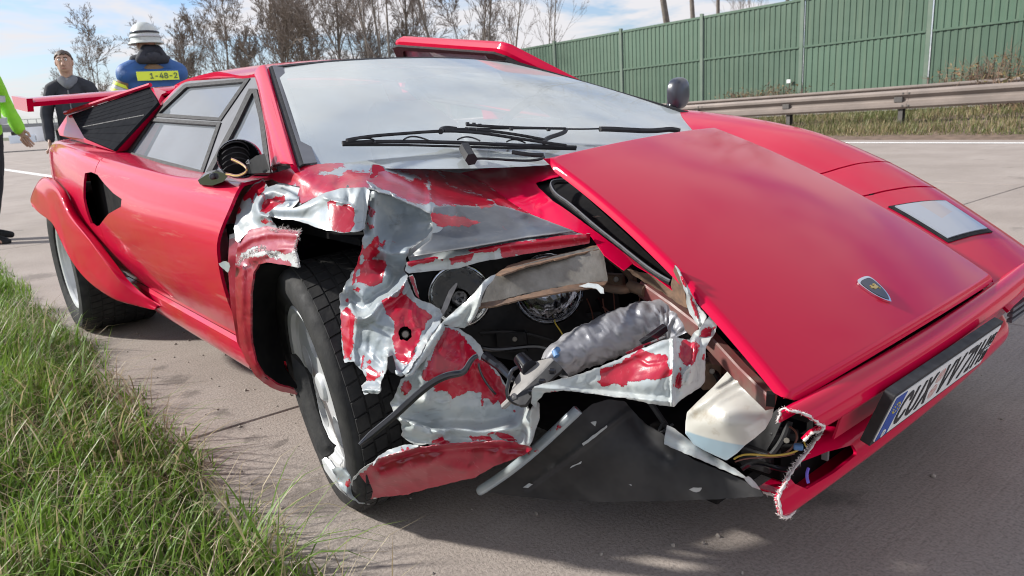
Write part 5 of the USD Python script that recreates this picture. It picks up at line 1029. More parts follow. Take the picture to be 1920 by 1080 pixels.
# ---------------------------------------------------------------- the wrecked right front corner
z1 = lambda p: zc(440, 290, 5.685, p); z2 = lambda p: zc(660, 290, 4, p); z3 = lambda p: zc(620, 500, 4.153, p); z4 = lambda p: zc(640, 640, 3.376, p)
z5 = lambda p: zc(1160, 560, 2.7, p); z6 = lambda p: zc(960, 480, 3.6, p); z7 = lambda p: zc(960, 220, 3.1775, p); z8 = lambda p: zc(720, 420, 2.25, p)
def skin(name, outline, ctrl, mat_, red=(), res=3.2, th=.0016, jag=1.2, creases=(), bumpy=(), holes=(), seed=1, parent=None, label=None, kinks=1.0, **k):
    creases = [(c[0], c[1]*1.35, *c[2:]) for c in creases]
    P_ = Polygon(outline).buffer(0); r_ = np.random.default_rng(seed+100)      # sharp kinks where the sheet buckled
    for _ in range(int(P_.area/1150) if kinks else 0):
        for _t in range(20):
            x0, y0, x1, y1 = P_.bounds; a = np.array([r_.uniform(x0, x1), r_.uniform(y0, y1)])
            if shapely.contains_xy(P_, *a): break
        th_ = r_.uniform(0, np.pi); L = r_.uniform(16, 60); d_ = np.array([np.cos(th_), np.sin(th_)]); n_ = np.array([-d_[1], d_[0]])
        creases.append(([tuple(a-d_*L*.5), tuple(a+n_*r_.normal(0, L*.12)), tuple(a+d_*L*.5+n_*r_.normal(0, L*.2))], r_.choice([-1, 1])*r_.uniform(.0012, .0040)*kinks, r_.uniform(5, 14), True))
    V, F, at = sheet(outline, ctrl, res, th, jag, creases, bumpy, list(red), holes, seed, **k)
    return put(name, (V, F), mat_, parent or car, True, at, label)
def slabby(name, outline, ctrl, mat_, th=.004, res=6, jag=0., creases=(), bumpy=(), seed=1, parent=None, holes=(), label=None):
    V, F, _ = sheet(outline, ctrl, res, th, jag, creases, bumpy, None, holes, seed); return put(name, (V, F), mat_, parent or car, True, label=label)

# top of the wing, crumpled, with paint hanging on in big flakes
top = [(500, 330), (520, 322), (560, 312), (600, 307), (640, 306), (705, 309), (785, 316), (862, 324), (900, 340), (930, 359), (965, 383), (995, 402), (1040, 420), (1080, 432), (1107, 438), (1020, 449), (930, 464), (850, 481), (770, 497), (762, 472), (798, 447), (812, 428), (808, 400), (770, 382), (735, 366), (690, 352), (640, 356), (598, 366), (560, 386), (540, 392), (556, 372), (562, 350), (520, 342)]
fw = skin('right_front_wing_skin', top, [(500, 330, 1.74), (560, 312, 1.66), (640, 306, 1.69), (785, 316, 1.84), (862, 324, 1.95), (930, 359, 1.80), (995, 402, 1.66), (1080, 432, 1.545), (1107, 438, 1.50), (550, 388, 1.62), (600, 362, 1.56), (690, 350, 1.50), (750, 372, 1.485), (812, 405, 1.48), (700, 330, 1.60), (850, 380, 1.60), (900, 425, 1.545), (1000, 430, 1.535), (770, 490, 1.462), (940, 463, 1.47), (1040, 446, 1.49)], torn_grey,
    red=[[(490, 340), (500, 318), (560, 305), (640, 300), (648, 313), (600, 325), (575, 341), (545, 350), (515, 352)],
         z1([(600, 470), (620, 390), (700, 280), (790, 195), (860, 210), (1060, 205), (1110, 245), (1220, 160), (1430, 190), (1480, 60), (1530, 30)])+z2([(150, 70), (210, 80), (250, 115), (380, 165), (410, 190), (450, 195), (490, 165), (540, 215), (580, 270), (595, 350), (560, 372), (480, 365), (400, 335), (300, 290), (200, 245), (105, 195), (130, 240)])+z1([(1380, 355), (1180, 370), (1000, 410), (900, 440), (800, 500), (690, 525), (620, 510)]),
         z2([(520, 105), (590, 110), (640, 125), (680, 165), (720, 195), (700, 215), (740, 240), (840, 275), (960, 310), (1050, 345), (1070, 375), (1040, 380), (1000, 390), (970, 412), (930, 385), (800, 378), (690, 380), (640, 383), (600, 350), (580, 280), (590, 220), (560, 150)]),
         z2([(585, 430), (700, 445), (860, 470), (1000, 510), (880, 535), (760, 535), (650, 540), (600, 490)]),
         z2([(250, 85), (520, 98), (540, 110), (600, 100), (800, 125), (860, 140), (1080, 275), (1340, 450), (1300, 450), (1200, 400), (1090, 375), (1050, 340), (960, 300), (840, 265), (730, 230), (690, 160), (640, 115), (540, 105), (560, 150), (570, 230), (500, 160), (450, 150), (380, 130)])],
    creases=[([(505, 400), (560, 378), (600, 362), (640, 354), (690, 350), (735, 364), (775, 380), (812, 398)], .010, 22), ([(560, 335), (640, 328), (720, 340), (800, 372)], .014, 30), ([(690, 352), (720, 330), (760, 318)], -.010, 14), ([(805, 315), (805, 350), (808, 392)], .008, 10, True), ([(862, 326), (900, 352), (960, 385), (1010, 410)], .010, 9, True), ([(840, 410), (930, 405), (1040, 425)], .010, 40), ([(640, 345), (700, 341), (760, 362)], -.014, 14), ([(880, 345), (930, 372), (1000, 412)], -.006, 14)],
    bumpy=[(.0022, 40), (.0006, 11)], kinks=.35, res=3.0, seed=11, label='crumpled top of the right front wing, red flakes over grey primer')
cov = [(813, 388), (850, 384), (892, 387), (930, 384), (960, 392), (995, 402), (1040, 419), (1077, 433), (985, 445), (885, 463), (785, 479), (767, 482), (788, 464), (806, 450), (813, 430), (809, 405)]
skin('lamp_cover', cov, [(813, 390, 1.462), (850, 384, 1.525), (892, 387, 1.545), (960, 392, 1.595), (995, 402, 1.632), (1077, 433, 1.522), (840, 415, 1.470), (900, 425, 1.490), (1000, 425, 1.518), (940, 455, 1.446), (785, 478, 1.432), (813, 430, 1.445), (985, 444, 1.474), (770, 481, 1.438), (1040, 436, 1.484)], torn_dark, red=[z2([(585, 430), (700, 445), (860, 470), (1000, 510), (880, 535), (760, 535), (650, 540), (600, 490)]), z2([(640, 383), (690, 379), (800, 377), (930, 384), (970, 412), (1000, 389), (1070, 375), (1050, 340), (800, 340), (620, 350)])], res=3, jag=.3, kinks=0, creases=[([(790, 470), (900, 450), (1060, 434)], .003, 10)], seed=41, label='smooth dark primed lid over the broken lamps')
# lifted chips of paint standing up from the wing
for k, (o, d) in enumerate([(z2([(130, 180), (150, 70), (210, 80), (245, 90), (252, 118), (200, 128), (190, 160), (110, 195)]), 1.545), (z2([(110, 195), (150, 210), (190, 240), (200, 262), (150, 250)]), 1.49), (z1([(1180, 352), (1205, 315), (1225, 350)]), 1.50), (z2([(285, 280), (340, 300), (372, 330), (320, 318)]), 1.47)]):
    skin('paint_flake', o, [(o[0][0], o[0][1], d), (o[2][0], o[2][1], d+.02), (o[-1][0], o[-1][1], d-.012)], torn_grey, red=[o] if k == 0 else [], res=3, th=.0006, jag=.6, seed=30+k, parent=fw)
# rear end of the wing, where it folds into the door gap
rear = [(440, 450), (438, 428), (445, 395), (457, 368), (474, 346), (493, 335), (503, 350), (524, 343), (556, 342), (565, 352), (560, 378), (545, 392), (520, 396), (506, 402), (512, 418), (520, 428), (500, 424), (478, 430), (458, 441), (446, 456)]
skin('wing_rear_edge', rear, [(440, 450, 1.69), (445, 395, 1.72), (493, 335, 1.745), (556, 342, 1.63), (506, 402, 1.62), (500, 424, 1.64), (500, 375, 1.69), (545, 385, 1.60)], torn_grey,
    red=[z1([(90, 480), (80, 420), (200, 320), (300, 270), (345, 300), (290, 420), (250, 450), (230, 410), (190, 510), (160, 470), (110, 500)]), z1([(275, 600), (290, 530), (330, 480), (400, 455), (470, 450), (520, 440), (545, 480), (500, 520), (450, 530), (380, 610), (330, 620)]), z1([(280, 690), (330, 680), (400, 710), (330, 730), (285, 715)]), z1([(0, 700), (0, 560), (50, 560), (60, 620), (20, 660)])],
    creases=[(z1([(270, 640), (250, 520), (300, 420), (420, 390), (500, 440)]), .016, 9), (z1([(290, 640), (340, 660), (400, 720)]), .012, 5, True), (z1([(560, 520), (480, 560), (400, 600), (360, 640)]), .014, 7), (z1([(330, 560), (420, 520), (500, 490)]), -.020, 11)], bumpy=[(.003, 24), (.0008, 9)], res=2.6, seed=13)
# the folded roll of sheet over the wheel opening
roll = z1([(365, 625), (395, 585), (430, 552), (500, 535), (560, 560), (620, 575), (700, 540), (800, 490), (900, 430), (1020, 388), (1130, 360), (1260, 350), (1390, 345), (1440, 380), (1425, 480), (1405, 600), (1390, 780), (1340, 812), (1260, 825), (1140, 832), (1040, 815), (950, 800), (860, 770), (780, 735), (700, 712), (600, 690), (500, 690), (430, 672), (380, 655)])
skin('folded_wing_roll', roll, [(505, 400, 1.60), (560, 390, 1.555), (640, 356, 1.50), (690, 352, 1.465), (688, 425, 1.43), (640, 434, 1.445), (580, 418, 1.50), (530, 410, 1.575), (620, 395, 1.475)], torn_grey,
    red=[z1([(1000, 500), (1030, 488), (1065, 500), (1085, 535), (1150, 545), (1210, 530), (1270, 570), (1290, 640), (1265, 700), (1270, 760), (1258, 825), (1200, 822), (1130, 828), (1060, 800), (1010, 760), (992, 690), (1025, 640), (1000, 590), (985, 540)])],
    creases=[(z1([(380, 600), (480, 610), (640, 600), (800, 540), (940, 470)]), .012, 12), (z1([(430, 640), (560, 650), (760, 690)]), -.010, 12), (z1([(860, 440), (900, 560), (880, 700)]), -.008, 16), (z1([(940, 450), (1080, 495), (1200, 525), (1290, 590)]), .006, 5, True), (z1([(1400, 360), (1395, 600), (1385, 770)]), -.012, 12), (z1([(1000, 470), (1150, 450), (1350, 430)]), .008, 26)], bumpy=[(.0025, 44)], res=2.8, jag=.7, seed=14)
# pleat between roll and front sheet, then the front sheet hanging before the tyre
front = [(684, 352), (700, 350), (722, 359), (760, 377), (800, 394), (812, 408), (813, 432), (798, 448), (768, 466), (762, 486), (758, 508), (764, 518)] + z3([(590, 85), (640, 190), (665, 245), (720, 270), (800, 300), (850, 325), (870, 370), (855, 440), (815, 500), (800, 525), (750, 590), (705, 680), (660, 730), (635, 770), (600, 820), (560, 860), (500, 840), (480, 780), (460, 700), (440, 695), (445, 760), (425, 830), (395, 890), (385, 950), (380, 975), (300, 985), (262, 995), (235, 925), (270, 895), (285, 880), (240, 800), (180, 740), (110, 745), (95, 690), (88, 600), (78, 480), (74, 330), (68, 215), (90, 200), (110, 150), (150, 80)]) + [(672, 488), (680, 455), (684, 430), (690, 400), (688, 372)]
front_red = [z2([(115, 380), (135, 375), (175, 430), (170, 455), (140, 470), (120, 440)]), z2([(110, 510), (150, 520), (160, 540), (125, 560)]), z2([(90, 740), (110, 680), (150, 640), (190, 615), (200, 680), (200, 770), (90, 790)]), z2([(80, 790), (250, 785), (258, 840), (240, 900), (210, 970), (150, 985), (100, 970), (30, 965), (60, 860)]), z2([(205, 690), (240, 640), (262, 645), (235, 690)]), z2([(30, 700), (70, 620), (85, 700), (60, 800), (20, 960), (0, 980), (5, 860)]),
    z3([(75, 360), (120, 320), (150, 315), (200, 400), (180, 470), (190, 500), (165, 560), (175, 620), (160, 720), (105, 715), (85, 560)]), z3([(270, 790), (300, 770), (350, 790), (370, 825), (410, 820), (400, 850), (340, 895), (290, 880), (270, 830)]), z3([(235, 790), (250, 690), (262, 680), (250, 780)]), z3([(285, 745), (300, 730), (315, 745), (295, 757)]),
    z3([(400, 260), (440, 250), (520, 235), (560, 150), (575, 120), (560, 200), (600, 235), (650, 270), (690, 320), (730, 330), (790, 390), (740, 440), (720, 490), (690, 540), (700, 590), (660, 640), (640, 700), (610, 740), (580, 795), (520, 720), (490, 640), (478, 560), (500, 430), (440, 380), (415, 330)]), z3([(165, 175), (230, 160), (240, 175), (220, 195)]), z3([(110, 255), (130, 250), (138, 268), (120, 272)])]
skin('right_front_wing_face', front, [(690, 352, 1.49), (760, 377, 1.48), (812, 410, 1.472), (684, 430, 1.44), (768, 466, 1.456), (762, 505, 1.452), (660, 520, 1.475), (638, 560, 1.485), (640, 640, 1.475), (648, 678, 1.455), (690, 725, 1.40), (725, 690, 1.38), (755, 705, 1.345), (800, 640, 1.385), (828, 600, 1.42), (780, 560, 1.43), (745, 615, 1.395), (700, 600, 1.41), (720, 530, 1.46), (745, 430, 1.50), (720, 470, 1.49)], torn_grey, red=front_red,
    holes=[[(750, 614), (762, 612), (770, 618), (771, 632), (763, 640), (750, 637), (746, 626)]],
    creases=[([(690, 354), (691, 390), (686, 430)], -.022, 9), (z3([(205, 405), (260, 400), (310, 370), (370, 290), (400, 265), (470, 225), (520, 180), (580, 90)]), .030, 9), (z3([(160, 270), (260, 330), (360, 250), (480, 170), (540, 70)]), -.026, 16), (z2([(215, 720), (300, 745), (400, 735)]), .022, 9), (z2([(200, 790), (300, 830), (390, 870)]), -.02, 14), (z2([(120, 300), (150, 420), (170, 560), (200, 700)]), .013, 11), (z2([(300, 380), (420, 560), (560, 590)]), -.016, 40), (z2([(610, 560), (560, 640), (430, 690), (330, 690)]), .012, 9), (z2([(140, 270), (280, 320), (420, 370), (560, 400)]), .010, 16), (z2([(260, 650), (240, 800), (260, 900)]), .012, 8), (z2([(430, 910), (380, 1000), (300, 1050)]), .016, 8, True),
             (z3([(850, 440), (790, 520), (700, 680), (600, 820)]), .014, 11, True), (z3([(205, 405), (190, 520), (170, 640), (180, 740)]), .010, 8), (z3([(440, 690), (470, 760), (520, 830)]), .016, 8), (z3([(300, 590), (360, 660), (440, 730)]), -.006, 10), (z3([(110, 180), (160, 300), (205, 400)]), .008, 7, True)],
    bumpy=[(.0045, 46), (.0014, 16)], res=2.7, jag=1.8, seed=15, label='crumpled front face of the right wing, red flakes over grey primer, hanging before the tyre')
part('wing_bolt', cat([lathe([(0, .006), (.006, .006), (.008, 0)], W(760, 627, 'd', 1.405), EYE-W(760, 627, 'd', 1.4), 12)]), steel)
part('bolt_recess', cat([lathe([(0, -.03), (.020, -.025), (.020, -.004)], W(758, 626, 'd', 1.41), EYE-W(760, 627, 'd', 1.4), 16)]), void_black)
# lower crumple: a bowl of bent sheet below the lamps
low = z3([(880, 455), (920, 462), (1000, 480), (1060, 520), (1100, 545), (1160, 610), (1200, 680)]) + z4([(960, 150), (1000, 210), (1050, 290), (1062, 340), (1100, 370), (1180, 400), (1195, 440), (1230, 380), (1252, 390), (1258, 480), (1235, 550), (1215, 620), (1190, 665), (1100, 642), (1000, 636), (900, 632), (800, 640), (700, 650), (560, 652), (480, 655), (420, 630), (385, 600), (382, 530), (360, 500), (340, 470), (308, 390), (345, 330), (358, 290), (375, 240), (440, 200), (480, 150), (540, 80), (590, 20)]) + z3([(700, 690), (760, 600), (810, 530), (860, 480)])
low_red = [z3([(890, 470), (985, 490), (1050, 560), (1100, 640), (1130, 670)])+z4([(880, 110), (960, 180), (1010, 240), (1050, 330), (1040, 400), (1020, 420), (990, 380), (960, 405), (935, 360), (915, 370), (890, 405), (878, 300), (850, 320), (780, 325), (705, 370), (680, 320), (640, 315), (590, 318), (570, 260), (512, 240), (520, 180), (560, 110), (600, 30)])+z3([(750, 680), (800, 620), (860, 560)]), z4([(375, 290), (395, 250), (430, 240), (442, 270), (430, 320), (400, 340)]), z4([(560, 650), (580, 625), (640, 612), (650, 635), (700, 640), (640, 650)]), z4([(805, 605), (850, 590), (940, 605), (1000, 625), (940, 635), (850, 622)]), z4([(940, 580), (1000, 570), (1060, 590), (1115, 630), (1080, 635), (1000, 612)]), z4([(1195, 560), (1205, 540), (1210, 562)]), z4([(1090, 445), (1098, 432), (1102, 450)])]
skin('lower_wing_crumple', low, [(832, 612, 1.42), (885, 632, 1.44), (815, 650, 1.40), (760, 712, 1.385), (735, 755, 1.40), (752, 800, 1.40), (790, 833, 1.40), (900, 829, 1.375), (985, 832, 1.36), (1010, 780, 1.35), (1008, 755, 1.36), (960, 750, 1.42), (926, 690, 1.44), (870, 680, 1.395), (870, 760, 1.40), (950, 790, 1.385), (990, 770, 1.37)], torn_white, red=low_red,
    creases=[(z4([(470, 545), (560, 585), (640, 570), (690, 552), (780, 560), (900, 572), (1000, 560), (1080, 540), (1150, 495), (1185, 430)]), .030, 13), (z4([(520, 500), (640, 530), (800, 520), (950, 520), (1080, 490)]), -.026, 20), (z4([(400, 610), (560, 620), (760, 600), (950, 605), (1100, 610)]), -.014, 12), (z4([(380, 500), (460, 520), (560, 550), (640, 590)]), .012, 6, True), (z4([(600, 380), (640, 392), (680, 380)]), .004, 4, True), (z4([(540, 80), (520, 200), (540, 330), (510, 470)]), .009, 12), (z4([(860, 140), (930, 250), (980, 330)]), .010, 5, True), (z4([(1210, 400), (1200, 520), (1190, 640)]), .020, 9), (z4([(345, 480), (420, 420), (520, 390)]), .008, 14), (z4([(1110, 380), (1130, 440), (1110, 500)]), -.012, 12)],
    bumpy=[(.004, 44), (.0012, 16)], res=2.7, jag=1.2, seed=16, label='bowl-shaped crumple of pale primer and red paint below the lamps')
# seam of bent metal between face and bowl
skin('seam_flange', z3([(880, 440), (890, 480), (850, 560), (790, 650), (720, 740), (640, 840), (600, 860), (575, 855), (640, 770), (705, 670), (760, 580), (810, 510), (850, 440)]), [(836, 606, 1.40), (790, 670, 1.36), (765, 705, 1.335)], torn_white, red=[], res=3, jag=1.5, creases=[(z3([(870, 460), (760, 620), (620, 830)]), .010, 7)], bumpy=[(.003, 12)], seed=17)
slabby('torn_rubber_tab', z3([(440, 770), (450, 700), (480, 690), (500, 760), (510, 830), (480, 830), (455, 810)]), [(730, 685, 1.34)], black_plastic, .006, 4, seed=4)
skin('torn_corner', z3([(240, 925), (300, 900), (380, 905), (388, 960), (370, 990), (300, 975), (262, 1000), (240, 960)]), [(690, 725, 1.35), (700, 735, 1.33), (712, 720, 1.34)], torn_grey, red=[], res=3, jag=3, creases=[(z3([(240, 960), (300, 955), (380, 960)]), .012, 5)], bumpy=[(.004, 8)], seed=18)
# lower valance, scraped red, and the grey torn end under the wheel
val = z4([(190, 770), (230, 745), (300, 722), (400, 692), (500, 672), (600, 658), (700, 650), (850, 640), (1000, 632), (1100, 642), (1190, 665), (1207, 685), (1150, 720), (1050, 762), (950, 800), (850, 862), (700, 895), (600, 922), (400, 972), (260, 985), (180, 1000), (110, 968), (60, 905), (75, 860), (130, 810)])
skin('lower_valance', val, [(700, 862, 1.47), (850, 833, 1.385), (990, 836, 1.355), (995, 845, 1.355), (892, 895, 1.47), (760, 927, 1.56), (693, 936, 1.595), (660, 907, 1.565), (780, 890, 1.50)], torn_red, red=[z4([(235, 740), (400, 685), (600, 645), (850, 628), (1000, 620), (1190, 650), (1230, 690), (1050, 775), (955, 815), (850, 875), (600, 935), (400, 985), (250, 1000), (120, 985), (65, 930), (70, 900), (140, 820)])],
    creases=[(z4([(250, 740), (500, 672), (800, 645), (1050, 640)]), .012, 5), (z4([(260, 860), (480, 800), (640, 780), (800, 830)]), .010, 16), (z4([(720, 740), (800, 690), (900, 668), (1080, 690)]), -.010, 22), (z4([(250, 780), (500, 700), (900, 655), (1150, 680)]), -.010, 8)], bumpy=[(.003, 40), (.0012, 14)], jag=1.2, seed=19, label='scraped dark red lower valance bent under the wheel')
skin('torn_valance_end', [(622, 880), (634, 876), (650, 877), (676, 871), (684, 874), (670, 890), (660, 907), (664, 928), (676, 940), (694, 946), (672, 944), (652, 932), (638, 912)], [(626, 880, 1.60), (678, 872, 1.545), (664, 925, 1.59), (690, 944, 1.605), (640, 905, 1.595)], torn_grey, red=[z4([(20, 905), (50, 870), (65, 880), (45, 925)])], creases=[([(640, 880), (655, 895), (650, 925)], .012, 8), ([(630, 895), (650, 910), (680, 940)], -.01, 7)], bumpy=[(.006, 14)], res=2.4, jag=1.6, seed=20)
slabby('bent_rim_lip', [(603, 862), (610, 857), (618, 862), (628, 876), (634, 890), (640, 912), (650, 930), (636, 918), (620, 898), (608, 880)], [(603, 862, 1.70), (618, 864, 1.675), (634, 890, 1.655), (645, 928, 1.66), (620, 898, 1.67)], rim_mat, .006, 3, creases=[([(606, 862), (622, 884), (640, 920)], .010, 6)], seed=36)
slabby('sprung_tyre_bead', [(545, 664), (556, 676), (570, 688), (578, 704), (584, 730), (592, 762), (602, 792), (614, 818), (626, 836), (618, 852), (606, 858), (596, 846), (582, 806), (566, 756), (552, 706)], [(545, 664, 1.785), (578, 704, 1.755), (602, 792, 1.725), (624, 838, 1.70), (600, 850, 1.715), (560, 735, 1.775)], tyre_mat, .016, 4, creases=[([(560, 690), (580, 760), (612, 836)], .010, 9)], seed=37)
skin('torn_valance_flap', z4([(200, 762), (240, 720), (300, 690), (370, 660), (430, 650), (490, 655), (490, 668), (400, 692), (300, 722), (230, 745), (205, 790), (190, 790)]), [(700, 868, 1.46), (760, 835, 1.42), (785, 834, 1.40)], torn_grey, red=[z4([(380, 692), (385, 665), (390, 690)]), z4([(415, 682), (418, 660), (428, 680)]), z4([(280, 720), (292, 700), (300, 715)])], res=2.7, jag=1.5, bumpy=[(.003, 12)], seed=21)
# front lamp pod: red front edge of its lid, black box, two round lamps
skin('lamp_cover_edge', [(763, 491), (850, 473), (950, 456), (1060, 441), (1107, 438), (1106, 456), (1000, 474), (900, 491), (860, 503), (800, 509), (766, 513), (759, 507)], [(763, 500, 1.448), (930, 472, 1.452), (1105, 446, 1.475)], torn_white, red=[[(766, 489), (850, 471), (950, 454), (1060, 439), (1110, 436), (1108, 459), (1000, 477), (940, 482), (938, 468), (890, 476), (885, 488), (845, 496), (842, 484), (800, 492), (765, 499)]], th=.010, res=3, jag=.6, creases=[([(766, 494), (930, 464), (1100, 444)], .006, 5)], seed=22)
pod = slabby('lamp_box', [(752, 508), (850, 492), (1000, 468), (1108, 446), (1150, 500), (1170, 620), (1040, 690), (930, 670), (860, 622), (790, 575)], [(760, 510, 1.60), (1100, 460, 1.66), (860, 620, 1.63), (1140, 640, 1.72)], black_plastic, .006, 12)
def lamp(px, py, D, r, nrm, glass, seed):
    c = W(px, py, 'd', D); nrm = (EYE-c)/np.linalg.norm(EYE-c)+np.asarray(nrm, float)*.30+np.array([0, 0, .16]); nrm /= np.linalg.norm(nrm)
    L = part('headlamp', lathe([(r*1.08, -.010), (r*1.09, .004), (r*1.04, .010), (r*.97, .006), (r*.95, -.004)], c, nrm, 48), chrome, 60)
    put('reflector', lathe([(r*.96, -.002), (r*.90, -.014), (r*.80, -.028), (r*.66, -.042), (r*.48, -.053), (r*.28, -.060), (.012, -.063), (0, -.063)], c, nrm, 48), bowl, L, True)
    put('lamp_shell', lathe([(r*1.09, -.004), (r*.95, -.05), (r*.4, -.075), (0, -.075)], c, nrm, 32), void_black, L, True)
    if glass:
        V, F = lathe([(r*.96, .0), (r*.9, .010), (r*.7, .020), (r*.4, .027), (0, .030)], c, nrm, 48); put('lamp_lens', (V, F), look('ribbed_lamp_glass', {'g': ('geometry', {}), 'mp': ('mapping', {'rotation': (0, 0, -.45)}), 'w': ('wave_texture', {'scale': 34., 'bands_direction': 'y', 'detail': 0.}), 'b': ('bump', {'strength': .7, 'distance': .0012}), 't': ('transparent_bsdf', {'color': (.62, .62, .66)}), 'gl': ('glossy_bsdf', {'roughness': .05, 'color': (.9, .92, 1)}), 'f': ('fresnel', {'IOR': 1.9}), 'm': ('mix_closure', {})},
            [('g.position', 'mp.vector'), ('mp.vector', 'w.vector'), ('w.fac', 'b.height'), ('b.normal', 'gl.normal'), ('b.normal', 'f.normal'), ('f.fac', 'm.fac'), ('t.BSDF', 'm.closure1'), ('gl.BSDF', 'm.closure2')], surface='m.closure'), L, True)
    else:
        put('bulb_holder', lathe([(0, -.020), (.009, -.022), (.012, -.030), (.016, -.040), (.018, -.055)], c, nrm, 20), gloss_black, L, 40)
        # ring of broken glass left in the bezel
        r_ = np.random.default_rng(seed); B = []
        for a in np.linspace(0, 6.283, 26)[:-1]:
            if r_.random() < .30:
                u = np.cross(nrm, [0, 0, 1.]); u /= np.linalg.norm(u); w = np.cross(nrm, u); e = lambda q, s: c+nrm*.004+(math.cos(q)*u+math.sin(q)*w)*s
                B.append((np.array([e(a-.13, r*.97), e(a+.13, r*.97), e(a+r_.uniform(-.2, .2), r*r_.uniform(.55, .88))+nrm*.008]), np.array([[0, 1, 2]])))
        [put('glass_shard', g_, lamp_glass, L, False) for g_ in B]
    return L
lamp(862, 555, 1.505, .062, [.80, -.50, .20], False, 4)
lamp(1028, 541, 1.575, .072, [.84, -.40, .12], True, 5)
# bent steel profile thrown across the lamps
br_o = z8([(470, 212), (560, 178), (700, 140), (830, 108), (905, 95), (925, 108), (932, 160), (945, 240), (880, 246), (830, 250), (720, 268), (600, 292), (500, 318), (408, 334), (430, 280)])
bk = slabby('bent_steel_profile', br_o, [(905, 568, 1.375), (930, 512, 1.41), (1124, 462, 1.46), (1140, 527, 1.425), (1010, 520, 1.42)], steel, .003, 5, jag=.7, creases=[(z8([(480, 215), (700, 150), (900, 100)]), -.004, 5)], bumpy=[(.0012, 40)], seed=6, label='bent grey steel profile lying across the lamps')
slabby('profile_top_flange', z8([(468, 213), (520, 176), (600, 152), (740, 128), (880, 92), (905, 88), (926, 108), (905, 104), (760, 140), (600, 178), (500, 214)]), [(930, 512, 1.405), (960, 497, 1.45), (1115, 460, 1.50), (1125, 466, 1.46)], rust, .003, 4, jag=.9, seed=7, parent=bk)
slabby('profile_bottom_flange', z8([(392, 352), (410, 333), (520, 316), (640, 286), (780, 258), (880, 246), (945, 240), (932, 256), (880, 268), (780, 282), (660, 302), (560, 322), (470, 346)]), [(896, 575, 1.36), (902, 567, 1.372), (1130, 528, 1.42), (1067, 545, 1.37), (960, 562, 1.35)], rust, .003, 4, jag=.9, seed=8, parent=bk)
skin('curled_sliver', z8([(820, 262), (860, 248), (900, 252), (925, 270), (930, 295), (915, 292), (895, 272), (850, 268)]), [(1090, 534, 1.385), (1130, 548, 1.36), (1110, 533, 1.375)], torn_white, red=[], res=2.5, jag=.8, seed=23)
# pale shards standing before the broken lamp
skin('pale_shard', z3([(860, 442), (900, 400), (980, 330), (1060, 265), (1130, 190), (1200, 105), (1250, 70), (1285, 62), (1265, 110), (1220, 150), (1180, 230), (1165, 310), (1120, 400), (1090, 440), (1040, 480), (960, 470)]), [(827, 606, 1.395), (905, 545, 1.37), (928, 514, 1.385), (902, 563, 1.365), (870, 614, 1.39)], torn_white, red=[], res=2.6, jag=.5, creases=[(z3([(870, 440), (1000, 380), (1140, 240), (1240, 90)]), .006, 9), (z3([(1180, 140), (1160, 280), (1090, 420)]), .010, 6)], bumpy=[(.002, 14)], seed=24)
slabby('grey_sliver', z3([(845, 380), (880, 290), (920, 190), (980, 120), (990, 130), (940, 240), (910, 320), (870, 390)]), [(828, 590, 1.43), (855, 530, 1.46)], lampgrey, .002, 4, jag=.6, seed=9)
skin('red_sliver', z3([(605, 75), (640, 55), (660, 120), (690, 250), (670, 230), (635, 150)]), [(768, 518, 1.44), (784, 558, 1.43)], torn_red, red=[z3([(605, 75), (640, 55), (660, 120), (690, 250), (670, 230), (635, 150)])], res=2.6, seed=25)
# scuttle and inner wing on the bonnet side
cowl = [(858, 325), (905, 316), (945, 312), (985, 305), (1022, 300), (1050, 330), (1004, 342), (1010, 352), (1036, 376), (1060, 392), (1120, 436), (1200, 497), (1258, 532), (1262, 545), (1227, 518), (1186, 494), (1170, 507), (1133, 478), (1108, 442), (1080, 434), (1010, 410), (975, 392), (930, 362), (895, 340)]
red_strip = [(1008, 392), (1016, 386), (1039, 376), (1120, 436), (1200, 497), (1262, 536), (1262, 546), (1227, 520), (1180, 500), (1170, 510), (1133, 480), (1100, 440), (1012, 408)]
slabby('scuttle_panel', cowl, [(858, 325, 1.965), (945, 312, 2.02), (1022, 300, 1.97), (1004, 345, 1.80), (930, 362, 1.80), (1010, 410, 1.64), (1039, 376, 1.66), (1108, 442, 1.495), (1200, 497, 1.42), (1262, 540, 1.365)], paint, .0016, 4, jag=.3, creases=[([(940, 312), (965, 325), (1000, 342), (1040, 378)], -.006, 3, True), ([(880, 328), (930, 352), (1000, 400)], .008, 12), ([(1012, 405), (1008, 392), (1036, 376)], .006, 5)], bumpy=[(.0025, 60)], seed=26)
slabby('bonnet_well', [(1001, 343), (1055, 330), (1064, 336), (1110, 380), (1200, 462), (1262, 520), (1268, 540), (1180, 480), (1100, 425), (1040, 380)], [(1001, 343, 1.84), (1060, 335, 1.82), (1100, 420, 1.60), (1180, 450, 1.52), (1265, 530, 1.40)], void_black, .004, 8)
gk = [(1066, 340, 1.735), (1046, 341, 1.735), (1035, 345, 1.72), (1037, 357, 1.70), (1060, 378, 1.645), (1110, 420, 1.555), (1170, 468, 1.465), (1220, 507, 1.40), (1258, 530, 1.355)]
part('bonnet_gasket', tube(spline([W(a, b, 'd', d) for a, b, d in gk], 60), .0058, 8), black_trim)
part('gasket_bead', tube(spline([W(a-1.5, b-4.5, 'd', d-.004) for a, b, d in gk], 60), .0016, 6), silver_trim)
slabby('hinge_bracket', z7([(480, 590), (520, 585), (590, 620), (592, 645), (560, 640), (490, 600)]), [(1115, 405, 1.62)], steel, .008, 5)
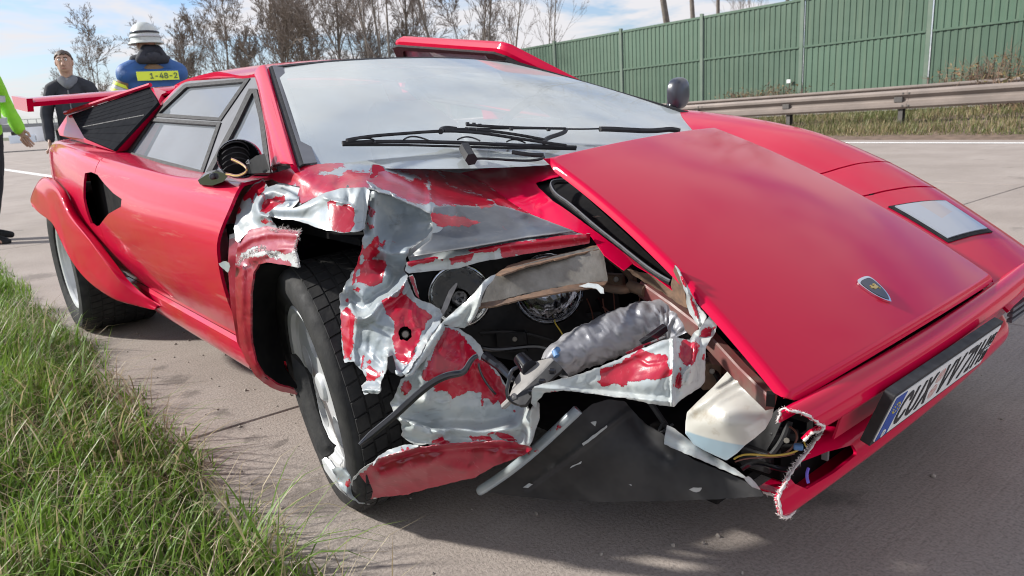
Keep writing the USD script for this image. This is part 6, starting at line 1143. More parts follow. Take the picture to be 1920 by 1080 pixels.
# torn frame: rusty tubes and rails of the nose
def rail(name, pts, w, h, mat_, parent=None, up=(0, 0, 1.), label=None):
    """A box-section bar with rounded edges through points (px, py, depth)."""
    P = np.array([W(a, b, 'd', d) for a, b, d in pts]); C = []
    for i in range(len(P)):
        t = P[min(i+1, len(P)-1)]-P[max(i-1, 0)]; t /= np.linalg.norm(t); s = np.cross(t, up); s /= np.linalg.norm(s); u = np.cross(s, t); q = .22
        C.append([P[i]+s*a*w/2+u*b*h/2 for a, b in ((-1, -1+q), (-1, 1-q), (-1+q, 1), (1-q, 1), (1, 1-q), (1, -1+q), (1-q, -1), (-1+q, -1))])
    C = np.array(C).reshape(-1, 3); n = len(P); f = [[i*8+j, i*8+(j+1) % 8, (i+1)*8+(j+1) % 8] for i in range(n-1) for j in range(8)]+[[i*8+j, (i+1)*8+(j+1) % 8, (i+1)*8+j] for i in range(n-1) for j in range(8)]+[[0, j+1, j] for j in range(1, 7)]+[[(n-1)*8, (n-1)*8+j, (n-1)*8+j+1] for j in range(1, 7)]
    return part(name, (C, np.array(f)), mat_, 30, parent, label)
rail('frame_rail', [(1205, 540, 1.47), (1262, 580, 1.40), (1316, 622, 1.33)], .022, .034, rail_red)
rail('frame_rail', [(1328, 632, 1.36), (1390, 700, 1.29), (1446, 754, 1.22)], .020, .032, rail_red, label='dirty red square rail ending open beside the white tank')
part('rail_end_opening', box(*W(1445, 748, 'd', 1.208), .014, .014, .022, .5), void_black, False)
part('frame_tube', tube(spline([W(a, b, 'd', d) for a, b, d in ((1080, 541, 1.47), (1130, 537, 1.48), (1180, 540, 1.48), (1186, 524, 1.50), (1165, 498, 1.53), (1138, 474, 1.56))], 30), .0095, 10), rust)
part('frame_tube', tube([W(1180, 536, 'd', 1.48), W(1210, 546, 'd', 1.45)], .012, 10), rust)
rail('cross_member', [(1340, 668, 1.50), (1420, 700, 1.42), (1500, 720, 1.40)], .03, .05, rail_red)
slabby('radiator_bracket', z5([(450, 270), (540, 320), (545, 345), (470, 330)]), [(1340, 670, 1.42)], rail_red, .01, 6)
slabby('torn_inner_edge', z6([(780, 92), (850, 108), (930, 120), (985, 160), (1040, 200), (1075, 215), (1100, 260), (1130, 290), (1180, 350), (1150, 340), (1080, 290), (1010, 245), (960, 215), (900, 180), (830, 140)]), [(1177, 507, 1.45), (1220, 515, 1.41), (1259, 540, 1.37), (1286, 577, 1.345), (1230, 545, 1.42)], rust, .0016, 4, jag=1.2, bumpy=[(.004, 18)], seed=10)
# upright shard beside the bonnet
skin('rusty_shard', z6([(1098, 62), (1112, 90), (1130, 130), (1155, 200), (1172, 270), (1180, 352), (1150, 325), (1100, 285), (1085, 240), (1072, 208), (1080, 140)]), [(1264, 498, 1.305), (1257, 538, 1.35), (1287, 577, 1.31), (1283, 550, 1.30)], rust, red=[], res=3, jag=.8, bumpy=[(.003, 14)], seed=27)
skin('torn_upright_shard', z6([(1098, 62), (1125, 90), (1150, 140), (1180, 190), (1215, 255), (1250, 330), (1290, 380), (1308, 410), (1290, 470), (1268, 500), (1235, 440), (1200, 390), (1180, 330), (1172, 260), (1150, 190), (1120, 110)]), [(1264, 498, 1.30), (1290, 552, 1.282), (1320, 590, 1.262), (1312, 618, 1.27), (1288, 575, 1.30)], torn_white, red=[z6([(1195, 250), (1215, 270), (1260, 390), (1265, 440), (1235, 390)]), z6([(1140, 140), (1160, 150), (1180, 200), (1165, 200)])], creases=[(z6([(1150, 160), (1210, 300), (1260, 460)]), .008, 6, True)], res=2.6, jag=1.2, bumpy=[(.003, 14)], seed=28)
# the pale cone of torn wing
cone = z6([(132, 905), (150, 882), (250, 852), (400, 815), (500, 782), (600, 745), (700, 705), (780, 668), (850, 638), (940, 600), (1020, 570), (1100, 548), (1150, 556), (1200, 566), (1225, 520), (1262, 495), (1290, 455), (1340, 400), (1365, 430), (1385, 450), (1375, 510), (1340, 560), (1310, 610), (1308, 700), (1304, 800), (1298, 855), (1270, 885), (1200, 932), (1140, 970), (1092, 1022), (1000, 1008), (900, 990), (760, 960), (600, 938), (460, 920), (350, 908), (220, 925), (175, 980), (160, 1030), (130, 990)])
skin('torn_wing_cone', cone, [(1000, 728, 1.275), (1090, 700, 1.262), (1196, 658, 1.25), (1266, 633, 1.235), (1312, 612, 1.25), (1343, 598, 1.26), (1330, 650, 1.235), (1320, 717, 1.245), (1263, 762, 1.215), (1260, 690, 1.205), (1180, 745, 1.235), (1050, 733, 1.262), (1005, 758, 1.29)], torn_white,
    red=[z6([(577, 850), (600, 810), (595, 758), (680, 748), (690, 725), (770, 690), (835, 655), (852, 622), (890, 645), (960, 660), (1058, 660), (1065, 720), (1072, 790), (1040, 820), (940, 840), (860, 842), (790, 850), (782, 872), (720, 862), (612, 882)]), z6([(1150, 572), (1180, 565), (1272, 595), (1262, 640), (1235, 690), (1210, 760), (1205, 790), (1200, 720), (1185, 745), (1160, 735), (1140, 700), (1130, 672)]), z6([(1128, 745), (1145, 760), (1140, 840), (1150, 862), (1120, 918), (1098, 880), (1118, 830)]), z6([(1300, 480), (1370, 480), (1350, 540), (1300, 555), (1262, 545)]), z6([(1290, 670), (1302, 660), (1300, 700), (1290, 700)]), z6([(200, 960), (260, 915), (330, 920), (310, 945), (250, 965), (215, 1000)])],
    creases=[(z6([(1085, 555), (1090, 700), (1082, 860), (1080, 1015)]), .010, 5, True), (z6([(150, 890), (400, 905), (700, 945), (1080, 985)]), .006, 7, True), (z6([(400, 900), (700, 925), (1060, 950)]), -.005, 12), (z6([(1150, 620), (1130, 760), (1100, 900)]), -.006, 9), (z6([(1240, 560), (1230, 700), (1180, 850)]), .008, 8, True), (z6([(1200, 740), (1160, 790), (1140, 860)]), .010, 5, True), (z6([(1225, 520), (1260, 560), (1330, 520)]), -.012, 9), (z6([(500, 790), (800, 680), (1080, 560)]), .004, 8)],
    bumpy=[(.0016, 44), (.0006, 14)], res=2.7, kinks=.6, jag=1.0, seed=29, label='pale torn cone of wing sheet pointing left, with a red flake on it')
skin('torn_red_strip', z6([(765, 655), (840, 615), (940, 575), (1040, 535), (1035, 550), (900, 605), (850, 640), (780, 662)]), [(1175, 662, 1.275), (1245, 630, 1.27)], torn_red, red=[z6([(765, 655), (840, 615), (940, 575), (1040, 535), (1035, 550), (900, 605), (850, 640), (780, 662)])], res=2.8, jag=.6, seed=31)
rail('black_strut', [(1203, 645, 1.30), (1225, 630, 1.30), (1247, 614, 1.31)], .012, .014, gloss_black)
# foil hose
hp_ = spline([W(a, b, 'd', d) for a, b, d in ((1040, 690, 1.40), (1062, 668, 1.41), (1110, 645, 1.42), (1160, 625, 1.425), (1210, 608, 1.425), (1250, 604, 1.42), (1282, 618, 1.40), (1296, 640, 1.38))], 90)
hr = np.interp(np.linspace(0, 1, 90), [0, .08, .3, .7, 1], [.030, .036, .042, .043, .036])
hv, hf = tube(hp_, hr, 40, False); nn = vnormals(hv, hf); ids = np.arange(len(hv)); wr = np.repeat(np.linspace(0, 1, 90), 40); an = np.tile(np.arange(40), 90)/40*6.283
q1 = 1-np.abs(fbm(np.c_[wr*26, np.cos(an)*1.6+wr*4, np.sin(an)*1.6], 3, 3)); q2 = 1-np.abs(fbm(np.c_[wr*9+np.sin(an)*1.2, np.cos(an)*2.2, np.sin(an)*2.2], 2, 8))
hv = hv + nn*((q1-.75)*.0085*(.5+.9*wr)+(q2-.75)*.0075+.004*fbm(hv*30, 3, 6))[:, None]
part('foil_air_hose', (hv, hf), foil, True, label='crinkled silver air hose')
part('hose_clip', tube([W(1044, 668, 'd', 1.355), W(1040, 660, 'd', 1.36), W(1046, 655, 'd', 1.37)], .006, 8), blue_plastic)
# broken fog-lamp unit
lu = slabby('lamp_housing', z4([(1060, 360), (1080, 300), (1100, 240), (1150, 170), (1220, 130), (1300, 110), (1330, 105), (1380, 150), (1370, 170), (1250, 270), (1150, 360), (1090, 372)]), [(955, 745, 1.34), (990, 690, 1.37), (1035, 672, 1.36), (1046, 688, 1.335), (970, 748, 1.315)], lampgrey, .012, 5, creases=[(z4([(1080, 350), (1330, 110)]), .012, 9)], seed=12, label='broken grey fog lamp housing')
slabby('lamp_housing_face', z4([(1085, 362), (1160, 300), (1270, 200), (1345, 118), (1395, 158), (1400, 175), (1300, 265), (1200, 350), (1165, 400), (1130, 402), (1070, 375)]), [(962, 748, 1.30), (1038, 676, 1.325), (1054, 690, 1.315), (985, 758, 1.285)], tray_mat, .010, 5, bumpy=[(.002, 12)], seed=13, parent=lu)
for a, b in ((1205, 322), (1270, 255), (1335, 190)): put('housing_clip', box(*W(640+a/3.376, 640+b/3.376, 'd', 1.292), .012, .008, .010, .6, bev=.002), gloss_black, lu, False)
part('lamp_socket', tube([W(975, 672, 'd', 1.385), W(992, 690, 'd', 1.36)], [.014, .017], 14), gloss_black)
part('lamp_hook', tube(spline([W(640+a/3.376, 640+b/3.376, 'd', 1.30) for a, b in ((1115, 165), (1075, 195), (1060, 250), (1052, 340), (1075, 375), (1130, 398), (1170, 380), (1185, 350))], 40), .0035, 8), gloss_black)
part('housing_stay', tube([W(944, 762, 'd', 1.32), W(966, 742, 'd', 1.30)], .006, 8), lampgrey)
# bent trim strip lying over the tyre
ts = [(674, 834, 1.36), (700, 812, 1.36), (750, 770, 1.355), (805, 722, 1.345), (850, 702, 1.345), (868, 698, 1.35), (880, 682, 1.355), (896, 667, 1.36)]
P = spline([W(a, b, 'd', d) for a, b, d in ts], 40); vw = EYE-P; vw /= np.linalg.norm(vw, axis=1, keepdims=True); tg = np.gradient(P, axis=0); tg /= np.linalg.norm(tg, axis=1, keepdims=True); sd = np.cross(tg, vw); wd = np.interp(np.linspace(0, 1, 40), [0, .1, .5, .8, 1], [.003, .007, .0075, .0065, .004])[:, None]
stv, stf = loft([P+sd*wd, P+vw*.003+sd*wd*.25, P-sd*wd], 40, 7, kind='lin', uk='lin'); part('loose_trim_strip', shell((stv, stf), .0012), gloss_black, 30, label='black trim strip bent across the crumple to the tyre')
part('trim_edge', tube(P-sd*wd*.9, .0012, 5), silver_trim)
part('bent_rod', tube(spline([W(a, b, 'd', 1.345) for a, b in z4([(868, 140), (880, 190), (930, 280), (978, 336)])], 16), .0022, 6), gloss_black)
part('support_strut', tube([W(a, b, 'd', d) for a, b, d in ((908, 666, 1.39), (940, 690, 1.37), (962, 712, 1.35))], [.010, .008, .006], 8), gloss_black)
# black undertray, folded, with a pale peeled edge
tray = [(903, 921), (960, 880), (1010, 840), (1060, 800), (1110, 757), (1140, 749), (1172, 752), (1186, 770), (1210, 795), (1240, 812), (1262, 838), (1300, 862), (1340, 878), (1385, 897), (1425, 918), (1432, 930), (1380, 934), (1300, 938), (1150, 941), (1050, 938), (960, 930)]
skin_ctrl = [(903, 921, 1.60), (1010, 845, 1.48), (1110, 757, 1.44), (1172, 752, 1.46), (1240, 815, 1.405), (1340, 880, 1.335), (1428, 925, 1.27), (1300, 938, 1.375), (1150, 941, 1.47), (1020, 935, 1.55), (1150, 860, 1.43)]
ut = slabby('undertray', tray, skin_ctrl, tray_mat, .0022, 5, jag=.8, creases=[([(985, 915), (1060, 862), (1140, 800), (1180, 770)], .010, 6, True), ([(1180, 760), (1200, 800), (1250, 850)], -.012, 14)], bumpy=[(.006, 90), (.0015, 22)], seed=14, label='folded black plastic undertray hanging to the road')
for o in (z8([(785, 1030), (830, 1010), (835, 1000), (790, 1022)]), [(1292, 918), (1300, 914), (1316, 915), (1312, 921), (1306, 924), (1298, 921)], [(1178, 909), (1184, 907), (1186, 912)], [(980, 914), (992, 906), (1000, 908), (990, 915)], [(1108, 792), (1118, 790), (1116, 800)], [(1091, 832), (1105, 822), (1138, 797), (1139, 801), (1108, 826), (1094, 836)], [(1394, 896), (1404, 893), (1420, 908), (1426, 918), (1410, 914)]):
    px = np.mean(o, 0); kk = np.array([(a, b, d) for a, b, d in skin_ctrl]); d0 = RBFInterpolator(kk[:, :2]/100, kk[:, 2], kernel='thin_plate_spline', degree=1)(px[None]/100)[0]
    skin('primer_chip', o, [(px[0], px[1], d0-.022)], torn_white, red=[], res=2.4, th=.001, jag=.8, seed=int(px[0]), parent=ut)
skin('peeled_strip', z5([(245, 640), (285, 660), (330, 695), (400, 745), (470, 790), (560, 842), (610, 875), (660, 916), (640, 910), (560, 880), (450, 832), (330, 782), (228, 735), (232, 690)]), [(1251, 797, 1.355), (1243, 830, 1.34), (1334, 853, 1.325), (1300, 850, 1.31), (1400, 897, 1.285)], torn_white, red=[], res=2.8, jag=.9, creases=[(z5([(240, 690), (420, 790), (640, 905)]), .006, 10)], bumpy=[(.0015, 20)], seed=32)
part('torn_rail', tube([W(903, 920, 'd', 1.56), W(940, 893, 'd', 1.52), W(1000, 845, 'd', 1.43), (W(1082, 772, 'd', 1.38))], [.010, .011, .011, .009], 10), torn_grey, label='scraped rail under the valance') if False else None
P4 = spline([W(a, b, 'd', d) for a, b, d in ((900, 920, 1.55), (942, 892, 1.50), (1000, 846, 1.42), (1084, 768, 1.37))], 30); V, F = tube(P4, .0105, 10); V = V+.002*fbm(V*60, 3, 5)[:, None]
put('torn_rail', (V, F), torn_grey, car, True, {'red': .012*fbm(V*22, 3, 9)-.004, 'rim': np.full(len(V), .1)}, label='scraped red and grey rail between valance and undertray')
# washer-fluid tank, half full
tk = z5([(560, 358), (590, 372), (622, 402), (700, 470), (760, 530), (786, 556), (775, 600), (742, 660), (690, 705), (640, 742), (600, 782), (545, 820), (500, 800), (440, 772), (380, 738), (336, 682), (338, 630), (346, 575), (400, 520), (480, 445)])
zl = float(W(1360, 817, 'd', 1.30)[2])
tank_m = look('milky_plastic_tank', {'g': ('geometry', {}), 'sp': ('separate_xyz', {}), 'r': ('map_range', {'from_min': zl-.0015, 'from_max': zl+.0015, 'clamp': True}), 'n': ('noise_texture', {'scale': 24., 'detail': 6, 'roughness': .65}), 'nr': ('rgb_ramp', {'ramp': [(0, (.47, .46, .42)), (.55, (.45, .44, .40)), (.72, (.33, .29, .23)), (1, (.29, .25, .19))]}), 'm': ('mix', {'color1': (.25, .335, .385)}), 'bn': ('noise_texture', {'scale': 60.}), 'b': ('bump', {'strength': .5, 'distance': .0008}),
    'p': ('principled_bsdf', {'roughness': .32, 'subsurface_weight': .35, 'subsurface_radius': (.02, .02, .018), 'subsurface_scale': .5, 'coat_weight': .3})},
    [('g.position', 'sp.vector'), ('sp.z', 'r.value'), ('g.position', 'n.vector'), ('n.fac', 'nr.fac'), ('nr.color', 'm.color2'), ('r.result', 'm.fac'), ('m.color', 'p.base_color'), ('g.position', 'bn.vector'), ('bn.fac', 'b.height'), ('b.normal', 'p.normal')])
V, F, _ = sheet(tk, [(1370, 692, 1.335), (1290, 775, 1.335), (1300, 832, 1.32), (1360, 862, 1.29), (1435, 803, 1.255), (1450, 766, 1.25), (1360, 780, 1.275), (1392, 710, 1.30)], 4, .03, 0, [(z5([(350, 580), (440, 520), (540, 445), (610, 410)]), .011, 9), (z5([(600, 400), (700, 480), (780, 560)]), .006, 10), (z5([(460, 560), (560, 600), (640, 660)]), .012, 45), (z5([(400, 640), (560, 640), (700, 620)]), .004, 14)], [(.0006, 26)], None, (), 15)
part('washer_fluid_tank', (V, F), tank_m, True, label='milky white fluid tank with bluish liquid')
for i, ch in enumerate('1OMAX'):
    m = meshkit.text_mesh(ch, .009, .0012); c = W(1384+13*i, 742+11*i, 'd', 1.272-.006*i); 
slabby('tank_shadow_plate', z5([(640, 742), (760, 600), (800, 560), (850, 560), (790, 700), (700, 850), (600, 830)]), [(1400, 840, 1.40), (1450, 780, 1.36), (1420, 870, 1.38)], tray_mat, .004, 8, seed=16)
part('foam_block', (lambda m: (np.array(m.vertices)+.003*fbm(np.array(m.vertices)*60, 3, 2)[:, None], np.array(m.faces)))(box(*W(1438, 718, 'd', 1.30), .05, .03, .028, .4).subdivide().subdivide()), rust, True)
# wires
def wire(pts, m_, r=.0018, name='wire'): return part(name, tube(spline([W(a, b, 'd', d) for a, b, d in pts], 28), r, 6), m_)
wire([(1376, 861, 1.33), (1400, 852, 1.32), (1440, 854, 1.31), (1470, 852, 1.305), (1492, 846, 1.30), (1503, 838, 1.30)], wire_y)
wire([(1378, 866, 1.33), (1420, 858, 1.325), (1462, 856, 1.31), (1490, 850, 1.30)], wire_r, .0014)
wire([(1512, 838, 1.29), (1510, 820, 1.30), (1520, 808, 1.30), (1532, 803, 1.31)], wire_y, .0014)
wire([(1040, 600, 1.56), (1045, 612, 1.54), (1055, 628, 1.53), (1056, 648, 1.52)], wire_y, .0016)
wire([(1516, 906, 1.22), (1513, 890, 1.225), (1516, 878, 1.23)], wire_b, .0028)
wire([(1130, 560, 1.62), (1160, 600, 1.60), (1190, 580, 1.58), (1200, 555, 1.56)], wire_r, .0014); wire([(1150, 550, 1.62), (1152, 600, 1.61), (1145, 640, 1.58)], wire_r, .0014)
part('wire_connector', box(*W(1497, 838, 'd', 1.30), .016, .012, .010, .5, bev=.002), blue_plastic, False)
for i, (pts, r_, m_) in enumerate((
    (((1120, 560, 1.66), (1135, 600, 1.64), (1120, 650, 1.60), (1080, 700, 1.56)), .006, gloss_black), (((1100, 590, 1.68), (1160, 585, 1.66), (1230, 590, 1.60), (1290, 640, 1.52)), .008, black_plastic), (((880, 640, 1.58), (940, 655, 1.58), (1010, 650, 1.57), (1060, 690, 1.53)), .0055, gloss_black),
    (((900, 625, 1.60), (960, 622, 1.61), (1040, 640, 1.60)), .004, black_plastic), (((1210, 560, 1.55), (1240, 600, 1.52), (1230, 640, 1.50)), .005, gloss_black), (((1330, 690, 1.46), (1350, 720, 1.43), (1345, 760, 1.42), (1300, 790, 1.44)), .006, gloss_black), (((1245, 790, 1.42), (1236, 810, 1.42), (1262, 795, 1.41)), .003, black_plastic),
    (((1440, 860, 1.36), (1470, 820, 1.35), (1480, 790, 1.35)), .007, black_plastic), (((1390, 880, 1.36), (1430, 870, 1.35), (1470, 880, 1.32), (1500, 870, 1.30)), .005, gloss_black), (((1180, 700, 1.48), (1230, 770, 1.46), (1250, 800, 1.45)), .006, black_plastic), (((1130, 575, 1.64), (1170, 610, 1.62), (1195, 640, 1.58)), .002, wire_r), (((1100, 560, 1.66), (1112, 610, 1.64), (1100, 650, 1.62)), .0016, wire_r), (((1480, 800, 1.33), (1494, 820, 1.31), (1478, 846, 1.31), (1440, 850, 1.33)), .0018, wire_r))):
    part('bay_hose' if r_ > .003 else 'wire', tube(spline([W(a, b, 'd', d) for a, b, d in pts], 24), r_, 8), m_)
for a, b, d, s3, rz, m_ in ((1150, 528, 1.56, (.05, .02, .035), .4, rust), (1110, 640, 1.62, (.06, .03, .05), .9, tray_mat), (960, 640, 1.62, (.07, .02, .05), .6, black_plastic), (1225, 700, 1.50, (.05, .03, .04), .2, tray_mat), (1330, 700, 1.46, (.04, .03, .06), 1.0, rust), (1470, 830, 1.37, (.05, .03, .05), .5, tray_mat), (1230, 570, 1.54, (.03, .02, .03), .7, steel), (1420, 860, 1.38, (.06, .02, .04), .1, black_plastic)):
    br_ = part('bay_bracket', box(*W(a, b, 'd', d), *s3, rz, bev=.003), m_, False)
    put('bolt', lathe([(0, .006), (.005, .006), (.006, 0)], W(a+5, b-4, 'd', d-.025), EYE-W(a, b, 'd', d), 8), steel, br_, False)
# torn rear part of the wheel-arch trim
arch = [(446, 452), (452, 442), (470, 430), (500, 424), (530, 430), (562, 432), (556, 448), (552, 465), (556, 482), (560, 502), (530, 496), (500, 492), (484, 496), (476, 510), (471, 540), (469, 600), (471, 645), (480, 680), (498, 706), (522, 722), (552, 731), (557, 740), (530, 735), (505, 726), (480, 706), (463, 680), (450, 650), (444, 600), (441, 540), (443, 480)]
skin('arch_trim', arch, [(446, 452, 1.70), (500, 426, 1.63), (560, 434, 1.53), (558, 498, 1.50), (500, 492, 1.60), (472, 540, 1.66), (443, 540, 1.715), (444, 600, 1.76), (469, 610, 1.71), (452, 655, 1.80), (480, 685, 1.77), (500, 722, 1.83), (524, 722, 1.82), (555, 736, 1.87)], torn_red, red=[[(438, 474), (446, 436), (480, 418), (520, 416), (566, 424), (562, 446), (556, 470), (530, 462), (500, 458), (470, 466), (448, 480)], [(436, 486), (470, 482), (495, 478), (540, 490), (556, 510), (530, 510), (496, 508), (488, 520), (486, 560), (487, 640), (514, 700), (566, 720), (572, 755), (500, 748), (430, 670), (424, 560), (424, 492)], [(470, 470), (500, 452), (540, 440), (560, 434), (552, 462), (545, 478), (505, 470), (490, 472)]],
    creases=[([(448, 462), (470, 446), (505, 438), (556, 440)], .008, 8), ([(480, 480), (520, 470), (552, 470)], .006, 9), ([(455, 500), (453, 600), (463, 660), (490, 706)], .008, 7)], bumpy=[(.0025, 20), (.001, 7)], th=.005, res=2.7, jag=.8, seed=33, label='torn red wheel-arch trim behind the right front wheel')
skin('wing_rear_strip', [(430, 440), (444, 436), (447, 450), (446, 480), (444, 540), (446, 600), (450, 656), (468, 700), (503, 732), (545, 744), (535, 736), (500, 722), (468, 690), (444, 640), (441, 617), (432, 570), (427, 500)], [(431, 440, 1.735), (446, 480, 1.725), (428, 520, 1.76), (442, 620, 1.825), (446, 600, 1.79), (484, 706, 1.85), (560, 744, 1.89)], torn_red, red=[[(415, 450), (460, 440), (460, 480), (440, 494), (446, 506), (462, 520), (465, 600), (500, 700), (575, 745), (560, 765), (470, 725), (415, 630), (410, 500)]], res=2.8, jag=.4, seed=35)
inner = [(484, 496), (476, 510), (471, 540), (469, 600), (471, 645), (480, 680), (498, 706), (522, 722), (552, 731), (560, 726), (535, 690), (520, 620), (520, 560), (540, 520), (562, 500), (530, 496)]
slabby('arch_liner', inner, [(484, 496, 1.64), (471, 600, 1.73), (498, 706, 1.79), (552, 731, 1.86), (535, 690, 1.90), (520, 590, 1.88), (555, 505, 1.68)], void_black, .004, 6)
fibs = []
def fringe(line, D, n, L, seed, spread=1.0, th=.0007, grow=(0, 0)):
    """White glass fibres sticking out of a torn edge."""
    r_ = np.random.default_rng(seed); ln = LineString(line); B = []
    for s in r_.uniform(0, ln.length, n):
        a = np.array(ln.interpolate(s).coords[0]); d = D if np.ndim(D) == 0 else np.interp(s/ln.length, np.linspace(0, 1, len(D)), D)
        p = W(*(a+r_.normal(0, 1.3, 2)), 'd', d-abs(r_.normal(0, .002))); e = r_.normal(0, 1, 3)*spread+np.array([grow[0]*CR[k]-grow[1]*CU[k] for k in range(3)]); e /= np.linalg.norm(e); l = L*r_.uniform(.35, 1.3); t = r_.normal(0, 1, 3); t /= np.linalg.norm(t)
        B.append((np.array([p-t*th, p+t*th, p+e*l*.6+t*th*.6, p+e*l+r_.normal(0, .25, 3)*l]), np.array([[0, 1, 2], [0, 2, 3]])))
    return cat(B)
part('fibre_fringe', fringe([(446, 500), (450, 488), (465, 478), (480, 470), (492, 464), (505, 474), (520, 480)], [1.675, 1.64, 1.60, 1.585, 1.57], 420, .007, 1), fibre, False)
part('fibre_fringe', fringe([(505, 432), (530, 428), (562, 434), (553, 460), (552, 478), (560, 502)], [1.60, 1.52, 1.49, 1.45], 300, .006, 2), fibre, False)
# torn bumper ends: ragged fibreglass edges
def edge_strip(name, P_, w, seed):
    P_ = poly(P_, 110)+np.array([.002, 0, 0]); V, F = tube(P_, w, 8); V = V+(fbm(V*150, 3, seed)+.5*fbm(V*400, 2, seed))[:, None]*vnormals(V, F)*w*1.5; return part(name, (V, F), fibre, True)
edge_strip('torn_bumper_edge', torn_top, .0018, 3); edge_strip('torn_lip_edge', torn_low[1:], .0022, 4)
def fringe3(P_, n, L, seed, grow, th=.00035):
    """Fibres along a torn edge given in space."""
    r_ = np.random.default_rng(seed); Q = poly(P_, 400); B = []
    for i in r_.integers(0, 400, n):
        p = Q[i]+r_.normal(0, .0016, 3); e = r_.normal(0, .7, 3)+grow; e /= np.linalg.norm(e); l = L*r_.uniform(.3, 1.25); t = r_.normal(0, 1, 3); t /= np.linalg.norm(t)
        B.append((np.array([p-t*th, p+t*th, p+e*l*.6+t*th*.6, p+e*l+r_.normal(0, .22, 3)*l]), np.array([[0, 1, 2], [0, 2, 3]])))
    return cat(B)
part('fibre_fringe', fringe3(torn_top, 500, .003, 5, np.array([.2, -.8, .0])), fibre, False); part('fibre_fringe', fringe3(torn_low[3:], 1500, .006, 6, np.array([-.2, -.9, .1])), fibre, False)
# broken right mirror lying against the quarter window, wires out
mc = W(450, 298, 'y', -.835); ax = .50*CR-.80*CF+.10*CU; ax /= np.linalg.norm(ax)
u_ = np.cross(ax, [0, 0, 1.]); u_ /= np.linalg.norm(u_); w_ = np.cross(u_, ax)
ms = trimesh.creation.icosphere(4, 1.); q_ = ms.vertices*[.038, .050, .045]; ms.vertices = q_[:, :1]*ax-q_[:, 1:2]*u_+q_[:, 2:3]*w_
keep = (q_[ms.faces].mean(1)@[1., -.25, -.12] < .012); rm_ = part('broken_wing_mirror', shell((np.array(ms.vertices)+mc, ms.faces[keep]), .003, None), gloss_black, True, label='broken black mirror shell with ribbed innards and trailing wires')
put('mirror_inside', lathe([(0, .010), (.022, .005), (.036, -.004)], mc+u_*.012, ax, 24), void_black, rm_, True)
for k in range(5):
    o_ = mc+ax*.020+w_*(.030-.013*k)+u_*(.010+.002*k); put('mirror_rib', tube(spline([o_-u_*.034-ax*.012-w_*.012, o_-u_*.016+ax*.002+w_*.004, o_+u_*.012+ax*.004+w_*.004, o_+u_*.030-ax*.004-w_*.006], 16), .0016, 6), black_trim, rm_, True)
put('mirror_foot_plate', trimesh.convex.convex_hull(np.array([W(a, b, 'y', y) for a, b in ((452, 312), (480, 292), (496, 288), (505, 318), (498, 324), (460, 326)) for y in (-.835, -.80)])), black_plastic, rm_, False)
put('foot_insert', tube([W(462, 305, 'y', -.86), W(466, 300, 'y', -.862), W(469, 306, 'y', -.86), W(463, 307, 'y', -.86)], .002, 5), silver_trim, rm_, True)
for k, (m_, dy) in enumerate(((wire_r, 0), (wire_y, 1.6), (wire_r, 3.0))): put('mirror_wire', tube(spline([W(a, b+dy, 'y', y) for a, b, y in ((446, 304, -.875), (456, 308, -.89), (463, 316, -.89), (455, 325, -.89), (440, 328, -.89), (424, 325, -.885))], 24), .0016, 6), m_, rm_, True)
mp_ = trimesh.convex.convex_hull(np.array([W(a, b, 'y', -.885) for a, b in ((371, 338), (375, 346), (398, 348), (418, 341), (427, 331), (420, 324), (404, 321), (388, 327))]+[W(a, b, 'y', -.83) for a, b in ((372, 336), (396, 346), (424, 332), (405, 318), (386, 322))]))
mb = part('loose_mirror_base', mp_, gloss_black, False, label='loose black mirror base lying on the door top'); put('base_socket', tube([W(398, 331, 'y', -.89), W(402, 327, 'y', -.87)], .008, 10), silver_trim, mb, True)
# ---------------------------------------------------------------- people behind the car
ico = trimesh.creation.icosphere(2, 1.0).vertices
def chain(bones, refine=.022, smooth=8):
    """One continuous body from bones ((point, radius or 3 radii), (point, radius)): hulls of the spheres at both joints, joined and smoothed."""
    parts_ = []
    for b in bones:
        pts = np.vstack([np.asarray(p)+ico*np.asarray(r) for p, r in b]); parts_.append(m3.Manifold.hull_points(pts.astype(np.float32)))
    M_ = m3.Manifold.batch_boolean(parts_, m3.OpType.Add).refine_to_length(refine).to_mesh()
    t_ = trimesh.Trimesh(M_.vert_properties[:, :3], M_.tri_verts, process=True); t_.merge_vertices(); trimesh.smoothing.filter_taubin(t_, iterations=smooth); return t_
skin_m = plain('skin', (.48, .30, .22), (.42, .25, .18), 20, .5)
hair_m = plain('brown_hair', (.05, .034, .024), (.08, .055, .04), 60, .6)
eye_m = plain('eye_white', (.7, .7, .68), None, rough=.3); iris_m = plain('iris_dark', (.03, .025, .02), None, rough=.2); lip_m = plain('lips', (.40, .18, .15), None, rough=.5)
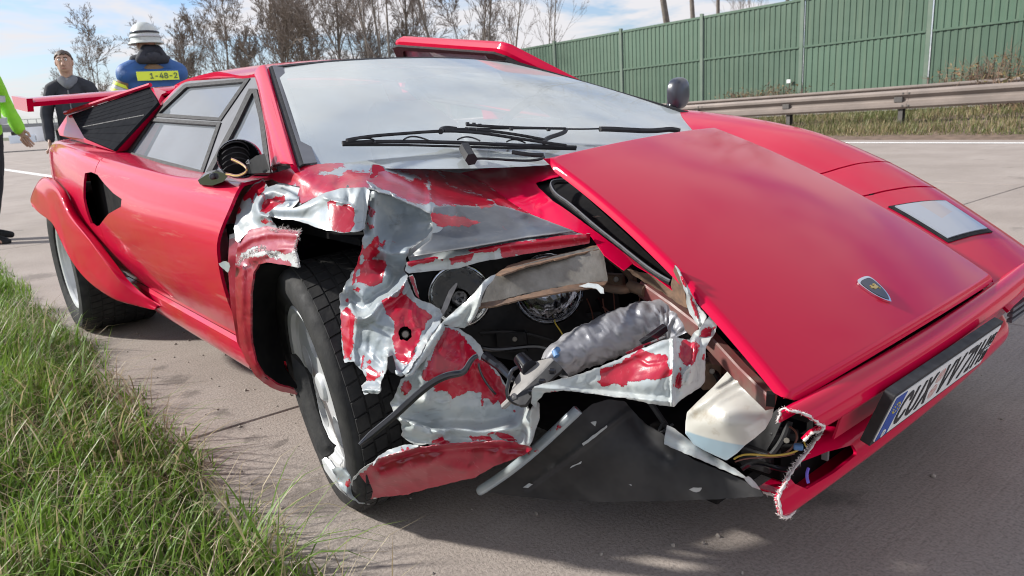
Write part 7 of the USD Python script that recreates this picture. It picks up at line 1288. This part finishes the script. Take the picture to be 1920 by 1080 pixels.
def person(label, loc, face_dir, H, jacket, trousers, arms, hair=True, legs=((.0, .0), (.0, .0)), bulk=1.0, head_turn=0., head_drop=0., shoe=None):
    """A standing figure in local axes: x forward, y to its left. arms: for right and left (elbow, wrist) positions at 1.78 m stature."""
    rz = math.atan2(face_dir[1], face_dir[0]); k = H/1.78
    t = thing('person', label, 'person', loc, rz, None)
    S = lambda p: np.asarray(p, float)*k
    hd = np.array([.035-.0+head_drop*.06, 0, 1.645-head_drop*.05])
    bones = [((S((0, 0, 1.44)), .060*k), (S((.012, 0, 1.53)), .056*k)), ((S((.012, 0, 1.53)), .056*k), (S(hd+[-.01, 0, .0]), .080*k)), ((S(hd+[-.012, 0, .035]), S((.092, .076, .085))), (S(hd+[.012, 0, -.055]), S((.066, .058, .055)))), ((S((0, 0, 1.28)), S((.095, .135, .13))), (S((0, 0, 1.05)), S((.095, .14, .10)))), ((S((0, 0, 1.05)), S((.09, .14, .10))), (S((0, 0, .95)), S((.105, .155, .09))))]
    hands = []
    for s, (el, wr), (fx_, kx) in ((-1, arms[0], legs[0]), (1, arms[1], legs[1])):
        sh = S((-.01, s*.165, 1.385)); el, wr = S(el), S(wr); hip, kn, an = S((0, s*.095, .93)), S((kx+.01, s*.105, .50)), S((fx_, s*.11, .09))
        bones += [((S((-.01, s*.06, 1.41)), .055*k), (sh, .050*k)), ((sh, .050*k), (el, .042*k)), ((el, .043*k), (wr, .028*k)), ((hip, .088*k), (kn, .058*k)), ((kn, .058*k), (an, .040*k)), ((an+[-.03*k, 0, -.04*k], .034*k), (an+[.14*k, s*.02*k, -.058*k], .028*k))]
        d = wr-el; d /= np.linalg.norm(d); q = np.cross(d, [1., 0, 0]); q /= np.linalg.norm(q); f_ = np.cross(q, d); palm = wr+d*.085*k
        bones += [((wr, .026*k), (wr+d*.045*k, S((.020, .014, .024)))), ((wr+d*.04*k-f_*.022*k, .014*k), (palm+f_*.026*k, .014*k)), ((wr+d*.04*k+f_*.022*k, .014*k), (palm-f_*.026*k, .014*k))]
        for i, ln in enumerate((.070, .078, .074, .058)):
            a = palm+f_*(.030-.020*i)*k; b = a+(d*.55*ln+q*s*-.010)*k; c = b+(d*.45*ln+q*s*-.026)*k
            bones += [((a, .0095*k), (b, .0088*k)), ((b, .0088*k), (c, .0078*k))]
        a = wr+d*.028*k+f_*.030*k; bones += [((a, .012*k), (a+(d*.035+f_*.024)*k, .010*k)), ((a+(d*.035+f_*.024)*k, .010*k), (a+(d*.066+f_*.022)*k, .0085*k))]
    b = chain(bones, .020, 6); put('body', b, skin_m, t, True)
    c_, s_ = math.cos(head_turn), math.sin(head_turn)
    def Hd(p): p = np.asarray(p, float); return S(hd+np.array([p[0]*c_-p[1]*s_, p[0]*s_+p[1]*c_, p[2]]))
    nose = trimesh.convex.convex_hull(np.vstack([Hd((.082, 0, .030))+ico*.008*k, Hd((.105, 0, -.022))+ico*.011*k, Hd((.080, .014, -.026))+ico*.007*k, Hd((.080, -.014, -.026))+ico*.007*k])); put('nose', nose, skin_m, t, True)
    for s in (-1, 1):
        e = put('eye', trimesh.Trimesh(Hd((.076, s*.031, .026))+ico*.0125*k, trimesh.creation.icosphere(2, 1.).faces), eye_m, t, True); put('iris', trimesh.Trimesh(Hd((.0865, s*.031, .026))+ico*.0052*k, trimesh.creation.icosphere(2, 1.).faces), iris_m, e, True)
        put('eyebrow', tube([Hd((.083, s*.014, .047)), Hd((.084, s*.032, .052)), Hd((.072, s*.050, .045))], .0045*k, 5), hair_m, t, True)
        put('ear', trimesh.Trimesh(Hd((-.005, s*.078, .0))+ico*np.array([.020, .010, .032])*k, trimesh.creation.icosphere(2, 1.).faces), skin_m, t, True)
    put('mouth', tube([Hd((.076, -.024, -.062)), Hd((.087, 0, -.060)), Hd((.076, .024, -.062))], [.003*k, .006*k, .003*k], 6), lip_m, t, True)
    if hair:
        v_ = ico*[.102, .088, .098]; g = trimesh.Trimesh(v_, trimesh.creation.icosphere(2, 1.).faces); keep = (v_[g.faces].mean(1)@[-.5, 0, 1.] > .012); vv = v_+fbm(v_*40, 3, 3)[:, None]*.010; V, F, _, _ = solid(np.array([Hd(p+[-.012, 0, .035]) for p in vv]), g.faces[keep], .01, np.array([-.4, 0, 1.])); put('hair', (V, F), hair_m, t, True)
    w = bulk
    jb = [((S((-.01, 0, 1.40)), S((.10*w, .12*w, .075))), (S((0, 0, 1.20)), S((.125*w, .165*w, .12)))), ((S((0, 0, 1.20)), S((.125*w, .165*w, .12))), (S((0, 0, .93)), S((.125*w, .17*w, .07))))]
    for s, (el, wr) in ((-1, arms[0]), (1, arms[1])):
        sh = S((-.01, s*.165*w, 1.385)); el, wr = S(el), S(wr); jb += [((S((-.01, s*.035, 1.465)), .060*k), (sh, .066*w*k)), ((sh, .066*w*k), (el, .056*w*k)), ((el, .056*w*k), (wr, .046*w*k))]
    jm = chain(jb, .03, 7); v_ = np.array(jm.vertices); v_ = v_+jm.vertex_normals*(fbm(v_*9, 3, 5)*.010)[:, None]
    jk = put('jacket', (v_, np.array(jm.faces)), jacket, t, True)
    tb = [((S((0, 0, .95)), S((.115*w, .165*w, .07))), (S((0, 0, .88)), S((.115, .16, .06))))]
    for s, (fx_, kx) in ((-1, legs[0]), (1, legs[1])):
        hip, kn, an = S((0, s*.095, .90)), S((kx+.01, s*.105, .50)), S((fx_, s*.11, .10)); tb += [((hip, .10*k), (kn, .075*k)), ((kn, .075*k), (an, .066*k))]
    tm = chain(tb, .035, 6); v_ = np.array(tm.vertices); v_ = v_+tm.vertex_normals*(fbm(v_*8, 3, 6)*.010)[:, None]; put('trousers', (v_, np.array(tm.faces)), trousers, t, True)
    for s, (fx_, kx) in ((-1, legs[0]), (1, legs[1])):
        an = S((fx_, s*.11, .085)); sb = chain([((an+[-.045*k, 0, -.035*k], .045*k), (an+[.05*k, 0, -.045*k], .040*k)), ((an+[.05*k, 0, -.045*k], .040*k), (an+[.17*k, s*.02*k, -.054*k], .030*k)), ((an+[-.02*k, 0, .03*k], .050*k), (an+[0, 0, -.03*k], .048*k))], .02, 4)
        sb.vertices[:, 2] = np.maximum(sb.vertices[:, 2], .004); put('shoe', sb, shoe or black_trim, t, True)
    return t, S, k, Hd, jk
navy = plain('dark_navy_cloth', (.018, .020, .028), (.030, .032, .042), 12, .85, bump=.002, bscale=90)
black_cloth = plain('black_cloth', (.012, .013, .017), (.022, .023, .028), 12, .85, bump=.002, bscale=90)
hivis = plain('hi_vis_yellow_green', (.30, .72, .03), (.24, .60, .03), 9, .7, bump=.002, bscale=60)
silver_tape = plain('silver_reflective_tape', (.50, .52, .54), (.44, .46, .48), 30, .4)
yellow_tape = plain('yellow_reflective_tape', (.72, .85, .06), None, rough=.5)
tan_cloth = plain('tan_fire_jacket', (.24, .155, .085), (.19, .12, .065), 10, .85, bump=.002, bscale=70)
vest_blue = plain('blue_vest', (.022, .10, .30), (.018, .08, .25), 8, .6, bump=.002, bscale=60)
helmet_m = plain('pale_helmet', (.52, .55, .52), (.46, .49, .46), 8, .4, coat=.4)
def band(z, r0, r1, hgt, cx=0., th=.006, n=40):
    """A tape round the body: an elliptical hoop."""
    a = np.linspace(0, 2*np.pi, n+1); C = [[(cx+(r0+o)*math.cos(x), (r1+o)*math.sin(x), z+dz) for x in a] for o, dz in ((th, -hgt/2), (th, hgt/2))]
    return solid(*loft(C, n+1, 2, kind='lin', uk='lin'), th, None)[:2]
# person at the left edge, hi-vis jacket, hand on hip
p0 = W(-13, 454, 'z', 0.)
fd = np.array([.66, .75])
t0, S, k, Hd, jk = person('person at left edge in yellow-green hi-vis jacket and black trousers', (p0[0], p0[1], .018), fd, 1.80, hivis, black_cloth, (((.15, -.28, 1.22), (-.07, -.24, 1.08)), ((-.02, .34, 1.16), (.12, .30, .94))), bulk=1.08, legs=((.05, .03), (-.10, -.02)))
UsdGeom.Xformable(t0).AddRotateYOp().Set(8.0)
for z in (1.02, 1.20): put('reflective_tape', band(z*k, .150*k*1.08, .196*k*1.08, .05), silver_tape, t0, True)
# person in a dark jacket behind the wing
p1 = W(121, 118, 'x', -7.4)
t1, S, k, Hd, jk = person('person in dark navy jacket standing behind the rear wing, facing the camera', (p1[0], p1[1], 0), np.array([.93, -.30]), float(p1[2])/.925, navy, black_cloth, (((-.03, -.27, 1.14), (.05, -.28, .88)), ((-.03, .27, 1.14), (.05, .28, .88))), bulk=1.06)
put('grey_scarf', chain([((S((.03, -.05, 1.47)), .05*k), (S((.075, 0, 1.42)), .05*k)), ((S((.03, .05, 1.47)), .05*k), (S((.075, 0, 1.42)), .05*k)), ((S((-.05, 0, 1.48)), .055*k), (S((.03, .05, 1.47)), .05*k)), ((S((-.05, 0, 1.48)), .055*k), (S((.03, -.05, 1.47)), .05*k))], .03, 5), plain('grey_scarf_cloth', (.16, .17, .19), None, rough=.9), t1, True)
put('zip', tube([S((.150, 0, 1.36)), S((.172, 0, 1.2)), S((.168, 0, .95))], .006, 5), silver_trim, t1, True)
# firefighter seen from behind
p2 = W(268, 40, 'x', -5.75)
H2 = (float(p2[2])-.04)/1.0
t2, S, k, Hd, jk = person('firefighter seen from behind in pale helmet and blue vest numbered on the back', (p2[0], p2[1], 0), np.array([-.985, .02]), H2, tan_cloth, navy, (((.06, -.30, 1.14), (.24, -.22, 1.02)), ((.06, .30, 1.14), (.24, .22, 1.02))), bulk=1.12, hair=False, head_turn=.35, head_drop=.3)
vb = chain([((S((-.02, -.06, 1.47)), .07*k), (S((-.01, -.205, 1.375)), .098*k)), ((S((-.02, .06, 1.47)), .07*k), (S((-.01, .205, 1.375)), .098*k)), ((S((-.02, -.06, 1.47)), .07*k), (S((-.02, .06, 1.47)), .07*k)), ((S((0, -.20, 1.36)), S((.13, .10, .08))), (S((0, .20, 1.36)), S((.13, .10, .08)))), ((S((0, 0, 1.36)), S((.145, .245, .08))), (S((0, 0, 1.15)), S((.175, .235, .10)))), ((S((0, 0, 1.15)), S((.175, .235, .10))), (S((0, 0, .92)), S((.175, .235, .05))))], .03, 6); put('blue_vest', vb, vest_blue, t2, True)
hp = lathe([(0, .155), (.045, .150), (.085, .128), (.112, .092), (.124, .045), (.128, .0), (.134, -.012), (.136, -.030)], Hd((-.012, 0, .035)), (0, 0, 1), 40); hv_ = np.array(hp[0]); q = Hd((-.012, 0, .035)); hv_ = (hv_-q)*[1.13, .96, 1]*k+q; hm = put('helmet', shell((hv_, hp[1]), .004, np.array([0, 0, 1.])), helmet_m, t2, 50)
for z, r_, mt in ((.062, .1225, gloss_black), (.030, .130, silver_tape)):
    bp = lathe([(r_+.001, z-.010), (r_+.004, z-.006), (r_+.004, z+.006), (r_-.002, z+.010)], q, (0, 0, 1), 40); bv = (np.array(bp[0])-q)*[1.13, .96, 1]*k+q; put('helmet_band', (bv, bp[1]), mt, hm, True)
put('helmet_brim', (lambda b_: ((np.array(b_[0])-q)*[1.16, .98, 1]*k+q, b_[1]))(lathe([(.134, -.010), (.150, -.028), (.148, -.036), (.132, -.026)], q, (0, 0, 1), 40)), helmet_m, hm, True)
put('neck_cloth', chain([((Hd((-.075, -.05, -.06)), .052*k), (Hd((-.075, .05, -.06)), .052*k)), ((Hd((-.075, -.05, -.06)), .052*k), (S((-.09, -.10, 1.49)), .04*k)), ((Hd((-.075, .05, -.06)), .052*k), (S((-.09, .10, 1.49)), .04*k)), ((S((-.09, -.10, 1.49)), .04*k), (S((-.09, .10, 1.49)), .04*k))], .03, 4), navy, t2, True)
put('collar', chain([((S((-.02, -.13, 1.49)), .045*k), (S((-.10, 0, 1.51)), .05*k)), ((S((-.02, .13, 1.49)), .045*k), (S((-.10, 0, 1.51)), .05*k)), ((S((-.02, .13, 1.49)), .045*k), (S((.06, .08, 1.48)), .04*k)), ((S((-.02, -.13, 1.49)), .045*k), (S((.06, -.08, 1.48)), .04*k))], .03, 4), navy, t2, True)
bx = -.178*k; bc = np.array([bx, 0, 1.345*k])
def on_back(m, dz=0.):
    """Lays a flat shape (x right as read from behind, y up) on the back of the vest."""
    v_, f_ = cat([m]); y = -v_[:, 0]; return np.stack([np.full(len(y), 0.)+bx+.055*(1.39-1.335)+.14*y*y-v_[:, 2]-.004-dz, y, bc[2]+v_[:, 1]+0*y], 1), f_
pan = trimesh.creation.box([.34, .075, .004]).subdivide().subdivide().subdivide()
pn = put('number_panel', on_back(pan), yellow_tape, t2, False)
tx = meshkit.text_mesh('1-48-2', .044, .002, bold=True); bb = tx.bounds; tx.apply_translation([-(bb[0, 0]+bb[1, 0])/2+.045, -.022, .0]); put('panel_number', on_back(tx.subdivide(), .0035), plain('panel_print', (.10, .16, .08), None, rough=.6), pn, False)
for s in (-1, 1):
    a_, b_ = S((.03, s*.255, 1.26)), S((.05, s*.30, 1.16)); d = (b_-a_)/np.linalg.norm(b_-a_)
    for o, mt in ((0., yellow_tape), (.030, silver_tape), (.058, yellow_tape)): put('sleeve_tape', lathe([(.078*k, o-.014), (.079*k, o+.013)], a_+np.array([0, 0, .02]), d, 24), mt, t2, True)
